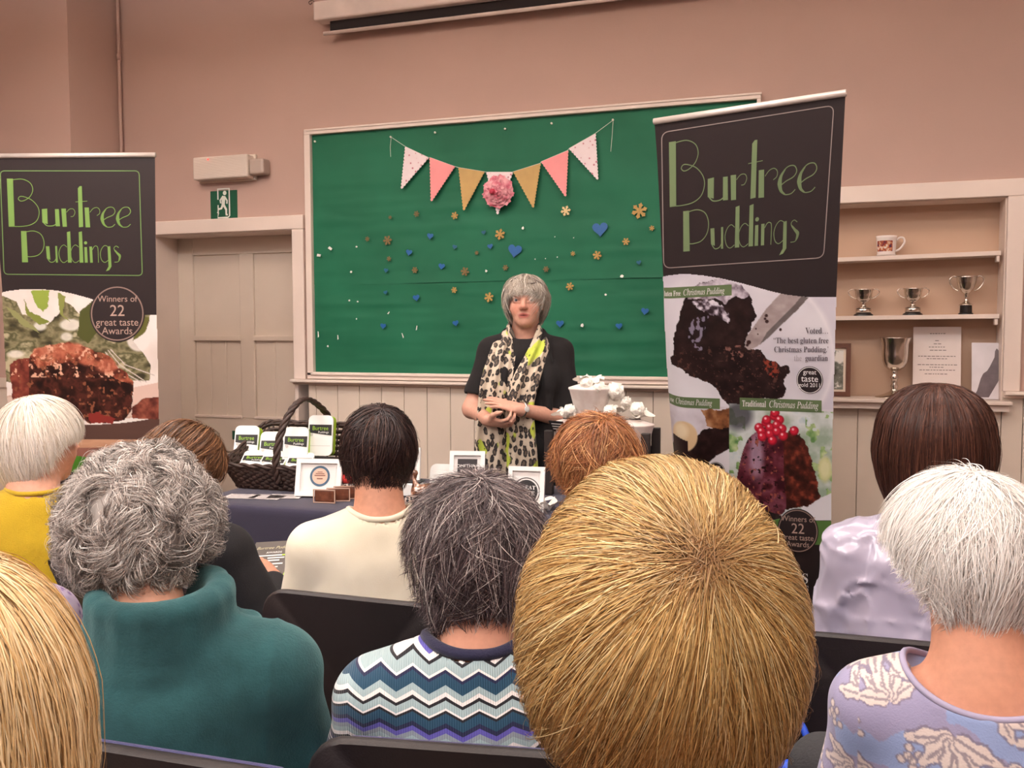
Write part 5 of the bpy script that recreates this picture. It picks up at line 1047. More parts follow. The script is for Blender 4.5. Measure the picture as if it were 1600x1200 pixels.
def glasses(p, m, zoff=0.0, name='glasses', y0=.098, tilt=0.0):
    f = lambda x, y, z: np.asarray(p.hc)+p.Rh @ np.array((x, y, z+zoff)); q = MB()
    for x in (-1, 1):
        q.tube([f(x*.034+.022*math.cos(t), y0-.004*abs(math.cos(t)), .002+.017*math.sin(t)) for t in np.linspace(0, 2*math.pi, 20, endpoint=False)], .0016, 6, True)
        q.tube([f(x*.057, y0-.006, .008), f(x*.078, y0-.03, .008), f(x*.084, .0, .006), f(x*.083, -.012, -.008)], .0016, 6)
    q.tube([f(-.012, y0, .006), f(0, y0+.003, .009), f(.012, y0, .006)], .0014, 6); return q.build(name, m, p.o, True)
glasses(p, mat('thin_dark_glasses_frame', (60, 44, 40), .3, metal=.5))
# ---- woman with short dark hair, cream jumper
p = sit(591, 631, 2.2, 'person in cream jumper with short dark brown hair, seated before the table', 2, -4, .119, skin=(206, 150, 124), sh=.152, fat=1.02, raise_=.01)
kcr = N('cream_fine_knit'); nz = kcr.noise(L_node(kcr), 9, 3); kcr.l(kcr.ramp(nz.outputs[0], [(.3, rgba((222, 212, 188))), (.7, rgba((234, 226, 206)))]), kcr.b.inputs['Base Color']); kcr.set(rough=.85, sheen=.3); kcr.bump(kcr.noise(L_node(kcr), 500, 2).outputs[0], .2, .002)
jumper(p, kcr.m, (.070, .962), .006, folds(.007, (11, 11, 6), 5)); lower(p); neckband(p, kcr.m, (.070, .962), .006, .007)
hv = HairVolume([(.119, 0), (.110, .038), (.090, .063), (.060, .082), (.013, .092), (-.022, .089), (-.047, .082), (-.087, .062), (-.12, .045), (-.15, .035)], [(.119, 0), (.098, .07), (.053, .105), (0, .110), (-.047, .092), (-.087, .074), (-.12, .063), (-.15, .054)], [(.119, 0), (.1, .07), (.06, .104), (0, .1), (-.08, .08)], [(0, -70), (35, -67), (58, -54), (80, -24), (105, -2), (130, 6), (150, 18), (180, 24)], (.12, -.35, 1))
hair(p.o, hv, p.hc, p.Rh, [(6, (46, 30, 30)), (3, (62, 42, 38)), (1, (84, 60, 52)), (2, (32, 22, 24))], 13, 9000, 8, .0013, start=(0, .9), reach=(.8, 1.02), length=(.35, .8), layer=(.9, 1.0), clumps=170, relief=.02, swirl=.12, jitter=.12, lift=.006, fly=.03)
# ---- ginger short hair
p = sit(932, 647, 2.08, 'person with short ginger hair, seen between the grey-haired and blonde people', 0, 14, .119, skin=(220, 156, 128))
P4 = p
jumper(p, cloth('khaki_knit', (150, 128, 84), .9, .3), (.068, .96), .008, folds(.006, seed=7)); lower(p)
hv = HairVolume([(.119, 0), (.109, .05), (.091, .074), (.061, .092), (.027, .100), (-.015, .097), (-.06, .083), (-.10, .055)], [(.119, 0), (.1, .075), (.05, .11), (-.01, .116), (-.06, .095), (-.11, .06)], [(.119, 0), (.1, .075), (.05, .106), (0, .1), (-.08, .08)], [(0, -54), (45, -50), (70, -30), (88, -8), (105, -2), (130, 8), (150, 18), (180, 24)], (.1, -.3, 1))
hair(p.o, hv, p.hc, p.Rh, [(5, (154, 96, 58)), (3, (186, 128, 82)), (2, (116, 66, 40)), (1, (216, 166, 114))], 14, 9000, 8, .0013, start=(0, .9), reach=(.8, 1.02), length=(.3, .6), layer=(.88, 1.0), clumps=150, relief=.035, swirl=.22, jitter=.12, lift=.05, fly=.06)
# ---- brown bob, satin blouse
p = sit(1462, 599, 1.9, 'person in shiny silver-lilac satin blouse with dark brown bob, near the alcove', 6, 4, .120, skin=(214, 160, 134), sh=.150, fat=1.0, raise_=.03)
ks = N('silver_lilac_satin'); nz = ks.noise(L_node(ks), 5, 3); ks.l(ks.ramp(nz.outputs[0], [(.3, rgba((168, 162, 184))), (.7, rgba((190, 182, 202)))]), ks.b.inputs['Base Color']); ks.set(rough=.22, spec=.7, sheen=.2)
def satin(P): a = fbm(P*np.array((20, 20, 8)), 1.0, 3, 31)-.5; b = np.abs(fbm(P*np.array((13, 13, 8))+a[:, None]*.8, 1.0, 2, 35)-.5); c = np.abs(fbm(P*np.array((9, 9, 17)), 1.0, 2, 39)-.5); return a*.007-np.exp(-(b/.05)**2)*.006-np.exp(-(c/.04)**2)*.004
jumper(p, ks.m, (.062, .965), .012, satin, .0055, name='blouse'); lower(p)
hv = HairVolume([(.120, 0), (.112, .055), (.094, .083), (.068, .104), (.016, .117), (-.06, .114), (-.10, .103), (-.15, .078)], [(.120, 0), (.1, .08), (.05, .115), (-.02, .12), (-.08, .11), (-.15, .088)], [(.120, 0), (.1, .075), (.05, .112), (0, .115), (-.08, .105), (-.15, .09)], [(0, -60), (50, -58), (75, -57), (100, -52), (118, -40), (135, -10), (150, 8), (180, 12)], (0, -.12, 1))
hair(p.o, hv, p.hc, p.Rh, [(6, (66, 38, 30)), (3, (86, 52, 40)), (1, (108, 68, 52)), (1, (48, 28, 24))], 15, 13000, 12, .0012, start=(0, .45), reach=(.97, 1.01), layer=(.93, 1.0), clumps=300, clump=.3, relief=.004, swirl=.02, jitter=.05, fly=.005)
# ---- curly grey hair, teal fleece
p = sit(215, 698, 1.47, 'person in teal fleece with curly grey hair, left foreground', -14, -22, .117, shift=(-.045, .02), skin=(212, 156, 130), sh=.165, fat=1.12, h=.005, hy=.05, raise_=.03)
kt = N('teal_fleece'); nz = kt.noise(L_node(kt), 16, 4, .6); kt.l(kt.ramp(nz.outputs[0], [(.3, rgba((24, 66, 70))), (.7, rgba((36, 84, 88)))]), kt.b.inputs['Base Color']); kt.set(rough=.95, sheen=.5); kt.b.inputs['Sheen Tint'].default_value = rgba((150, 190, 190)); kt.bump(kt.noise(L_node(kt), 240, 4, .7).outputs[0], .55, .003)
def fleece_extra(s):
    for zc_, rr, th in ((.955, .082, .024), (.985, .082, .022), (1.012, .084, .02), (1.036, .089, .016)):
        P = [(rr*math.sin(t), -.015-rr*1.0*math.cos(t)+.01, zc_+.01*(-math.cos(t))) for t in np.linspace(-2.5, 2.5, 15)]; s.path(P, th, .016)
    s.path([(.085, .04, .985), (.125, .065, .965), (.135, .03, .95)], [.02, .016, .014], .02)
def fleece(P): return (fbm(P*np.array((7, 7, 4)), 1.0, 3, 41)-.5)*.022-np.exp(-((np.abs(P[:, 0])-.165-(P[:, 2]-.8)*.05)/.006)**2)*.004*(P[:, 2] > .62)*(P[:, 1] < .05)
jumper(p, kt.m, (.064, 1.03), .018, fleece, .0055, name='fleece_jacket', extra=fleece_extra, neckr2=.075); lower(p)
hv = HairVolume([(.117, 0), (.108, .045), (.092, .074), (.065, .100), (.015, .122), (-.035, .123), (-.075, .104), (-.105, .08), (-.12, .06)], [(.117, 0), (.095, .08), (.05, .118), (-.01, .13), (-.06, .118), (-.11, .08)], [(.117, 0), (.1, .08), (.05, .115), (0, .115), (-.08, .09)], [(0, -58), (50, -50), (75, -32), (92, -14), (110, -2), (135, 6), (155, 16), (180, 20)], (0, .1, 1))
hair(p.o, hv, p.hc, p.Rh, [(5, (176, 165, 158)), (4, (204, 196, 190)), (2.5, (132, 120, 114)), (1.5, (230, 224, 218)), (1, (96, 84, 80))], 16, 23000, 14, .0008, scatter=.003, start=(0, .95), reach=(.9, 1.05), length=(.35, .62), layer=(.86, .98), clumps=420, clump=.85, spread=.42, cj=.18, relief=.045, swirl=.25, jitter=.12, curl=(.0105, 7.5), fly=.03)
# ---- short salt-and-pepper hair, zigzag jumper
p = sit(742, 741, 1.45, 'person in blue and white zigzag striped jumper with short dark grey hair', 2, 4, .118, skin=(206, 150, 126), sh=.152, fat=1.04, h=.005, raise_=.015)
kz = N('zigzag_knit'); Lv = L_node(kz); sp = kz.n('ShaderNodeSeparateXYZ'); kz.l(Lv, sp.inputs[0]); per = .048
pp_ = kz.math('PINGPONG', kz.math('ADD', sp.outputs[0], 10*per), per/2); hgt = kz.math('SUBTRACT', kz.math('MULTIPLY_ADD', pp_, -.55, 1.012), sp.outputs[2])
fr_ = kz.math('FRACT', kz.math('DIVIDE', hgt, .21)); W_, BK, LT, TL, NV, PU, GY = (232, 224, 222), (20, 16, 26), (158, 178, 182), (22, 66, 92), (24, 26, 66), (92, 84, 172), (140, 150, 160)
cols = [(0, PU), (.07, W_), (.105, BK), (.125, LT), (.185, W_), (.2, NV), (.22, TL), (.29, LT), (.335, W_), (.36, BK), (.385, LT), (.44, W_), (.455, BK), (.475, TL), (.545, NV), (.58, PU), (.62, GY), (.66, LT), (.70, W_), (.735, BK), (.755, NV), (.80, W_), (.812, NV), (.84, W_), (.852, NV), (.88, TL), (.93, PU), (.965, BK)]
kz.l(kz.ramp(fr_, [(a, rgba(c_)) for a, c_ in cols], 'CONSTANT'), kz.b.inputs['Base Color']); kz.set(rough=.85, sheen=.2)
rib = kz.n('ShaderNodeTexWave'); rib.inputs['Scale'].default_value = 90; kz.l(Lv, rib.inputs['Vector']); kz.bump(rib.outputs[0], .35, .003)
jumper(p, kz.m, (.074, .945), .011, folds(.005, seed=51), .005); lower(p); neckband(p, cloth('navy_knit', (30, 28, 60), .85), (.074, .945), .011, .009)
hv = HairVolume([(.118, 0), (.108, .05), (.095, .068), (.07, .09), (.03, .106), (-.02, .106), (-.06, .098), (-.1, .082), (-.14, .045)], [(.118, 0), (.1, .078), (.06, .112), (0, .122), (-.05, .112), (-.1, .085), (-.14, .06)], [(.118, 0), (.1, .075), (.05, .112), (0, .11), (-.08, .09)], [(0, -68), (30, -64), (55, -54), (80, -36), (100, -16), (125, 4), (150, 16), (180, 22)], (.05, -.15, 1))
hair(p.o, hv, p.hc, p.Rh, [(6, (78, 64, 66)), (4, (96, 82, 82)), (2, (60, 48, 52)), (2.2, (178, 164, 160)), (.8, (216, 206, 200))], 17, 15000, 9, .0009, start=(0, .93), reach=(.75, 1.02), length=(.28, .6), layer=(.86, 1.0), clumps=300, clump=.65, relief=.03, swirl=.22, jitter=.10, lift=.07, fly=.08)
# ---- white hair, floral top
p = sit(1512, 733, 1.24, 'person in lilac floral top with fluffy white hair, right foreground', 4, 26, .108, shift=(-.022, 0), hs=.84, skin=(206, 148, 122), sh=.130, fat=.93, h=.005, raise_=.012, knee=.28)
rf = np.random.default_rng(9); LEAF = []
for i in range(58): LEAF.append((-.26+.52*((i*.618) % 1), .52+.48*(i/57.0), rf.uniform(0, 6.28), rf.uniform(.038, .062), (0, 1, 2)[i % 3]))
def floral(V):
    X = V[:, 0]+V[:, 1]*.5*np.sign(V[:, 0])*(np.abs(V[:, 0]) > .15); Zc = V[:, 2]; m = np.zeros(len(V)); dk = np.zeros(len(V)); front = np.where(V[:, 1] > .0, .37, 0.0); X = X+front
    for cx, cz, a, L, kind in LEAF:
        if kind == 2:
            for j in range(7):
                bx, bz = cx+.018*math.cos(j*2.4)*(j/7)**.5, cz+.018*math.sin(j*2.4)*(j/7)**.5; r = np.hypot(X-bx, Zc-bz); m = np.maximum(m, r < .0052); dk = np.maximum(dk, (np.abs(r-.0052) < .0012))
            continue
        for j in range(5):
            aa = a+(j-2)*.62; ux, uz = math.cos(aa), math.sin(aa); s_ = ((X-cx)*ux+(Zc-cz)*uz)/L; t_ = (-(X-cx)*uz+(Zc-cz)*ux)/L
            wdt = .21*np.sqrt(np.clip(s_*(1-s_)*4, 0, 1))*(1-.35*s_)*(1+.22*np.sin(s_*14)); ins = (s_ > 0) & (s_ < 1) & (np.abs(t_) < wdt); m = np.maximum(m, ins)
            dk = np.where(ins, 0, dk); dk = np.maximum(dk, ins & (np.abs(t_) < .035) & (s_ < .8)); dk = np.maximum(dk, (s_ > 0) & (s_ < 1) & (np.abs(np.abs(t_)-wdt-.025) < .03))
    base = lin((150, 144, 176)); pale = lin((212, 196, 190)); dark = lin((116, 104, 120)); blue = lin((142, 158, 200)); f = fbm(np.stack([X, Zc], -1), 16, 3, 5)
    c = np.where((f > .56)[:, None], blue, base); c = c*(1-m[:, None])+pale*m[:, None]; return c*(1-dk[:, None]*.75)+dark*dk[:, None]*.75
mfl = mat_attr('lilac_floral_print', .7, .25, 380, sheen=.2)
jumper(p, mfl, (.098, .930), .008, folds(.006, seed=61), .0023, col=floral, name='floral_top', neckr2=.12); lower(p); neckband(p, mat('lilac_facing', (164, 156, 182), .8), off=.008, r=.0045, wide=True)
hv = HairVolume([(.120, 0), (.11, .052), (.09, .082), (.05, .108), (.01, .116), (-.03, .108), (-.07, .088), (-.11, .066), (-.14, .045)], [(.120, 0), (.1, .08), (.05, .115), (-.01, .124), (-.06, .108), (-.12, .07), (-.14, .055)], [(.120, 0), (.1, .08), (.05, .118), (0, .116), (-.08, .09)], [(0, -64), (35, -60), (58, -40), (78, -14), (100, 0), (125, -4), (150, 14), (180, 18)], (.05, -.1, 1))
hair(p.o, hv, p.hc, p.Rh, [(6, (244, 238, 232)), (4, (252, 249, 246)), (1, (220, 210, 204))], 18, 14000, 10, .00095, start=(0, .92), reach=(.8, 1.03), length=(.4, .8), layer=(.88, 1.0), clumps=240, clump=.6, relief=.025, swirl=.16, jitter=.05, lift=.035, fly=.06, sc=.90)
MB().tube([p.hc+p.Rh @ np.array(v) for v in ((-.062, .095, -.005), (-.08, .05, .002), (-.086, .0, .004))], .0018, 6).build('glasses', mat('thin_dark_glasses_frame', (60, 44, 40), .3, metal=.5), p.o)
# ---- blonde bob, centre foreground
p = sit(1034, 721, .79, 'person with large smooth blonde bob, centre foreground', -2, -2, .126, skin=(216, 160, 134), sh=.145, h=.006, raise_=.05, knee=.30)
jumper(p, cloth('charcoal_knit', (50, 50, 58), .9), (.066, .96), .008, folds(.006, seed=71)); lower(p)
sb = [(.126, 0), (.122, .032), (.118, .052), (.099, .0735), (.083, .087), (.056, .103), (.029, .1145), (-.025, .1225), (-.052, .1225), (-.079, .117), (-.105, .106), (-.127, .09), (-.15, .066)]
hv = HairVolume(sb, [(.126, 0), (.112, .07), (.08, .108), (.03, .132), (-.03, .138), (-.08, .122), (-.12, .098), (-.15, .076)], [(.126, 0), (.11, .075), (.06, .115), (0, .122), (-.08, .112), (-.15, .09)], [(0, -66), (45, -63), (75, -60), (100, -55), (120, -44), (135, -14), (150, 8), (180, 14)], (.24, -.80, .52))
hair(p.o, hv, p.hc, p.Rh, [(6, (190, 154, 96)), (4, (208, 176, 120)), (2.5, (160, 120, 68)), (2, (226, 202, 152)), (1.5, (136, 98, 54))], 19, 52000, 16, .00055, start=(0, .75), reach=(.93, 1.03), layer=(.93, 1.0), clumps=460, clump=.5, relief=.017, swirl=.16, jitter=.16, wave=.016, fly=.012, roots=((128, 88, 52), .42), shell=.91, scatter=.006, twist=.3)
# ---- blonde at the left edge
p = sit(-104, 866, .80, 'person with long pale blonde hair cut off by the left edge of the picture', -4, -8, .126, skin=(216, 160, 134), h=.007, raise_=.03, knee=.30)
jumper(p, cloth('grey_knit', (96, 92, 100), .9), (.066, .96), .008, folds(.006, seed=81)); lower(p)
hv = HairVolume([(.126, 0), (.118, .052), (.099, .078), (.06, .103), (.02, .117), (-.04, .122), (-.1, .118), (-.16, .108), (-.2, .1)], [(.126, 0), (.11, .075), (.06, .12), (0, .13), (-.08, .125), (-.2, .11)], [(.126, 0), (.11, .075), (.06, .115), (0, .122), (-.08, .112), (-.2, .1)], [(0, -66), (50, -64), (80, -62), (110, -56), (128, -44), (140, -10), (155, 10), (180, 14)], (0, -.1, 1))
hair(p.o, hv, p.hc, p.Rh, [(5, (224, 190, 138)), (4, (238, 212, 168)), (2, (200, 160, 106))], 20, 16000, 14, .0010, start=(0, .7), reach=(.93, 1.03), layer=(.9, 1.0), clumps=260, clump=.5, relief=.02, swirl=.10, jitter=.08, wave=.02, fly=.05)
# ---- someone in a lilac print blouse, mostly behind the blonde at the left edge
p = sit(-138, 676, 1.47, 'person in lilac print blouse, only the shoulder showing at the left edge', -4, 0, .12, h=.008, sh=.165, fat=1.1)
kl_ = N('lilac_print'); vo = kl_.n('ShaderNodeTexVoronoi'); vo.inputs['Scale'].default_value = 60; kl_.l(L_node(kl_), vo.inputs['Vector']); kl_.l(kl_.ramp(vo.outputs['Distance'], [(.2, rgba((110, 80, 140))), (.35, rgba((176, 160, 186))), (1, rgba((190, 176, 196)))]), kl_.b.inputs['Base Color']); kl_.set(rough=.7)
jumper(p, kl_.m, (.066, .96), .012, folds(.012, seed=91), name='blouse'); lower(p)
hv = HairVolume([(.12, 0), (.1, .06), (.05, .098), (0, .104), (-.06, .094), (-.12, .06)], [(.12, 0), (.09, .08), (.04, .112), (-.02, .112), (-.11, .07)], [(.12, 0), (.1, .07), (.05, .108), (0, .1), (-.1, .08)], [(0, -56), (60, -44), (85, -14), (125, 4), (150, 16), (180, 22)], (0, -.1, 1))
hair(p.o, hv, p.hc, p.Rh, [(5, (150, 136, 126)), (3, (180, 168, 158))], 21, 3500, 8, .002, start=(0, .9), length=(.4, .8), clumps=90)
# ================================================================ CHAIRS
M_shell = mat('black_chair_shell', (34, 26, 27), .55, .06, 20, .15, 300); M_blue_up = mat('blue_upholstery', (44, 40, 92), .9, .08, 30, .3, 400, sheen=.2); M_leg = mat('black_steel', (28, 26, 28), .35, metal=.5)
def grid_back(bb, w0, z0, z1, y0, thick, r, bow=.025, rake=.10):
    out = rrect(w0, z1-z0, r, 6); n = len(out); V = []; F = []
    rings = [(1.0, 0.0), (1.0, thick*.7), (.985, thick), (.0, thick), ]
    for (s_, dy) in ((.0, 0), (.98, 0), (1.0, thick*.25), (1.0, thick*.75), (.97, thick), (0, thick)):
        for x, z in out:
            X, Z = x*s_, z*s_+(z0+z1)/2; V.append((X, y0+dy+bow*(X/(w0/2))**2-rake*(Z-z0), Z))
    for i in range(5):
        for k in range(n): k2 = (k+1) % n; F.append((i*n+k, i*n+k2, (i+1)*n+k2, (i+1)*n+k))
    return bb.add(V, F)
def chair(label, x, y):
    t = empty('conference_chair', (0, 0, 0), label, 'chair', 'rows of conference chairs')
    q = MB(); grid_back(q, .43, .46, .86, -.235, .022, .07); q.build('back_shell', M_shell, t, angle=50)
    q = MB(); grid_back(q, .40, .475, .848, -.214, .028, .06); q.build('back_pad', M_blue_up, t, angle=50)
    q = MB(); q.box((0, 0, .425), (.45, .43, .05), bev=.022); q.build('seat', M_blue_up, t, angle=50)
    for sx in (-1, 1):
        for sy in (-1, 1): MB().tube([(sx*.19, sy*.16, .40), (sx*.215, sy*.22, .012)], .011, 8).build('leg', M_leg, t, True)
    MB().tube([(-.19, .16, .395), (.19, .16, .395), (.19, -.16, .395), (-.19, -.16, .395)], .009, 8, True).tube([(-.17, -.12, .40), (-.17, -.235, .48), (-.17, -.24, .6)], .009, 8).tube([(.17, -.12, .40), (.17, -.235, .48), (.17, -.24, .6)], .009, 8).build('frame', M_leg, t, True)
    t.location = (x, y, 0); return t
def copy_thing(src, loc, label, rz=0.0):
    r = src.copy(); COL.objects.link(r); r.location = loc; r.rotation_euler = (0, 0, rz); r['label'] = label
    for ch in src.children:
        c = ch.copy(); COL.objects.link(c); c.parent = r
        for g in ch.children: d = g.copy(); COL.objects.link(d); d.parent = c
    return r
def seatpos(px, py, H=.86, yb=-.27): a = atH(px, py, H); return (float(a[0]), float(a[1]-yb), 0.0)
ch0 = None
for px, py, lab, rz in ((538, 935, 'dark chair with rounded back behind the person in cream jumper', 0), (1405, 1004, 'dark chair under the person in the satin blouse', .03), (-10, 868, 'dark chair of the person in the mustard cardigan, left edge', .06),
                    (212, 905, 'dark chair of the person in the black top, rounded corner showing beside grey curls', -.1), (660, 1168, 'navy chair back at the bottom edge below the zigzag jumper', 0.17), (225, 1184, 'navy chair back at the bottom edge below the teal fleece', 0.03)):
    p_ = seatpos(px, py)
    if ch0 is None: ch0 = chair(lab, p_[0], p_[1])
    else: copy_thing(ch0, p_, lab, rz)
copy_thing(ch0, (float(P4.loc[0]), float(P4.loc[1])+.06, 0.0), 'dark chair under the ginger-haired person, hidden behind the blonde bob')
# a dark bag and a bright blue bag hanging on the chair back of the person in satin
a = atZ(1300, 1140, 1.46); s = SDF(); hb_ = empty('shoulder_bag', (a[0], a[1], a[2]-.3), 'dark grey shoulder bag behind the floral top, beside the blonde person', 'bag'); gm = mat('dark_grey_wool', (56, 55, 57), .95, .1, 30, .3, 250)
s.cone(a+np.array((-.01, 0, -.065)), a+np.array((.07, .0, -.075)), .055, .06, .04); s.cone(a+np.array((-.02, 0, -.25)), a+np.array((.09, .0, -.25)), .055, .06, .06); s.cone(a+np.array((.03, 0, -.15)), a+np.array((.04, .0, -.16)), .07, .07, .06)
V, Q = s.mesh(.008, lambda P: (fbm(P*np.array((12, 12, 6)), 1, 3, 3)-.5)*.012); link('bag_body', npmesh('bag_body', V, Q, True), gm, hb_)
a = atZ(1236, 1186, 1.5); bgm = mat('bright_blue_nylon', (40, 84, 210), .5, .05, 30, .2, 100)
bg = empty('tote_bag', (a[0], a[1], a[2]-.25), 'bright blue bag hanging low beside the blonde person', 'bag')
s = SDF(); s.cone((a[0]-.004, a[1], a[2]-.02), (a[0]+.02, a[1], a[2]-.22), .018, .06, .02); s.cone((a[0]-.03, a[1], a[2]-.22), (a[0]+.06, a[1], a[2]-.23), .05, .05, .03); V, Q = s.mesh(.006); link('bag_body', npmesh('bag_body', V, Q, True), bgm, bg)
MB().tube(catmull([a+np.array(v) for v in ((-.03, .0, -.06), (-.02, .03, .02), (0, .05, .05), (.025, .03, .02), (.03, 0, -.06))], 6), .006, 8).build('handle', bgm, bg, True)
# ================================================================ THE PRESENTER
ZP = 4.3
pc = atZ(818, 600, ZP); va = math.atan2(pc[0]-CAM[0], -(pc[1]-CAM[1]))
PRt = rotz(va+math.radians(2)); ploc = np.array([pc[0], pc[1], 0.0]); pw = lambda V: ploc+np.asarray(V, float) @ PRt.T
KX = 1450/ZP
def PX(px, py, y=0.0): return np.array(((818-px)/KX*(1-y/ZP), y, 1.4+(514-py)/KX*(1-y/ZP)+(.0)))
po = empty('person', ploc, 'standing person in black top with leopard print scarf, speaking in front of the green board', 'person')
hc = np.array((-.012, .012, 1.525)); Rl = rotz(math.radians(-9)) @ rotx(math.radians(2)); HS = 1.05
SHL = {1: (.150, -.005, 1.300), -1: (-.170, -.005, 1.298)}; ELB = {1: (.238, .03, 1.035), -1: (-.205, .045, .985)}; WRI = {1: (.165, .205, 1.005), -1: (.028, .225, 1.050)}
def ptorso(s, o, k=.05):
    e = lambda p, r: s.ell(p, np.array(r)+o, None, k)
    e((0, 0, .92), (.178, .135, .14)); e((0, .01, 1.04), (.160, .122, .14)); e((0, .0, 1.19), (.162, .112, .15)); e((0, -.01, 1.29), (.158, .085, .07))
    for x in (-1, 1): e((x*.075, .085, 1.175), (.075, .065, .075)); s.cone((0, -.015, 1.352), SHL[x], .046+o, .040+o, k)
s = SDF(); ptorso(s, -.018)
for x in (-1, 1): s.cone(SHL[x], ELB[x], .049, .042, .03); s.cone(ELB[x], WRI[x], .044, .0265, .02)
f = head(s, hc, Rl, HS, detail=True, neck=(0, -.028, 1.34)); s.cone((0, -.035, 1.30), f(0, -.03, -.05), .062, .052, .03)
hand(s, WRI[-1], (.20, .012, .062), (-.05, -.45, -1), -1, .10, 1.0, .004, .10)                     # left hand lies flat over the right
hand(s, np.array(WRI[1])+(-.008, .0, -.01), (-.085, .05, -.012), (-.1, -.5, .8), 1, .75, .95, .004)
for x in (-1, 1): s.path([(x*.09, .01, .86), (x*.095, .02, .48), (x*.095, -.005, .10)], [.08, .055, .04], .03); s.cone((x*.095, -.02, .05), (x*.105, .12, .03), .036, .028, .02)
V, Q = s.mesh(.0038); link('body', npmesh('body', pw(V), Q, True, skin_colours(V, (210, 160, 140), f, Rl, HS, hc, brow=(150, 120, 104))), M_skin, po)
Rw = PRt @ Rl; hcw = pw(hc[None])[0]
# eyes
ke = N('eye'); 
for x in (-1, 1):
    c_ = np.array((x*.033, .0815, .0036))*HS; q = MB(); q.lathe([(0, -.0122), (.006, -.0106), (.0106, -.006), (.0122, 0), (.0106, .006), (.0062, .0106), (0, .0122)], (0, 0, 0), 20)
    Vv = q.V[0] @ rotx(-math.pi/2).T; ax = Vv[:, 1]; col = np.tile(lin((214, 204, 200)), (len(Vv), 1)); col[ax > .0100] = lin((70, 78, 84)); col[ax > .0120] = lin((14, 12, 12))
    # finer eyeball with iris and pupil
    th = np.linspace(0, math.pi, 26); ph = np.linspace(0, 2*math.pi, 28, endpoint=False); E = np.array([(.0122*math.sin(a)*math.cos(b), .0122*math.cos(a), .0122*math.sin(a)*math.sin(b)) for a in th for b in ph]); ang = np.repeat(th, 28)
    col = np.tile(lin((212, 202, 198)), (len(E), 1)); col[ang < .52] = lin((74, 84, 92)); col[ang < .24] = lin((12, 10, 10)); i_ = np.arange(26*28).reshape(26, 28); j_ = np.roll(i_, -1, 1); Fq = np.stack([i_[:-1], j_[:-1], j_[1:], i_[1:]], -1).reshape(-1, 4)
    gaze = rotz(math.radians(4)); link('eye', npmesh('eye', pw(hc+((E @ gaze.T)+c_) @ Rl.T), Fq, True, col), mat_attr('eyeball', .12), po)
# clothes
M_blk = cloth('black_jersey', (20, 17, 19), .9, .3, 300, sheen=.02); M_blk2 = cloth('black_cardigan_knit', (24, 20, 22), .92, .35, 260, sheen=.03)
def pg(name, fn, m, h=.006, disp=None, parent=po):
    s = SDF(); fn(s); V, Q = s.mesh(h, disp); me = npmesh(name, pw(V), Q, True); loc_attr(me, V); return link(name, me, m, parent)
pg('top', lambda s: (ptorso(s, -.004), s.subcone((0, .05, 1.37), (0, .17, 1.245), .085, .045, .01), s.subcone((0, -.01, 1.36), (0, .02, 1.5), .062, .085, .006), s.cut((0, 0, .82), (0, 0, -1), .01)), M_blk)
def cardi(s):
    ptorso(s, .012)
    for x, en in ((1, .70), (-1, .80)):
        a, b_ = np.array(SHL[x]), np.array(ELB[x]); e_ = a+(b_-a)*en; d = (b_-a)/np.linalg.norm(b_-a); s.cone(a, e_, .056, .064, .035); s.subcone(e_+d*.058, b_+d*.12, .064, .09, .006)
    s.subcone((0, -.01, 1.35), (0, .03, 1.5), .066, .09, .006)
    s.subcone((0, .19, 1.30), (-.02, .24, .70), .085, .13, .01); s.cut((0, 0, .74), (0, 0, -1), .01)
    P = [(.045, -.055, 1.385), (.075, -.02, 1.385), (.088, .04, 1.345), (.092, .105, 1.26), (.098, .135, 1.15), (.10, .135, 1.0)]; s.path(P, [.014, .016, .016, .015, .014, .012], .016); s.path([(-q[0]*1.1, q[1], q[2]) for q in P], [.014, .018, .02, .019, .017, .013], .016); s.path([(.045, -.055, 1.385), (0, -.07, 1.39), (-.05, -.055, 1.385)], .015, .016)
pg('cardigan', cardi, M_blk2, .006, folds(.006, (8, 8, 5), 5))
def ptr(s):
    s.ell((0, 0, .88), (.186, .145, .13), None, .04)
    for x in (-1, 1): s.path([(x*.09, .01, .84), (x*.095, .025, .48), (x*.095, .0, .08)], [.095, .072, .066], .03)
pg('trousers', ptr, M_blk, .011)
for x in (-1, 1): pg('shoe', lambda s: (s.cone((x*.097, -.03, .045), (x*.108, .13, .034), .042, .035, .02), s.cut((0, 0, 0), (0, 0, -1), .004)), M_shoe, .009)
# scarf: two folded panels hanging from the neck
ksc = N('leopard_scarf'); Lc = L_node(ksc); nz1 = ksc.noise(Lc, 30, 2); wv = ksc.n('ShaderNodeMix', data_type='VECTOR'); wv.inputs[0].default_value = .022; ksc.l(Lc, wv.inputs[4]); ksc.l(nz1.outputs['Color'], wv.inputs[5])
vo = ksc.n('ShaderNodeTexVoronoi'); vo.inputs['Scale'].default_value = 27; vo.inputs['Randomness'].default_value = .8; ksc.l(wv.outputs[1], vo.inputs['Vector'])
brk = ksc.noise(Lc, 62, 1); dd = ksc.math('ADD', vo.outputs['Distance'], ksc.math('MULTIPLY_ADD', brk.outputs[0], .36, -.18))
spots = ksc.ramp(dd, [(0, rgba((96, 84, 72))), (.20, rgba((92, 78, 66))), (.26, rgba((34, 28, 29))), (.44, rgba((30, 25, 26))), (.485, rgba((196, 180, 160))), (1, rgba((208, 194, 176)))])
lm = ksc.noise(Lc, 7.5, 1, .4); lmask = ksc.ramp(lm.outputs[0], [(.61, (0, 0, 0, 1)), (.625, (1, 1, 1, 1))]); lime = ksc.ramp(dd, [(.12, rgba((60, 62, 30))), (.17, rgba((178, 192, 62))), (1, rgba((194, 206, 84)))])
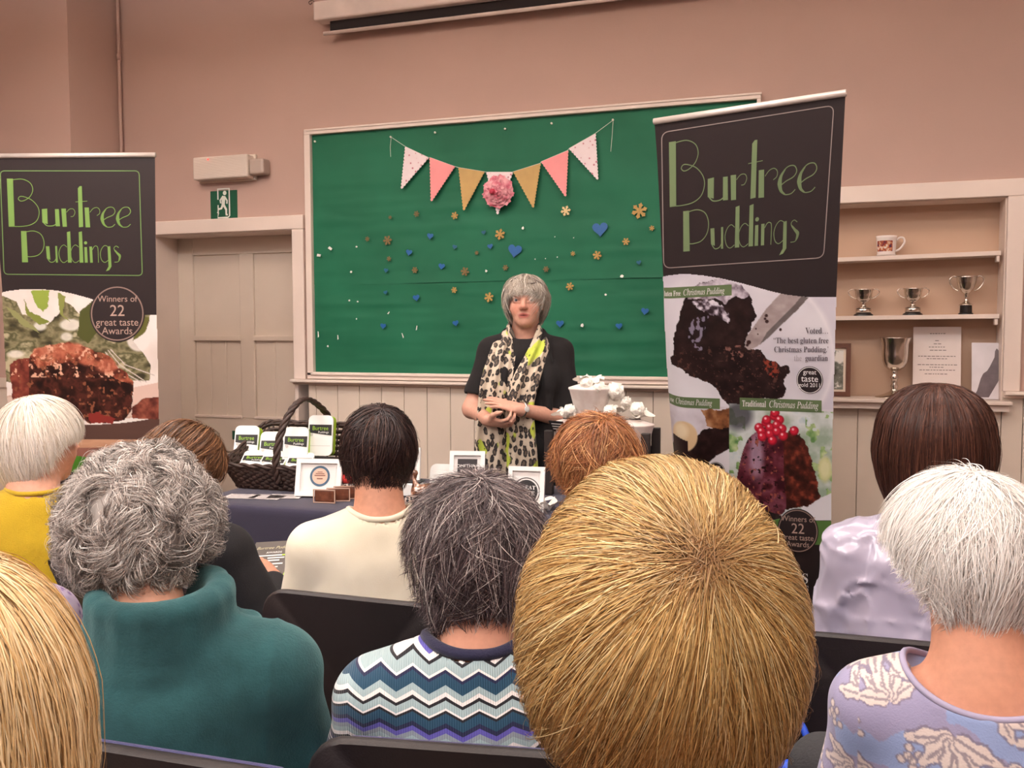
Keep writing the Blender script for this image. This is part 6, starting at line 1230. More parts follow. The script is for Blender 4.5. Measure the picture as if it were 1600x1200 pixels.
ksc.l(ksc.mix(lmask, spots, lime), ksc.b.inputs['Base Color']); ksc.set(rough=.7, sheen=.2)
def panel(C, W_, seed, fold):
    C = catmull(C, 10); n = len(C); W_ = np.interp(np.linspace(0, 1, n), np.linspace(0, 1, len(W_)), W_); nu = 41; u = np.linspace(-1, 1, nu); T = np.gradient(C, axis=0); T /= np.linalg.norm(T, axis=1, keepdims=True); rad = C-np.stack([0*C[:, 0], 0*C[:, 0]-.02, C[:, 2]], 1); rad[:, 2] = 0; rad /= np.linalg.norm(rad, axis=1, keepdims=True)
    out = np.where(C[:, 1:2] > .06, np.array((0, 1, 0)), rad); S_ = np.cross(T, out); S_ /= np.linalg.norm(S_, axis=1, keepdims=True); Nn = np.cross(S_, T); Nn *= np.sign((Nn*out).sum(1, keepdims=True)); L = np.r_[0, np.cumsum(np.linalg.norm(np.diff(C, axis=0), axis=1))]
    rgn = np.random.default_rng(seed); ph = rgn.uniform(0, 6.28, 3); V = []; Lc_ = []
    env = np.clip(L/.25, .35, 1)
    for i in range(n):
        f_ = fold*env[i]*(np.sin(u*5.2+ph[0]+L[i]*2)*.6+np.sin(u*9.5+ph[1]-L[i]*3)*.4+.25*np.sin(u*3+L[i]*14+ph[2])); base = C[i]+S_[i]*(u*W_[i]/2)[:, None]+Nn[i]*(f_-.012*np.abs(u)**3)[:, None]; V.append(base+Nn[i]*.0015); Lc_.append(np.stack([u*W_[i]*.9+seed, np.full(nu, L[i]), 0*u], 1))
    A = np.array(V).reshape(-1, 3); B = (np.array(V)-Nn[:, None, :]*.004).reshape(-1, 3); i_ = np.arange(n*nu).reshape(n, nu); q = np.stack([i_[:-1, :-1], i_[1:, :-1], i_[1:, 1:], i_[:-1, 1:]], -1).reshape(-1, 4); m = n*nu; rim = np.r_[i_[0], i_[1:, -1], i_[-1, -2::-1], i_[-2:0:-1, 0]]; r2 = np.roll(rim, -1)
    return np.vstack([A, B]), np.vstack([q, q[:, ::-1]+m, np.stack([rim, r2, r2+m, rim+m], 1)]), np.vstack([np.array(Lc_).reshape(-1, 3)]*2)
pa = panel([(-.03, -.085, 1.40), (.045, -.065, 1.405), (.085, .005, 1.39), (.085, .075, 1.345), (.105, .135, 1.26), (.128, .165, 1.16), (.138, .172, 1.06), (.142, .175, .94), (.148, .172, .80), (.148, .165, .66)], [.06, .07, .085, .105, .125, .14, .145, .155, .165, .165], 3, .013)
pb = panel([(.03, -.088, 1.402), (-.045, -.068, 1.405), (-.082, .005, 1.39), (-.078, .085, 1.34), (-.045, .145, 1.26), (-.005, .178, 1.17), (.022, .188, 1.06), (.018, .188, .94), (.012, .185, .80), (.012, .18, .66)], [.06, .065, .075, .085, .10, .12, .125, .13, .14, .14], 7, .013)
Vs = np.vstack([pa[0], pb[0]]); me = npmesh('scarf', pw(Vs), np.vstack([pa[1], pb[1]+len(pa[0])]), True); loc_attr(me, np.vstack([pa[2], pb[2]])); o = link('scarf', me, ksc.m, po); o['label'] = 'long leopard print scarf with lime green patches'
# watch, ring, glasses pushed up into the hair
wd = np.array(WRI[-1])-np.array(ELB[-1]); wd /= np.linalg.norm(wd); wc = np.array(WRI[-1])-wd*.018; a1 = np.cross(wd, (0, 0, 1)); a1 /= np.linalg.norm(a1); a2 = np.cross(a1, wd)
M_steel = mat('steel_watch', (196, 188, 180), .25, .05, 100, metal=1.0)
wo = MB().tube(pw([wc+(a1*math.cos(t)+a2*math.sin(t))*.0305 for t in np.linspace(0, 2*math.pi, 28, endpoint=False)]), .0055, 8, True, flat=1.6).build('watch_strap', M_steel, po, True)
nf = np.array((0, 1, .25)); nf = nf-wd*(nf @ wd); nf /= np.linalg.norm(nf); q = MB(); Rf = np.stack([np.cross(nf, wd), wd, nf], 1); q.lathe([(0, .004), (.011, .004), (.0135, .002), (.0135, -.003), (0, -.003)], pw((wc+nf*.034)[None])[0], 24, PRt @ Rf); q.build('watch_face', mat('pale_watch_dial', (214, 210, 206), .2), wo, angle=40)
hv = HairVolume([(.130, 0), (.118, .048), (.095, .079), (.05, .100), (0, .105), (-.04, .097), (-.08, .080), (-.12, .062)], [(.130, 0), (.1, .08), (.04, .118), (-.03, .118), (-.10, .088), (-.13, .07)], [(.130, 0), (.11, .07), (.07, .104), (.03, .120), (-.05, .115), (-.12, .09)], [(0, -52), (72, -48), (88, -44), (98, -34), (106, -12), (116, 2), (130, 8), (150, 16), (180, 11)], (.03, .15, 1))
hair(po, hv, hcw, Rw, [(5, (170, 158, 144)), (3, (206, 197, 186)), (2.5, (126, 112, 100)), (1.5, (228, 222, 214))], 31, 11000, 10, .0013, start=(0, .75), reach=(.72, 1.06), layer=(.88, 1.0), clumps=110, clump=.8, relief=.055, swirl=.26, jitter=.16, wave=.02, fly=.03, spread=.7)
class _p: pass
_g = _p(); _g.hc, _g.Rh, _g.o = hcw, Rw @ rotx(math.radians(38)), po
gl = glasses(_g, mat('silver_glasses_frame', (150, 140, 136), .25, metal=.8), .018, 'glasses', .124)
f2 = lambda x, y, z: hcw+_g.Rh @ np.array((x, y, z+.018)); kgl = N('glasses_lens'); kgl.b.inputs['Base Color'].default_value = (.9, .93, .93, 1); kgl.set(rough=.03, trans=.9, alpha=.55)
for x in (-1, 1): MB().add([f2(x*.034+.021*math.cos(t), .1215, .002+.016*math.sin(t)) for t in np.linspace(0, 2*math.pi, 20, endpoint=False)], [list(range(20))]).build('lens', kgl.m, gl)
# ================================================================ THE TABLE AND WHAT STANDS ON IT
TZ = .74
tf = atH(450, 795, TZ); TY0 = float(tf[1]); TY1 = TY0+.78; TX0 = float(atH(326, 776, TZ)[0]); TX1 = TX0+2.05
tb = empty('trestle_table', ((TX0+TX1)/2, (TY0+TY1)/2, 0), 'long trestle table under a dark navy cloth in front of the presenter', 'table')
MB().box(((TX0+TX1)/2, (TY0+TY1)/2, TZ-.022), (TX1-TX0-.02, TY1-TY0-.02, .03), bev=.006).build('tabletop', mat('table_board', (150, 120, 90), .5, .1, 10), tb)
for sx in (TX0+.16, TX1-.16):
    for sy in (TY0+.1, TY1-.1): MB().tube([(sx, sy, TZ-.04), (sx, sy, .0)], .016, 10).build('leg', M_leg, tb, True)
# cloth: top sheet that rolls over the edges and falls in soft folds
M_navy = cloth('navy_tablecloth', (44, 40, 62), .92, .25, 300)
per = [(TX0, TY1)]; 
def edge_pts():
    P = []
    for a, b_, k in (((TX1, TY1), (TX0, TY1), 40), ((TX0, TY1), (TX0, TY0), 24), ((TX0, TY0), (TX1, TY0), 90), ((TX1, TY0), (TX1, TY1), 24)):
        for i in range(k): t = i/k; P.append((a[0]+(b_[0]-a[0])*t, a[1]+(b_[1]-a[1])*t))
    return np.array(P)
E_ = edge_pts(); c0 = np.array(((TX0+TX1)/2, (TY0+TY1)/2)); nE = len(E_); out = np.roll(E_, -1, 0)-np.roll(E_, 1, 0); out = np.stack([-out[:, 1], out[:, 0]], 1); out /= np.linalg.norm(out, axis=1, keepdims=True)+1e-9; out *= np.sign(((E_-c0)*out).sum(1, keepdims=True))
V = []; rows = [(-.9, 0), (-.03, 0), (0, 0)]+[(.008, -.004), (.014, -.014), (.016, -.03)]+[(.018, -z) for z in (.08, .16, .26, .38, .5, .62, .72)]
for r_i, (o_, dz) in enumerate(rows):
    for i in range(nE):
        if r_i == 0: xy = c0+(E_[i]-c0)*.05
        elif r_i == 1: xy = c0+(E_[i]-c0)*np.array(((TX1-TX0-.08)/(TX1-TX0), (TY1-TY0-.08)/(TY1-TY0)))
        else:
            f_ = max(0, -dz-.05)/.67; wv_ = (fbm(np.array([[i*.11, f_*.6]]), 1.0, 3, 3)[0]-.5)*.10*f_+.012*f_*math.sin(i*.9); xy = E_[i]+out[i]*(o_+.02*f_+wv_)
        V.append((xy[0], xy[1], TZ+dz+.002))
Fq = [(r*nE+i, r*nE+(i+1) % nE, (r+1)*nE+(i+1) % nE, (r+1)*nE+i) for r in range(len(rows)-1) for i in range(nE)]+[list(range(nE))]
me = npmesh('tablecloth', V, Fq, True); bm_ = MB(); bm_.flip_fix(me); tag(link('tablecloth', me, M_navy), 'dark navy cloth covering the trestle table to the floor', 'tablecloth')
TT = TZ+.004
def T(px, py): return atH(px, py, TT)
VR = lambda a: rotz(math.radians(a)+math.atan2(0, 1))
# ---- basket
bL, bR = T(336, 764), T(500, 773); bx0, by0 = bL[0], bL[1]+.0; BW, BD = .60, .34; HF, HB = .085, .23
bc = np.array((bx0+BW/2, by0+BD/2+.03, TT)); M_wick = mat('dark_wicker', (58, 40, 34), .55, .35, 60)
ba = empty('wicker_basket', bc, 'dark wicker basket with tall hoop handle, full of boxed puddings, on the navy cloth', 'basket')
def rim(t, lev):
    """rounded rectangle, front low and back high"""
    P = rrect(BW*(.84+.16*lev), BD*(.82+.18*lev), .05, 8); n = len(P); x, y = P[int(t) % n]; H = HF+(HB-HF)*np.clip((y/BD+.5), 0, 1)**1.3; return np.array((x, y, lev*H))
n_ = len(rrect(1, 1, .1, 8)); dens = []
base_loop = np.array(rrect(1, 1, .12, 8)); 
def loop(lev, push=0.0, k=4):
    P = np.array(rrect(BW*(.84+.16*lev)+push*2, BD*(.82+.18*lev)+push*2, .05, 8)); P = np.vstack([np.linspace(P[i], P[(i+1) % len(P)], max(2, int(np.linalg.norm(P[(i+1) % len(P)]-P[i])/.022)+1))[:-1] for i in range(len(P))])
    H = HF+(HB-HF)*np.clip(P[:, 1]/BD+.5, 0, 1)**1.3; return np.stack([P[:, 0], P[:, 1], lev*H], 1)
q = MB()
for r_ in range(11):
    L_ = loop(r_/10); ph = np.arange(len(L_)); nrm_ = L_[:, :2]/np.linalg.norm(L_[:, :2], axis=1, keepdims=True); L_[:, :2] += nrm_*(.0045*np.where((ph+r_) % 2 == 0, 1, -1))[:, None]; q.tube(bc+L_+[0, 0, .006], .0065, 6, True, flat=1.5)
q.build('woven_side', M_wick, ba, True)
q = MB(); L0, L1 = loop(0), loop(1.0)
nst = 46
for i in range(nst): a = L0[int(i*len(L0)/nst)]; b_ = L1[int(i*len(L1)/nst)]; q.tube([bc+a, bc+b_+[0, 0, .012]], .004, 6)
q.build('stakes', M_wick, ba, True)
L_ = loop(1.0, .004); t_ = np.arange(len(L_))*1.1; q = MB()
for k in (0, math.pi): q.tube(bc+L_+np.stack([0*t_, .006*np.cos(t_+k), .014+.006*np.sin(t_+k)], 1), .007, 6, True)
q.build('braided_rim', M_wick, ba, True)
q = MB(); q.box(bc+[0, 0, .008], (BW*.83, BD*.8, .012), bev=.004); q.build('basket_floor', M_wick, ba)
hp = catmull([(-.02, -BD/2+.01, .03), (-.022, -BD/2-.005, .12), (-.018, -BD/2+.03, .24), (0, -BD*.22, .335), (.01, 0, .365), (.02, BD*.22, .34), (.03, BD/2-.02, .28), (.03, BD/2, .2)], 10); q = MB()
tt_ = np.arange(len(hp))*.55
for k in range(3): q.tube(bc+hp+np.stack([.009*np.cos(tt_+k*2.1), .009*np.sin(tt_+k*2.1), 0*tt_], 1), .0085, 7)
q.build('hoop_handle', M_wick, ba, True)
# ---- boxed puddings: black tray with lime sides and a white sleeve
M_wcard = mat('white_sleeve_card', (244, 243, 240), .45, .01); M_limec = mat('lime_card', (176, 214, 44), .5, .03); M_bcard = mat('black_card', (30, 28, 30), .5); M_grn = mat('lime_print', (150, 196, 60), .5); M_fold = mat('grey_fold_line', (200, 198, 194), .6)
def pudding_box():
    t = empty('pudding_box', (0, 0, 0), 'x', 'box', 'boxed puddings in the basket'); w0, h0, d0 = .105, .17, .05
    O, U, Wd, Nn = (0, 0, h0/2), (1, 0, 0), (0, 0, 1), (0, -1, 0)
    MB().prism(rrect(w0, h0, .02, 5), O, U, Wd, -d0/2, d0/2-.012, Nn).build('tray', M_limec, t, angle=40); MB().prism(rrect(w0*.96, h0*.97, .02, 5), O, U, Wd, -d0/2-.004, -d0/2, Nn).build('tray_back', M_bcard, t, angle=40)
    sl = MB().prism(rrect(w0+.002, h0+.002, .022, 5), O, U, Wd, d0/2-.012, d0/2, Nn).build('sleeve', M_wcard, t, angle=40)
    lb_ = MB().prism([(-w0*.46, .012), (-w0*.46, .046), (w0*.47, .046), (w0*.47, .0), (0, .006)], O, U, Wd, d0/2+.0002, d0/2+.0012, Nn).build('label', M_bcard, t)
    V, F = text2d('Burtree', .025, 'CENTER'); MB().add(np.stack([V[:, 0]*.9, 0*V[:, 0]-d0/2-.002, V[:, 1]+h0/2+.0225], 1), F).build('lettering', M_grn, lb_, fix=False)
    V, F = text2d('Puddings', .013, 'CENTER'); MB().add(np.stack([V[:, 0]+.014, 0*V[:, 0]-d0/2-.002, V[:, 1]+h0/2+.0095], 1), F).build('lettering', M_wcard, lb_, fix=False)
    MB().prism([(-w0*.44, -.045), (w0*.44, -.045), (w0*.44, -.0435), (-w0*.44, -.0435)], O, U, Wd, d0/2+.0002, d0/2+.0006, Nn).build('fold_line', M_fold, sl)
    MB().prism([(.007*math.cos(a)-w0*.36, .007*math.sin(a)+.004) for a in np.linspace(0, 6.28, 14, endpoint=False)], O, U, Wd, d0/2+.0013, d0/2+.0018, Nn).build('seal', M_fold, sl)
    return t
pb0 = None
yaw0 = math.radians(14)
for px, py, dy, tl, rz, lab in ((385, 727, .20, -16, .0, 'white pudding box at the left end of the basket'), (424, 737, .19, -20, .02, 'white pudding box behind the basket handle'), (462, 731, .17, -16, -.02, 'white pudding box right of the basket handle'), (502, 712, .24, -10, -.03, 'tallest standing white pudding box, right end of the basket'),
                            (388, 750, .08, -62, .05, 'flat lime and black pudding box at the front left of the basket'), (416, 748, .07, -62, -.02, 'flat lime and black pudding box at the front of the basket, under the handle'), (459, 751, .07, -62, .03, 'flat lime and black pudding box at the front right of the basket')):
    pos = atY(px, py, float(by0+dy+.02)); 
    if tl < -50: pos = atY(px, py, float(by0+dy)); pos = np.array((pos[0], pos[1], max(pos[2]-.03, TT+.035)))
    if pb0 is None: pb0 = pudding_box(); b_ = pb0
    else: b_ = copy_thing(pb0, (0, 0, 0), lab)
    b_['label'] = lab; b_.location = pos; b_.rotation_euler = (math.radians(tl), 0, yaw0+rz)
# ---- picture frames standing on the cloth
M_wfr = mat('white_frame_wood', (240, 238, 236), .4, .02); M_mount = mat('white_mount', (236, 232, 230), .7, .01); M_bpic = mat('black_certificate', (44, 38, 42), .5, .04)
def stand(px0, py_b, px1, py_t, yaw, lean, label, bw, mw, mpic, hz=None, lab2=None):
    a = T(px0, py_b); th = math.radians(yaw); u = np.array((math.cos(th), math.sin(th), 0)); le = math.radians(lean); back = np.array((-math.sin(th), math.cos(th), 0)); w_ = back*math.sin(le)+np.array((0, 0, 1))*math.cos(le); n = -back*math.cos(le)+np.array((0, 0, 1))*math.sin(le)
    r = ray(px1, py_b); A_ = np.stack([r[:2], -u[:2]], 1); tW = np.linalg.solve(A_, a[:2]-CAM[:2]); W = tW[1]
    r = ray((px0+px1)/2, py_t); m0 = a+u*W/2; A_ = np.stack([r, -w_, -np.cross(r, w_)], 1); H = np.linalg.lstsq(A_, m0-CAM, rcond=None)[0][1]
    a = a+np.array((0, 0, .002)); t = empty('picture_frame', a+u*W/2, label, 'picture frame', 'framed awards on the table'); pic = picture_frame(t, a, u, w_, n, W, H, bw, M_wfr, M_mount, mpic, mw)
    q = MB(); q.prism([(W*.42, H*.6), (W*.58, H*.6), (W*.58, .005), (W*.42, .005)], a, u, w_*.9+back*.25*.0, -.004, -.002, n); q.build('easel_back', M_bcard, t)
    return t, a, u, w_, n, W, H, pic
def on_card(F_, name, V, Fs, m, x, z, par, d=.0075):
    t, a, u, w_, n, W, H, pic = F_; V = np.asarray(V); return link(name, npmesh(name, a+u*(x+V[:, :1])+w_*(z+V[:, 1:2])+n*d, Fs), m, par)
def circ(r, k=40): return np.array([(r*math.cos(t), r*math.sin(t)) for t in np.linspace(0, 2*math.pi, k, endpoint=False)])
# emblem frame in front of the basket
FE = stand(462, 776, 533, 718, 12, 14, 'white frame with round blue emblem, leaning in front of the basket', .018, .008, mat('white_certificate', (238, 234, 232), .6)); W, H = FE[5], FE[6]; M_embl = mat('emblem_blue', (76, 104, 128), .6); M_embo = mat('emblem_peach', (226, 190, 170), .6); M_embt = mat('emblem_brown', (150, 110, 96), .6)
V_, F_ = stroke2d(np.array([(.036*math.cos(t), .036*math.sin(t)) for t in np.linspace(0, 2*math.pi, 49)]), .009); e0 = on_card(FE, 'emblem', V_, F_, M_embl, W*.52, H*.54, FE[7]); on_card(FE, 'emblem_centre', circ(.031), [list(range(40))], M_embo, W*.52, H*.54, e0)
for zz, ww, hh in ((.008, .036, .004), (0, .044, .005), (-.012, .024, .005), (.015, .02, .003)): on_card(FE, 'emblem_line', [(-ww/2, zz), (ww/2, zz), (ww/2, zz+hh), (-ww/2, zz+hh)], [(0, 1, 2, 3)], M_embt, W*.52, H*.54, e0, .0082)
FB = stand(611, 772, 656, 700, 10, 9, 'white frame half hidden behind the dark-haired head', .016, .006, mat('brown_certificate', (92, 60, 50), .5))
FC = stand(702, 773, 757, 706, 14, 13, 'white portrait frame with black card, left of the presenter scarf', .017, .014, M_bpic); W, H = FC[5], FC[6]
for s_, zz, sz in (('SOMETHING', .62, .018), ('SPECIAL', .50, .015)): V_, F_ = text2d(s_, sz, 'CENTER'); on_card(FC, 'lettering', V_, F_, M_wfr, W*.5, H*zz, FC[7])
FD = stand(793, 800, 850, 730, 6, 12, 'white landscape frame with round black award badge, below the presenter', .016, .008, mat('white_certificate', (238, 234, 232), .6)); W, H = FD[5], FD[6]
V_, F_ = stroke2d(circ(.049, 48)[list(range(48))+[0]], .003); e0 = on_card(FD, 'badge_ring', V_, F_, M_bcard, W*.5, H*.45, FD[7]); on_card(FD, 'badge', circ(.042), [list(range(40))], M_bcard, W*.5, H*.45, e0, .008)
for s_, zz, sz in (('GREAT', .008, .020), ('TASTE', -.012, .020)): V_, F_ = text2d(serif(s_), sz, 'CENTER'); on_card(FD, 'lettering', V_, F_, M_wfr, W*.5, H*.45+zz, e0, .0088)
# ---- packets of chocolate slices
M_choc = mat('chocolate_slice', (112, 66, 48), .25, .35, 40, .4, 60); M_cell = mat('cellophane_edge', (206, 170, 150), .15)
for i, (px, py, yw, lab) in enumerate(((489, 786, 6, 'brown chocolate slice packet at the front, before the emblem frame'), (510, 785, 20, 'brown chocolate slice packet in the middle, partly behind the first'), (522, 783, 28, 'brown chocolate slice packet at the back of the three'))):
    a = T(px, py); R = rotz(math.radians(yw)); t = empty('chocolate_packet', a, lab, 'packet', 'chocolate slice packets'); c_ = a+R @ np.array((.042, .02+.012*i, .026)); MB().box(c_, (.082, .022, .046), R=R, bev=.006).build('slice', M_choc, t); q = MB()
    for dx, dz, sx, sz in ((0, .024, .088, .004), (0, -.024, .088, .004), (-.043, 0, .004, .05), (.043, 0, .004, .05)): q.box(c_+R @ np.array((dx, -.011, dz)), (sx, .003, sz), R=R)
    q.build('wrapper_edge', M_cell, t)
# ---- leaflets under the basket, cards, tub, bag and small things
def sheet(name, px, py, w0, d0, rz, m, label, cat, lines=None, h=.0015, group=None):
    a = T(px, py); R = rotz(math.radians(rz)); t = empty(name, a, label, cat, group); MB().box(a+np.array((0, 0, h/2+.0005)), (w0, d0, h), R=R).build('sheet', m, t)
    if lines:
        q = MB()
        for k in range(lines): q.box(a+R @ np.array((0, -d0*.38+d0*.76*k/max(1, lines-1), 0))+np.array((0, 0, h+.0009)), (w0*.8, d0*.04, .0004), R=R)
        q.build('printed_lines', M_ink, t)
for px, py, rz, lab in ((378, 776, 10, 'printed leaflet sticking out under the basket, left one'), (418, 777, 4, 'printed leaflet sticking out under the basket, middle one'), (446, 776, 17, 'printed leaflet sticking out under the basket, right one')): sheet('leaflet', px, py, .13, .09, rz, mat('leaflet_paper', (214, 206, 204), .4, .15, 40), lab, 'leaflet', 4, group='leaflets under the basket')
a = T(690, 770); tag(MB().prism(rrect(.115, .105, .028, 6), a+np.array((0, .06, .055)), (1, 0, 0), (0, .15, .98), -.045, .045, (0, -1, .15)).build('white_tub', mat('white_plastic', (244, 243, 240), .35), angle=40), 'white plastic tub lying on its side, left of the black card frame', 'tub')
a = T(636, 776); t = empty('gift_box', a, 'black and white boxed card next to the cellophane bag', 'box'); MB().box(a+np.array((0, .02, .028)), (.10, .06, .05), R=rotz(.1), bev=.004).build('box_body', M_wcard, t); MB().box(a+np.array((.0, .03, .056)), (.102, .064, .008), R=rotz(.1), bev=.002).build('lid', M_bcard, t)
s = SDF(); a = T(664, 787); s.ell(a+np.array((.0, .03, .035)), (.06, .045, .036), rotz(.3), .02); s.cone(a+np.array((-.04, .02, .03)), a+np.array((-.052, .02, .085)), .022, .007, .02); s.cone(a+np.array((-.052, .02, .085)), a+np.array((-.05, .02, .11)), .007, .013, .01); V_, Q_ = s.mesh(.0045, lambda P: (np.abs(fbm(P*45, 1, 3, 3)-.5)-.1)*.018)
kb = N('crinkled_cellophane'); nb_ = kb.noise(kb.obj(), 34, 4, .6); kb.l(kb.ramp(nb_.outputs[0], [(.36, rgba((70, 44, 34))), (.5, rgba((150, 104, 80))), (.62, rgba((226, 200, 184)))]), kb.b.inputs['Base Color']); kb.set(rough=.12, coat=.5); kb.bump(nb_.outputs[0], .6, .006)
tag(link('cellophane_bag', npmesh('cellophane_bag', V_, Q_, True), kb.m), 'crinkled cellophane bag of brown sweets beside the dark-haired person', 'bag')
a = T(646, 795); kd_ = N('spotted_black_wrap'); vd = kd_.n('ShaderNodeTexVoronoi'); vd.inputs['Scale'].default_value = 90; kd_.l(kd_.obj(), vd.inputs['Vector']); kd_.l(kd_.ramp(vd.outputs['Distance'], [(.3, rgba((26, 22, 24))), (.5, rgba((26, 22, 24))), (.55, rgba((170, 150, 140)))]), kd_.b.inputs['Base Color']); kd_.set(rough=.3)
tag(MB().box(a+np.array((0, .03, .022)), (.09, .06, .04), R=rotz(.25), bev=.014).build('spotted_parcel', kd_.m, angle=40), 'small black spotted parcel beside the dark-haired head', 'parcel')
a = T(541, 777); t = empty('red_topped_pudding', a, 'small wrapped pudding with red top behind the dark-haired head', 'pudding'); s = SDF(); s.ell(a+np.array((.0, .03, .03)), (.04, .04, .032), None, .01); V_, Q_ = s.mesh(.004, lambda P: (fbm(P*60, 1, 3, 4)-.5)*.012); link('wrapping', npmesh('wrapping', V_, Q_, True), kd_.m, t)
MB().lathe([(.03, 0), (.03, .02), (.024, .036), (.012, .044), (0, .046)], a+np.array((0, .03, .055)), 18).build('red_top', mat('red_foil', (216, 60, 58), .35), t, True)
# heap of white bows near the ginger hair
M_musl = cloth('white_muslin', (240, 234, 224), .85, .3, 200, .03)
def frill(c, r, h0, seed, k=7, lobes=5):
    """a ruffled cloth top: open cone with deep irregular folds"""
    q = MB(); rn = np.random.default_rng(seed); ph = rn.uniform(0, 6.28, 4); n1, n2 = 11, 64; V = []
    for i in range(n1):
        t = i/(n1-1); rr = r*(.22+.95*t**1.2)
        for j in range(n2): a = 2*math.pi*j/n2; w_ = 1+.30*t*math.sin(lobes*a+ph[0])+.16*t*math.sin((lobes*2+1)*a+ph[1]); V.append((rr*w_*math.cos(a), rr*w_*math.sin(a), h0*(t**.8)*(1+.28*math.sin(lobes*a+ph[2])-.35*t*t+.15*math.sin(3*a+ph[3]))))
    V = np.array(V)+c; F = [(i*n2+j, i*n2+(j+1) % n2, (i+1)*n2+(j+1) % n2, (i+1)*n2+j) for i in range(n1-1) for j in range(n2)]; q.add(V, F); return q
for px, py, r_, lab in ((838, 792, .040, 'white muslin bow left of the ginger head, front one'), (856, 797, .036, 'white muslin bow touching the ginger head'), (836, 803, .034, 'white muslin bow lowest of the three by the ginger head')):
    a = T(px, py); tag(frill(a+np.array((0, .01, .0)), r_, .045, int(px), lobes=4).build('muslin_bow', M_musl, None, True, False), lab, 'bow', 'white muslin bows')
# ---- black wooden rack with muslin-wrapped puddings
yr = float(T(860, 796)[1])+.30; M_bw = mat('black_stained_wood', (36, 28, 27), .5, .15, 30, .15, 80)
rk = empty('black_rack', (float(atY(930, 720, yr)[0]), yr, TT), 'black wooden rack on the table carrying muslin-wrapped puddings, behind the ginger head', 'rack')
xl, xr_ = float(atY(858, 720, yr)[0]), float(atY(1009, 700, yr)[0]); zt_ = float(atY(858, 672, yr)[2]); zs_ = float(atY(930, 694, yr)[2])
for xx in (xl, xr_):
    for yy in (yr, yr+.22): MB().box((xx, yy, (TT+zt_)/2), (.034, .03, zt_-TT), bev=.003).build('post', M_bw, rk)
for zz in (zs_-.06, TT+.10):
    for yy in (yr, yr+.22): MB().box(((xl+xr_)/2, yy, zz), (xr_-xl-.03, .02, .035), bev=.003).build('rail', M_bw, rk)
MB().box(((xl+xr_)/2, yr+.11, zs_-.035), (xr_-xl-.036, .25, .016), bev=.003).build('shelf', M_bw, rk)
kc2 = N('muslin_over_basin'); nm = kc2.noise(kc2.obj(), 30, 3); kc2.l(kc2.ramp(nm.outputs[0], [(.3, rgba((222, 206, 198))), (.7, rgba((238, 228, 222)))]), kc2.b.inputs['Base Color']); kc2.set(rough=.8, sheen=.3)
SHT = zs_-.027
def wrapped(px, y_, zb, r_, h_, label, lab_side, seed, tilt=0.0, fr=1.0):
    c = atY(px, 650, y_); c = np.array((c[0], c[1], zb)); t = empty('wrapped_pudding', c, label, 'pudding', 'muslin-wrapped puddings')
    q = MB(); q.lathe([(0, 0), (r_*.62, 0), (r_*.66, h_*.05), (r_*.95, h_*.9), (r_*1.0, h_*.95), (r_*.98, h_), (r_*.5, h_*1.12), (r_*.2, h_*1.2)], c, 48, wob=lambda a, z: .02*math.sin(a*9+seed)*min(1, z/.02)+.012*math.sin(a*23)); q.build('wrapped_basin', kc2.m, t, True)
    frill(c+np.array((0, 0, h_*1.1)), r_*.62*fr, .05*fr, seed, lobes=5).build('gathered_top', M_musl, t, True, False)
    MB().tube([c+np.array((r_*.26*math.cos(a), r_*.26*math.sin(a), h_*1.17)) for a in np.linspace(0, 6.28, 16, endpoint=False)], .004, 6, True).build('ribbon', M_bcard, t, True)
    if lab_side is not None:
        a = math.radians(lab_side); q = MB(); R = rotz(a+math.pi/2) @ rotx(.5); q.box(c+np.array((r_*1.02*math.cos(a), r_*1.02*math.sin(a), h_*.92)), (.07, .002, .05), R=R); lb2 = q.build('tag_label', M_bcard, t)
        q = MB(); [q.box(c+np.array((r_*1.02*math.cos(a), r_*1.02*math.sin(a), h_*.92))+R @ np.array((0, -.0016, .012-.012*k)), (.05, .0006, .004), R=R) for k in range(3)]; q.build('printed_lines', M_fold, lb2)
    return t
hb = .10; yb_ = yr+.10
wrapped(888, yb_-.03, SHT, .072, hb, 'muslin-wrapped pudding at the left of the black rack', -110, 1)
wrapped(992, yb_+.02, SHT, .078, hb, 'muslin-wrapped pudding at the right of the black rack with black label', -118, 2)
wrapped(940, yb_-.04, SHT, .070, hb*.9, 'muslin-wrapped pudding in the middle of the rack behind the ginger head', None, 3)
wrapped(958, yb_+.09, SHT, .070, hb*1.1, 'muslin-wrapped pudding at the back of the rack', None, 4)
zb2 = float(atY(922, 649, yb_-.02)[2]); wrapped(922, yb_-.02, zb2, .088, .112, 'uppermost muslin-wrapped pudding with pleated white cloth', None, 5, fr=.8)
# flowers of white cloth lying among the puddings
def rose(px, py, y_, r_, label, seed):
    c = atY(px, py, y_); q = MB(); rn = np.random.default_rng(seed)
    for L in range(4):
        for k in range(5):
            a = 2*math.pi*(k/5)+L*.6+rn.uniform(-.2, .2); G = 6; V = []
            for i in range(G):
                for j in range(G):
                    u, v2 = i/(G-1)*2-1, j/(G-1); rr = r_*(1-.2*L)*v2; wd = r_*.62*math.sin(min(1, v2*1.2+.1)*2); x_ = u*wd; z_ = rr; y2 = -.012*L-.25*r_*(1-v2)+.18*r_*u*u+.05*r_*math.sin(u*7+k)
                    V.append((x_*math.cos(a)-z_*math.sin(a), y2*1.2, x_*math.sin(a)+z_*math.cos(a)))
            q.add(np.array(V)+c, [(i*G+j, (i+1)*G+j, (i+1)*G+j+1, i*G+j+1) for i in range(G-1) for j in range(G-1)])
    return tag(q.build('cloth_rose', M_musl, None, True, False), label, 'cloth rose', 'white cloth roses on the rack')
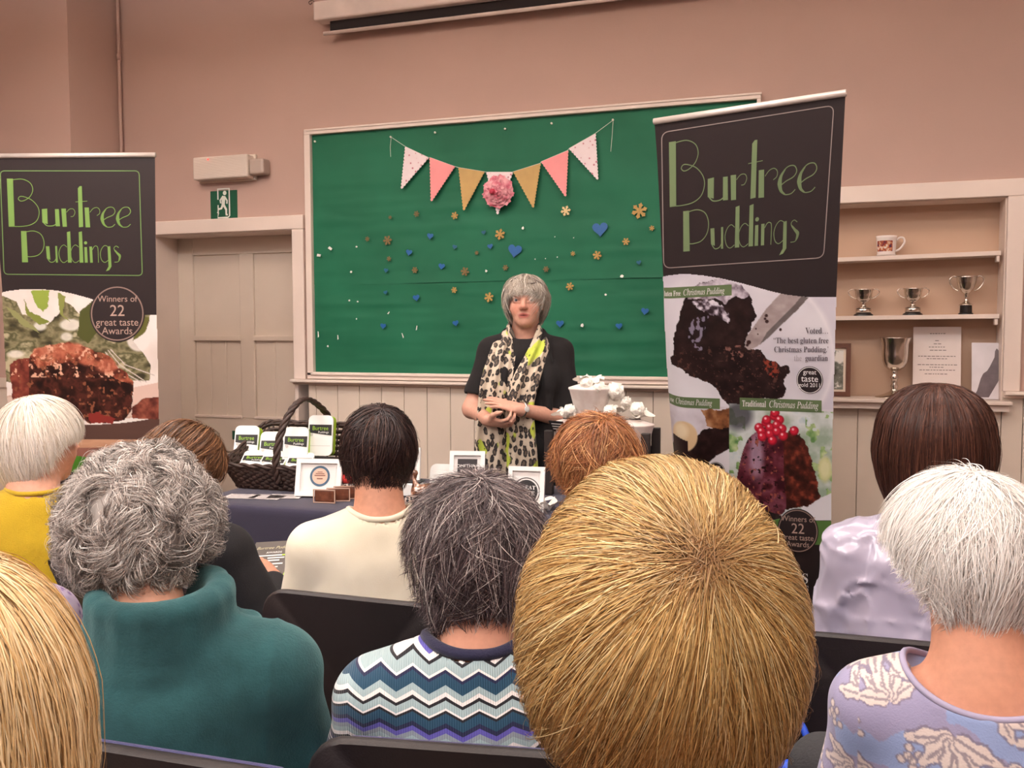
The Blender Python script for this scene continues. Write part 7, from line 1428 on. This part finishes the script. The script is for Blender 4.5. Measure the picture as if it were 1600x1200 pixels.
rose(918, 599, yb_-.05, .030, 'cream cloth rose on top of the uppermost pudding, left half', 1); rose(936, 606, yb_-.05, .026, 'cream cloth rose on top of the uppermost pudding, right half', 2); rose(961, 612, yb_+.0, .036, 'white cloth rose beside the uppermost pudding', 3)
rose(890, 641, yb_-.08, .024, 'white cloth rose at the left below the uppermost pudding', 4); rose(953, 643, yb_-.10, .026, 'white cloth rose in the middle just above the ginger hair', 5); rose(996, 640, yb_+.0, .03, 'white cloth rose at the right end of the rack', 6); rose(978, 628, yb_+.03, .022, 'small white cloth rose on the right, next to the largest rose', 7)
# ---- the menu held by the person in the black top
a = atZ(422, 880, 2.64); nrm_ = CAM-a; nrm_ /= np.linalg.norm(nrm_); U = np.cross((0, 0, 1), nrm_); U = -U if U @ RT < 0 else U; U /= np.linalg.norm(U)
tl_ = math.radians(44); Wv = np.cross(nrm_, U); Wv = Wv if Wv[2] > 0 else -Wv; Wv = Wv*math.cos(tl_)-nrm_*math.sin(tl_)+U*.30; Wv /= np.linalg.norm(Wv); Nv = np.cross(U, Wv); Nv /= np.linalg.norm(Nv); Nv = Nv if Nv @ nrm_ > 0 else -Nv
mu_ = empty('menu_leaflet', a, 'dark price leaflet with white and lime lines held by the person in the black top', 'leaflet'); PWd, PHt = .127, .178; MS = 1.27
MB().prism([(-PWd/2, -PHt/2), (PWd/2, -PHt/2), (PWd/2, PHt/2), (-PWd/2, PHt/2)], a, U, Wv, -.001, .001, Nv).build('sheet', mat('dark_leaflet', (84, 74, 68), .4), mu_)
def mline(x0, x1, z, m, hgt=.0045, nm='printed_line'):
    x0, x1, z = x0*MS, x1*MS, z*MS; MB().prism([(x0, z), (x1, z), (x1, z+hgt), (x0, z+hgt)], a, U, Wv, .0012, .0016, Nv).build(nm, m, mu_)
V_, F_ = text2d('Burtree Puddings', .0155, 'CENTER', shear=.3); V_ = np.asarray(V_); link('lettering', npmesh('lettering', a+V_[:, :1]*U+(V_[:, 1:]+.057)*Wv+Nv*.0016, F_), mat('pale_print', (196, 186, 150), .5), mu_)
V_, F_ = text2d('AWARDS', .0105, 'CENTER', offset=.0); link('lettering', npmesh('lettering', a+V_[:, :1]*U+(V_[:, 1:]+.039)*Wv+Nv*.0016, F_), M_wcard, mu_)
for z, x0, x1, m_ in ((.022, -.035, .02, M_wcard), (.022, .02, .036, M_limec), (.014, -.01, .027, M_wcard), (.006, -.012, .018, M_wcard), (-.005, -.02, .028, M_wcard), (-.015, -.015, .02, M_wcard), (-.027, -.015, .022, M_wcard), (-.037, -.008, .014, M_wcard)): mline(x0, x1, z, m_)
MB().prism([(PWd*.36, -PHt/2), (PWd*.5, -PHt/2), (PWd*.5, PHt*.2), (PWd*.44, PHt*.22)], a, U, Wv, .0012, .0016, Nv).build('lime_edge', M_limec, mu_)
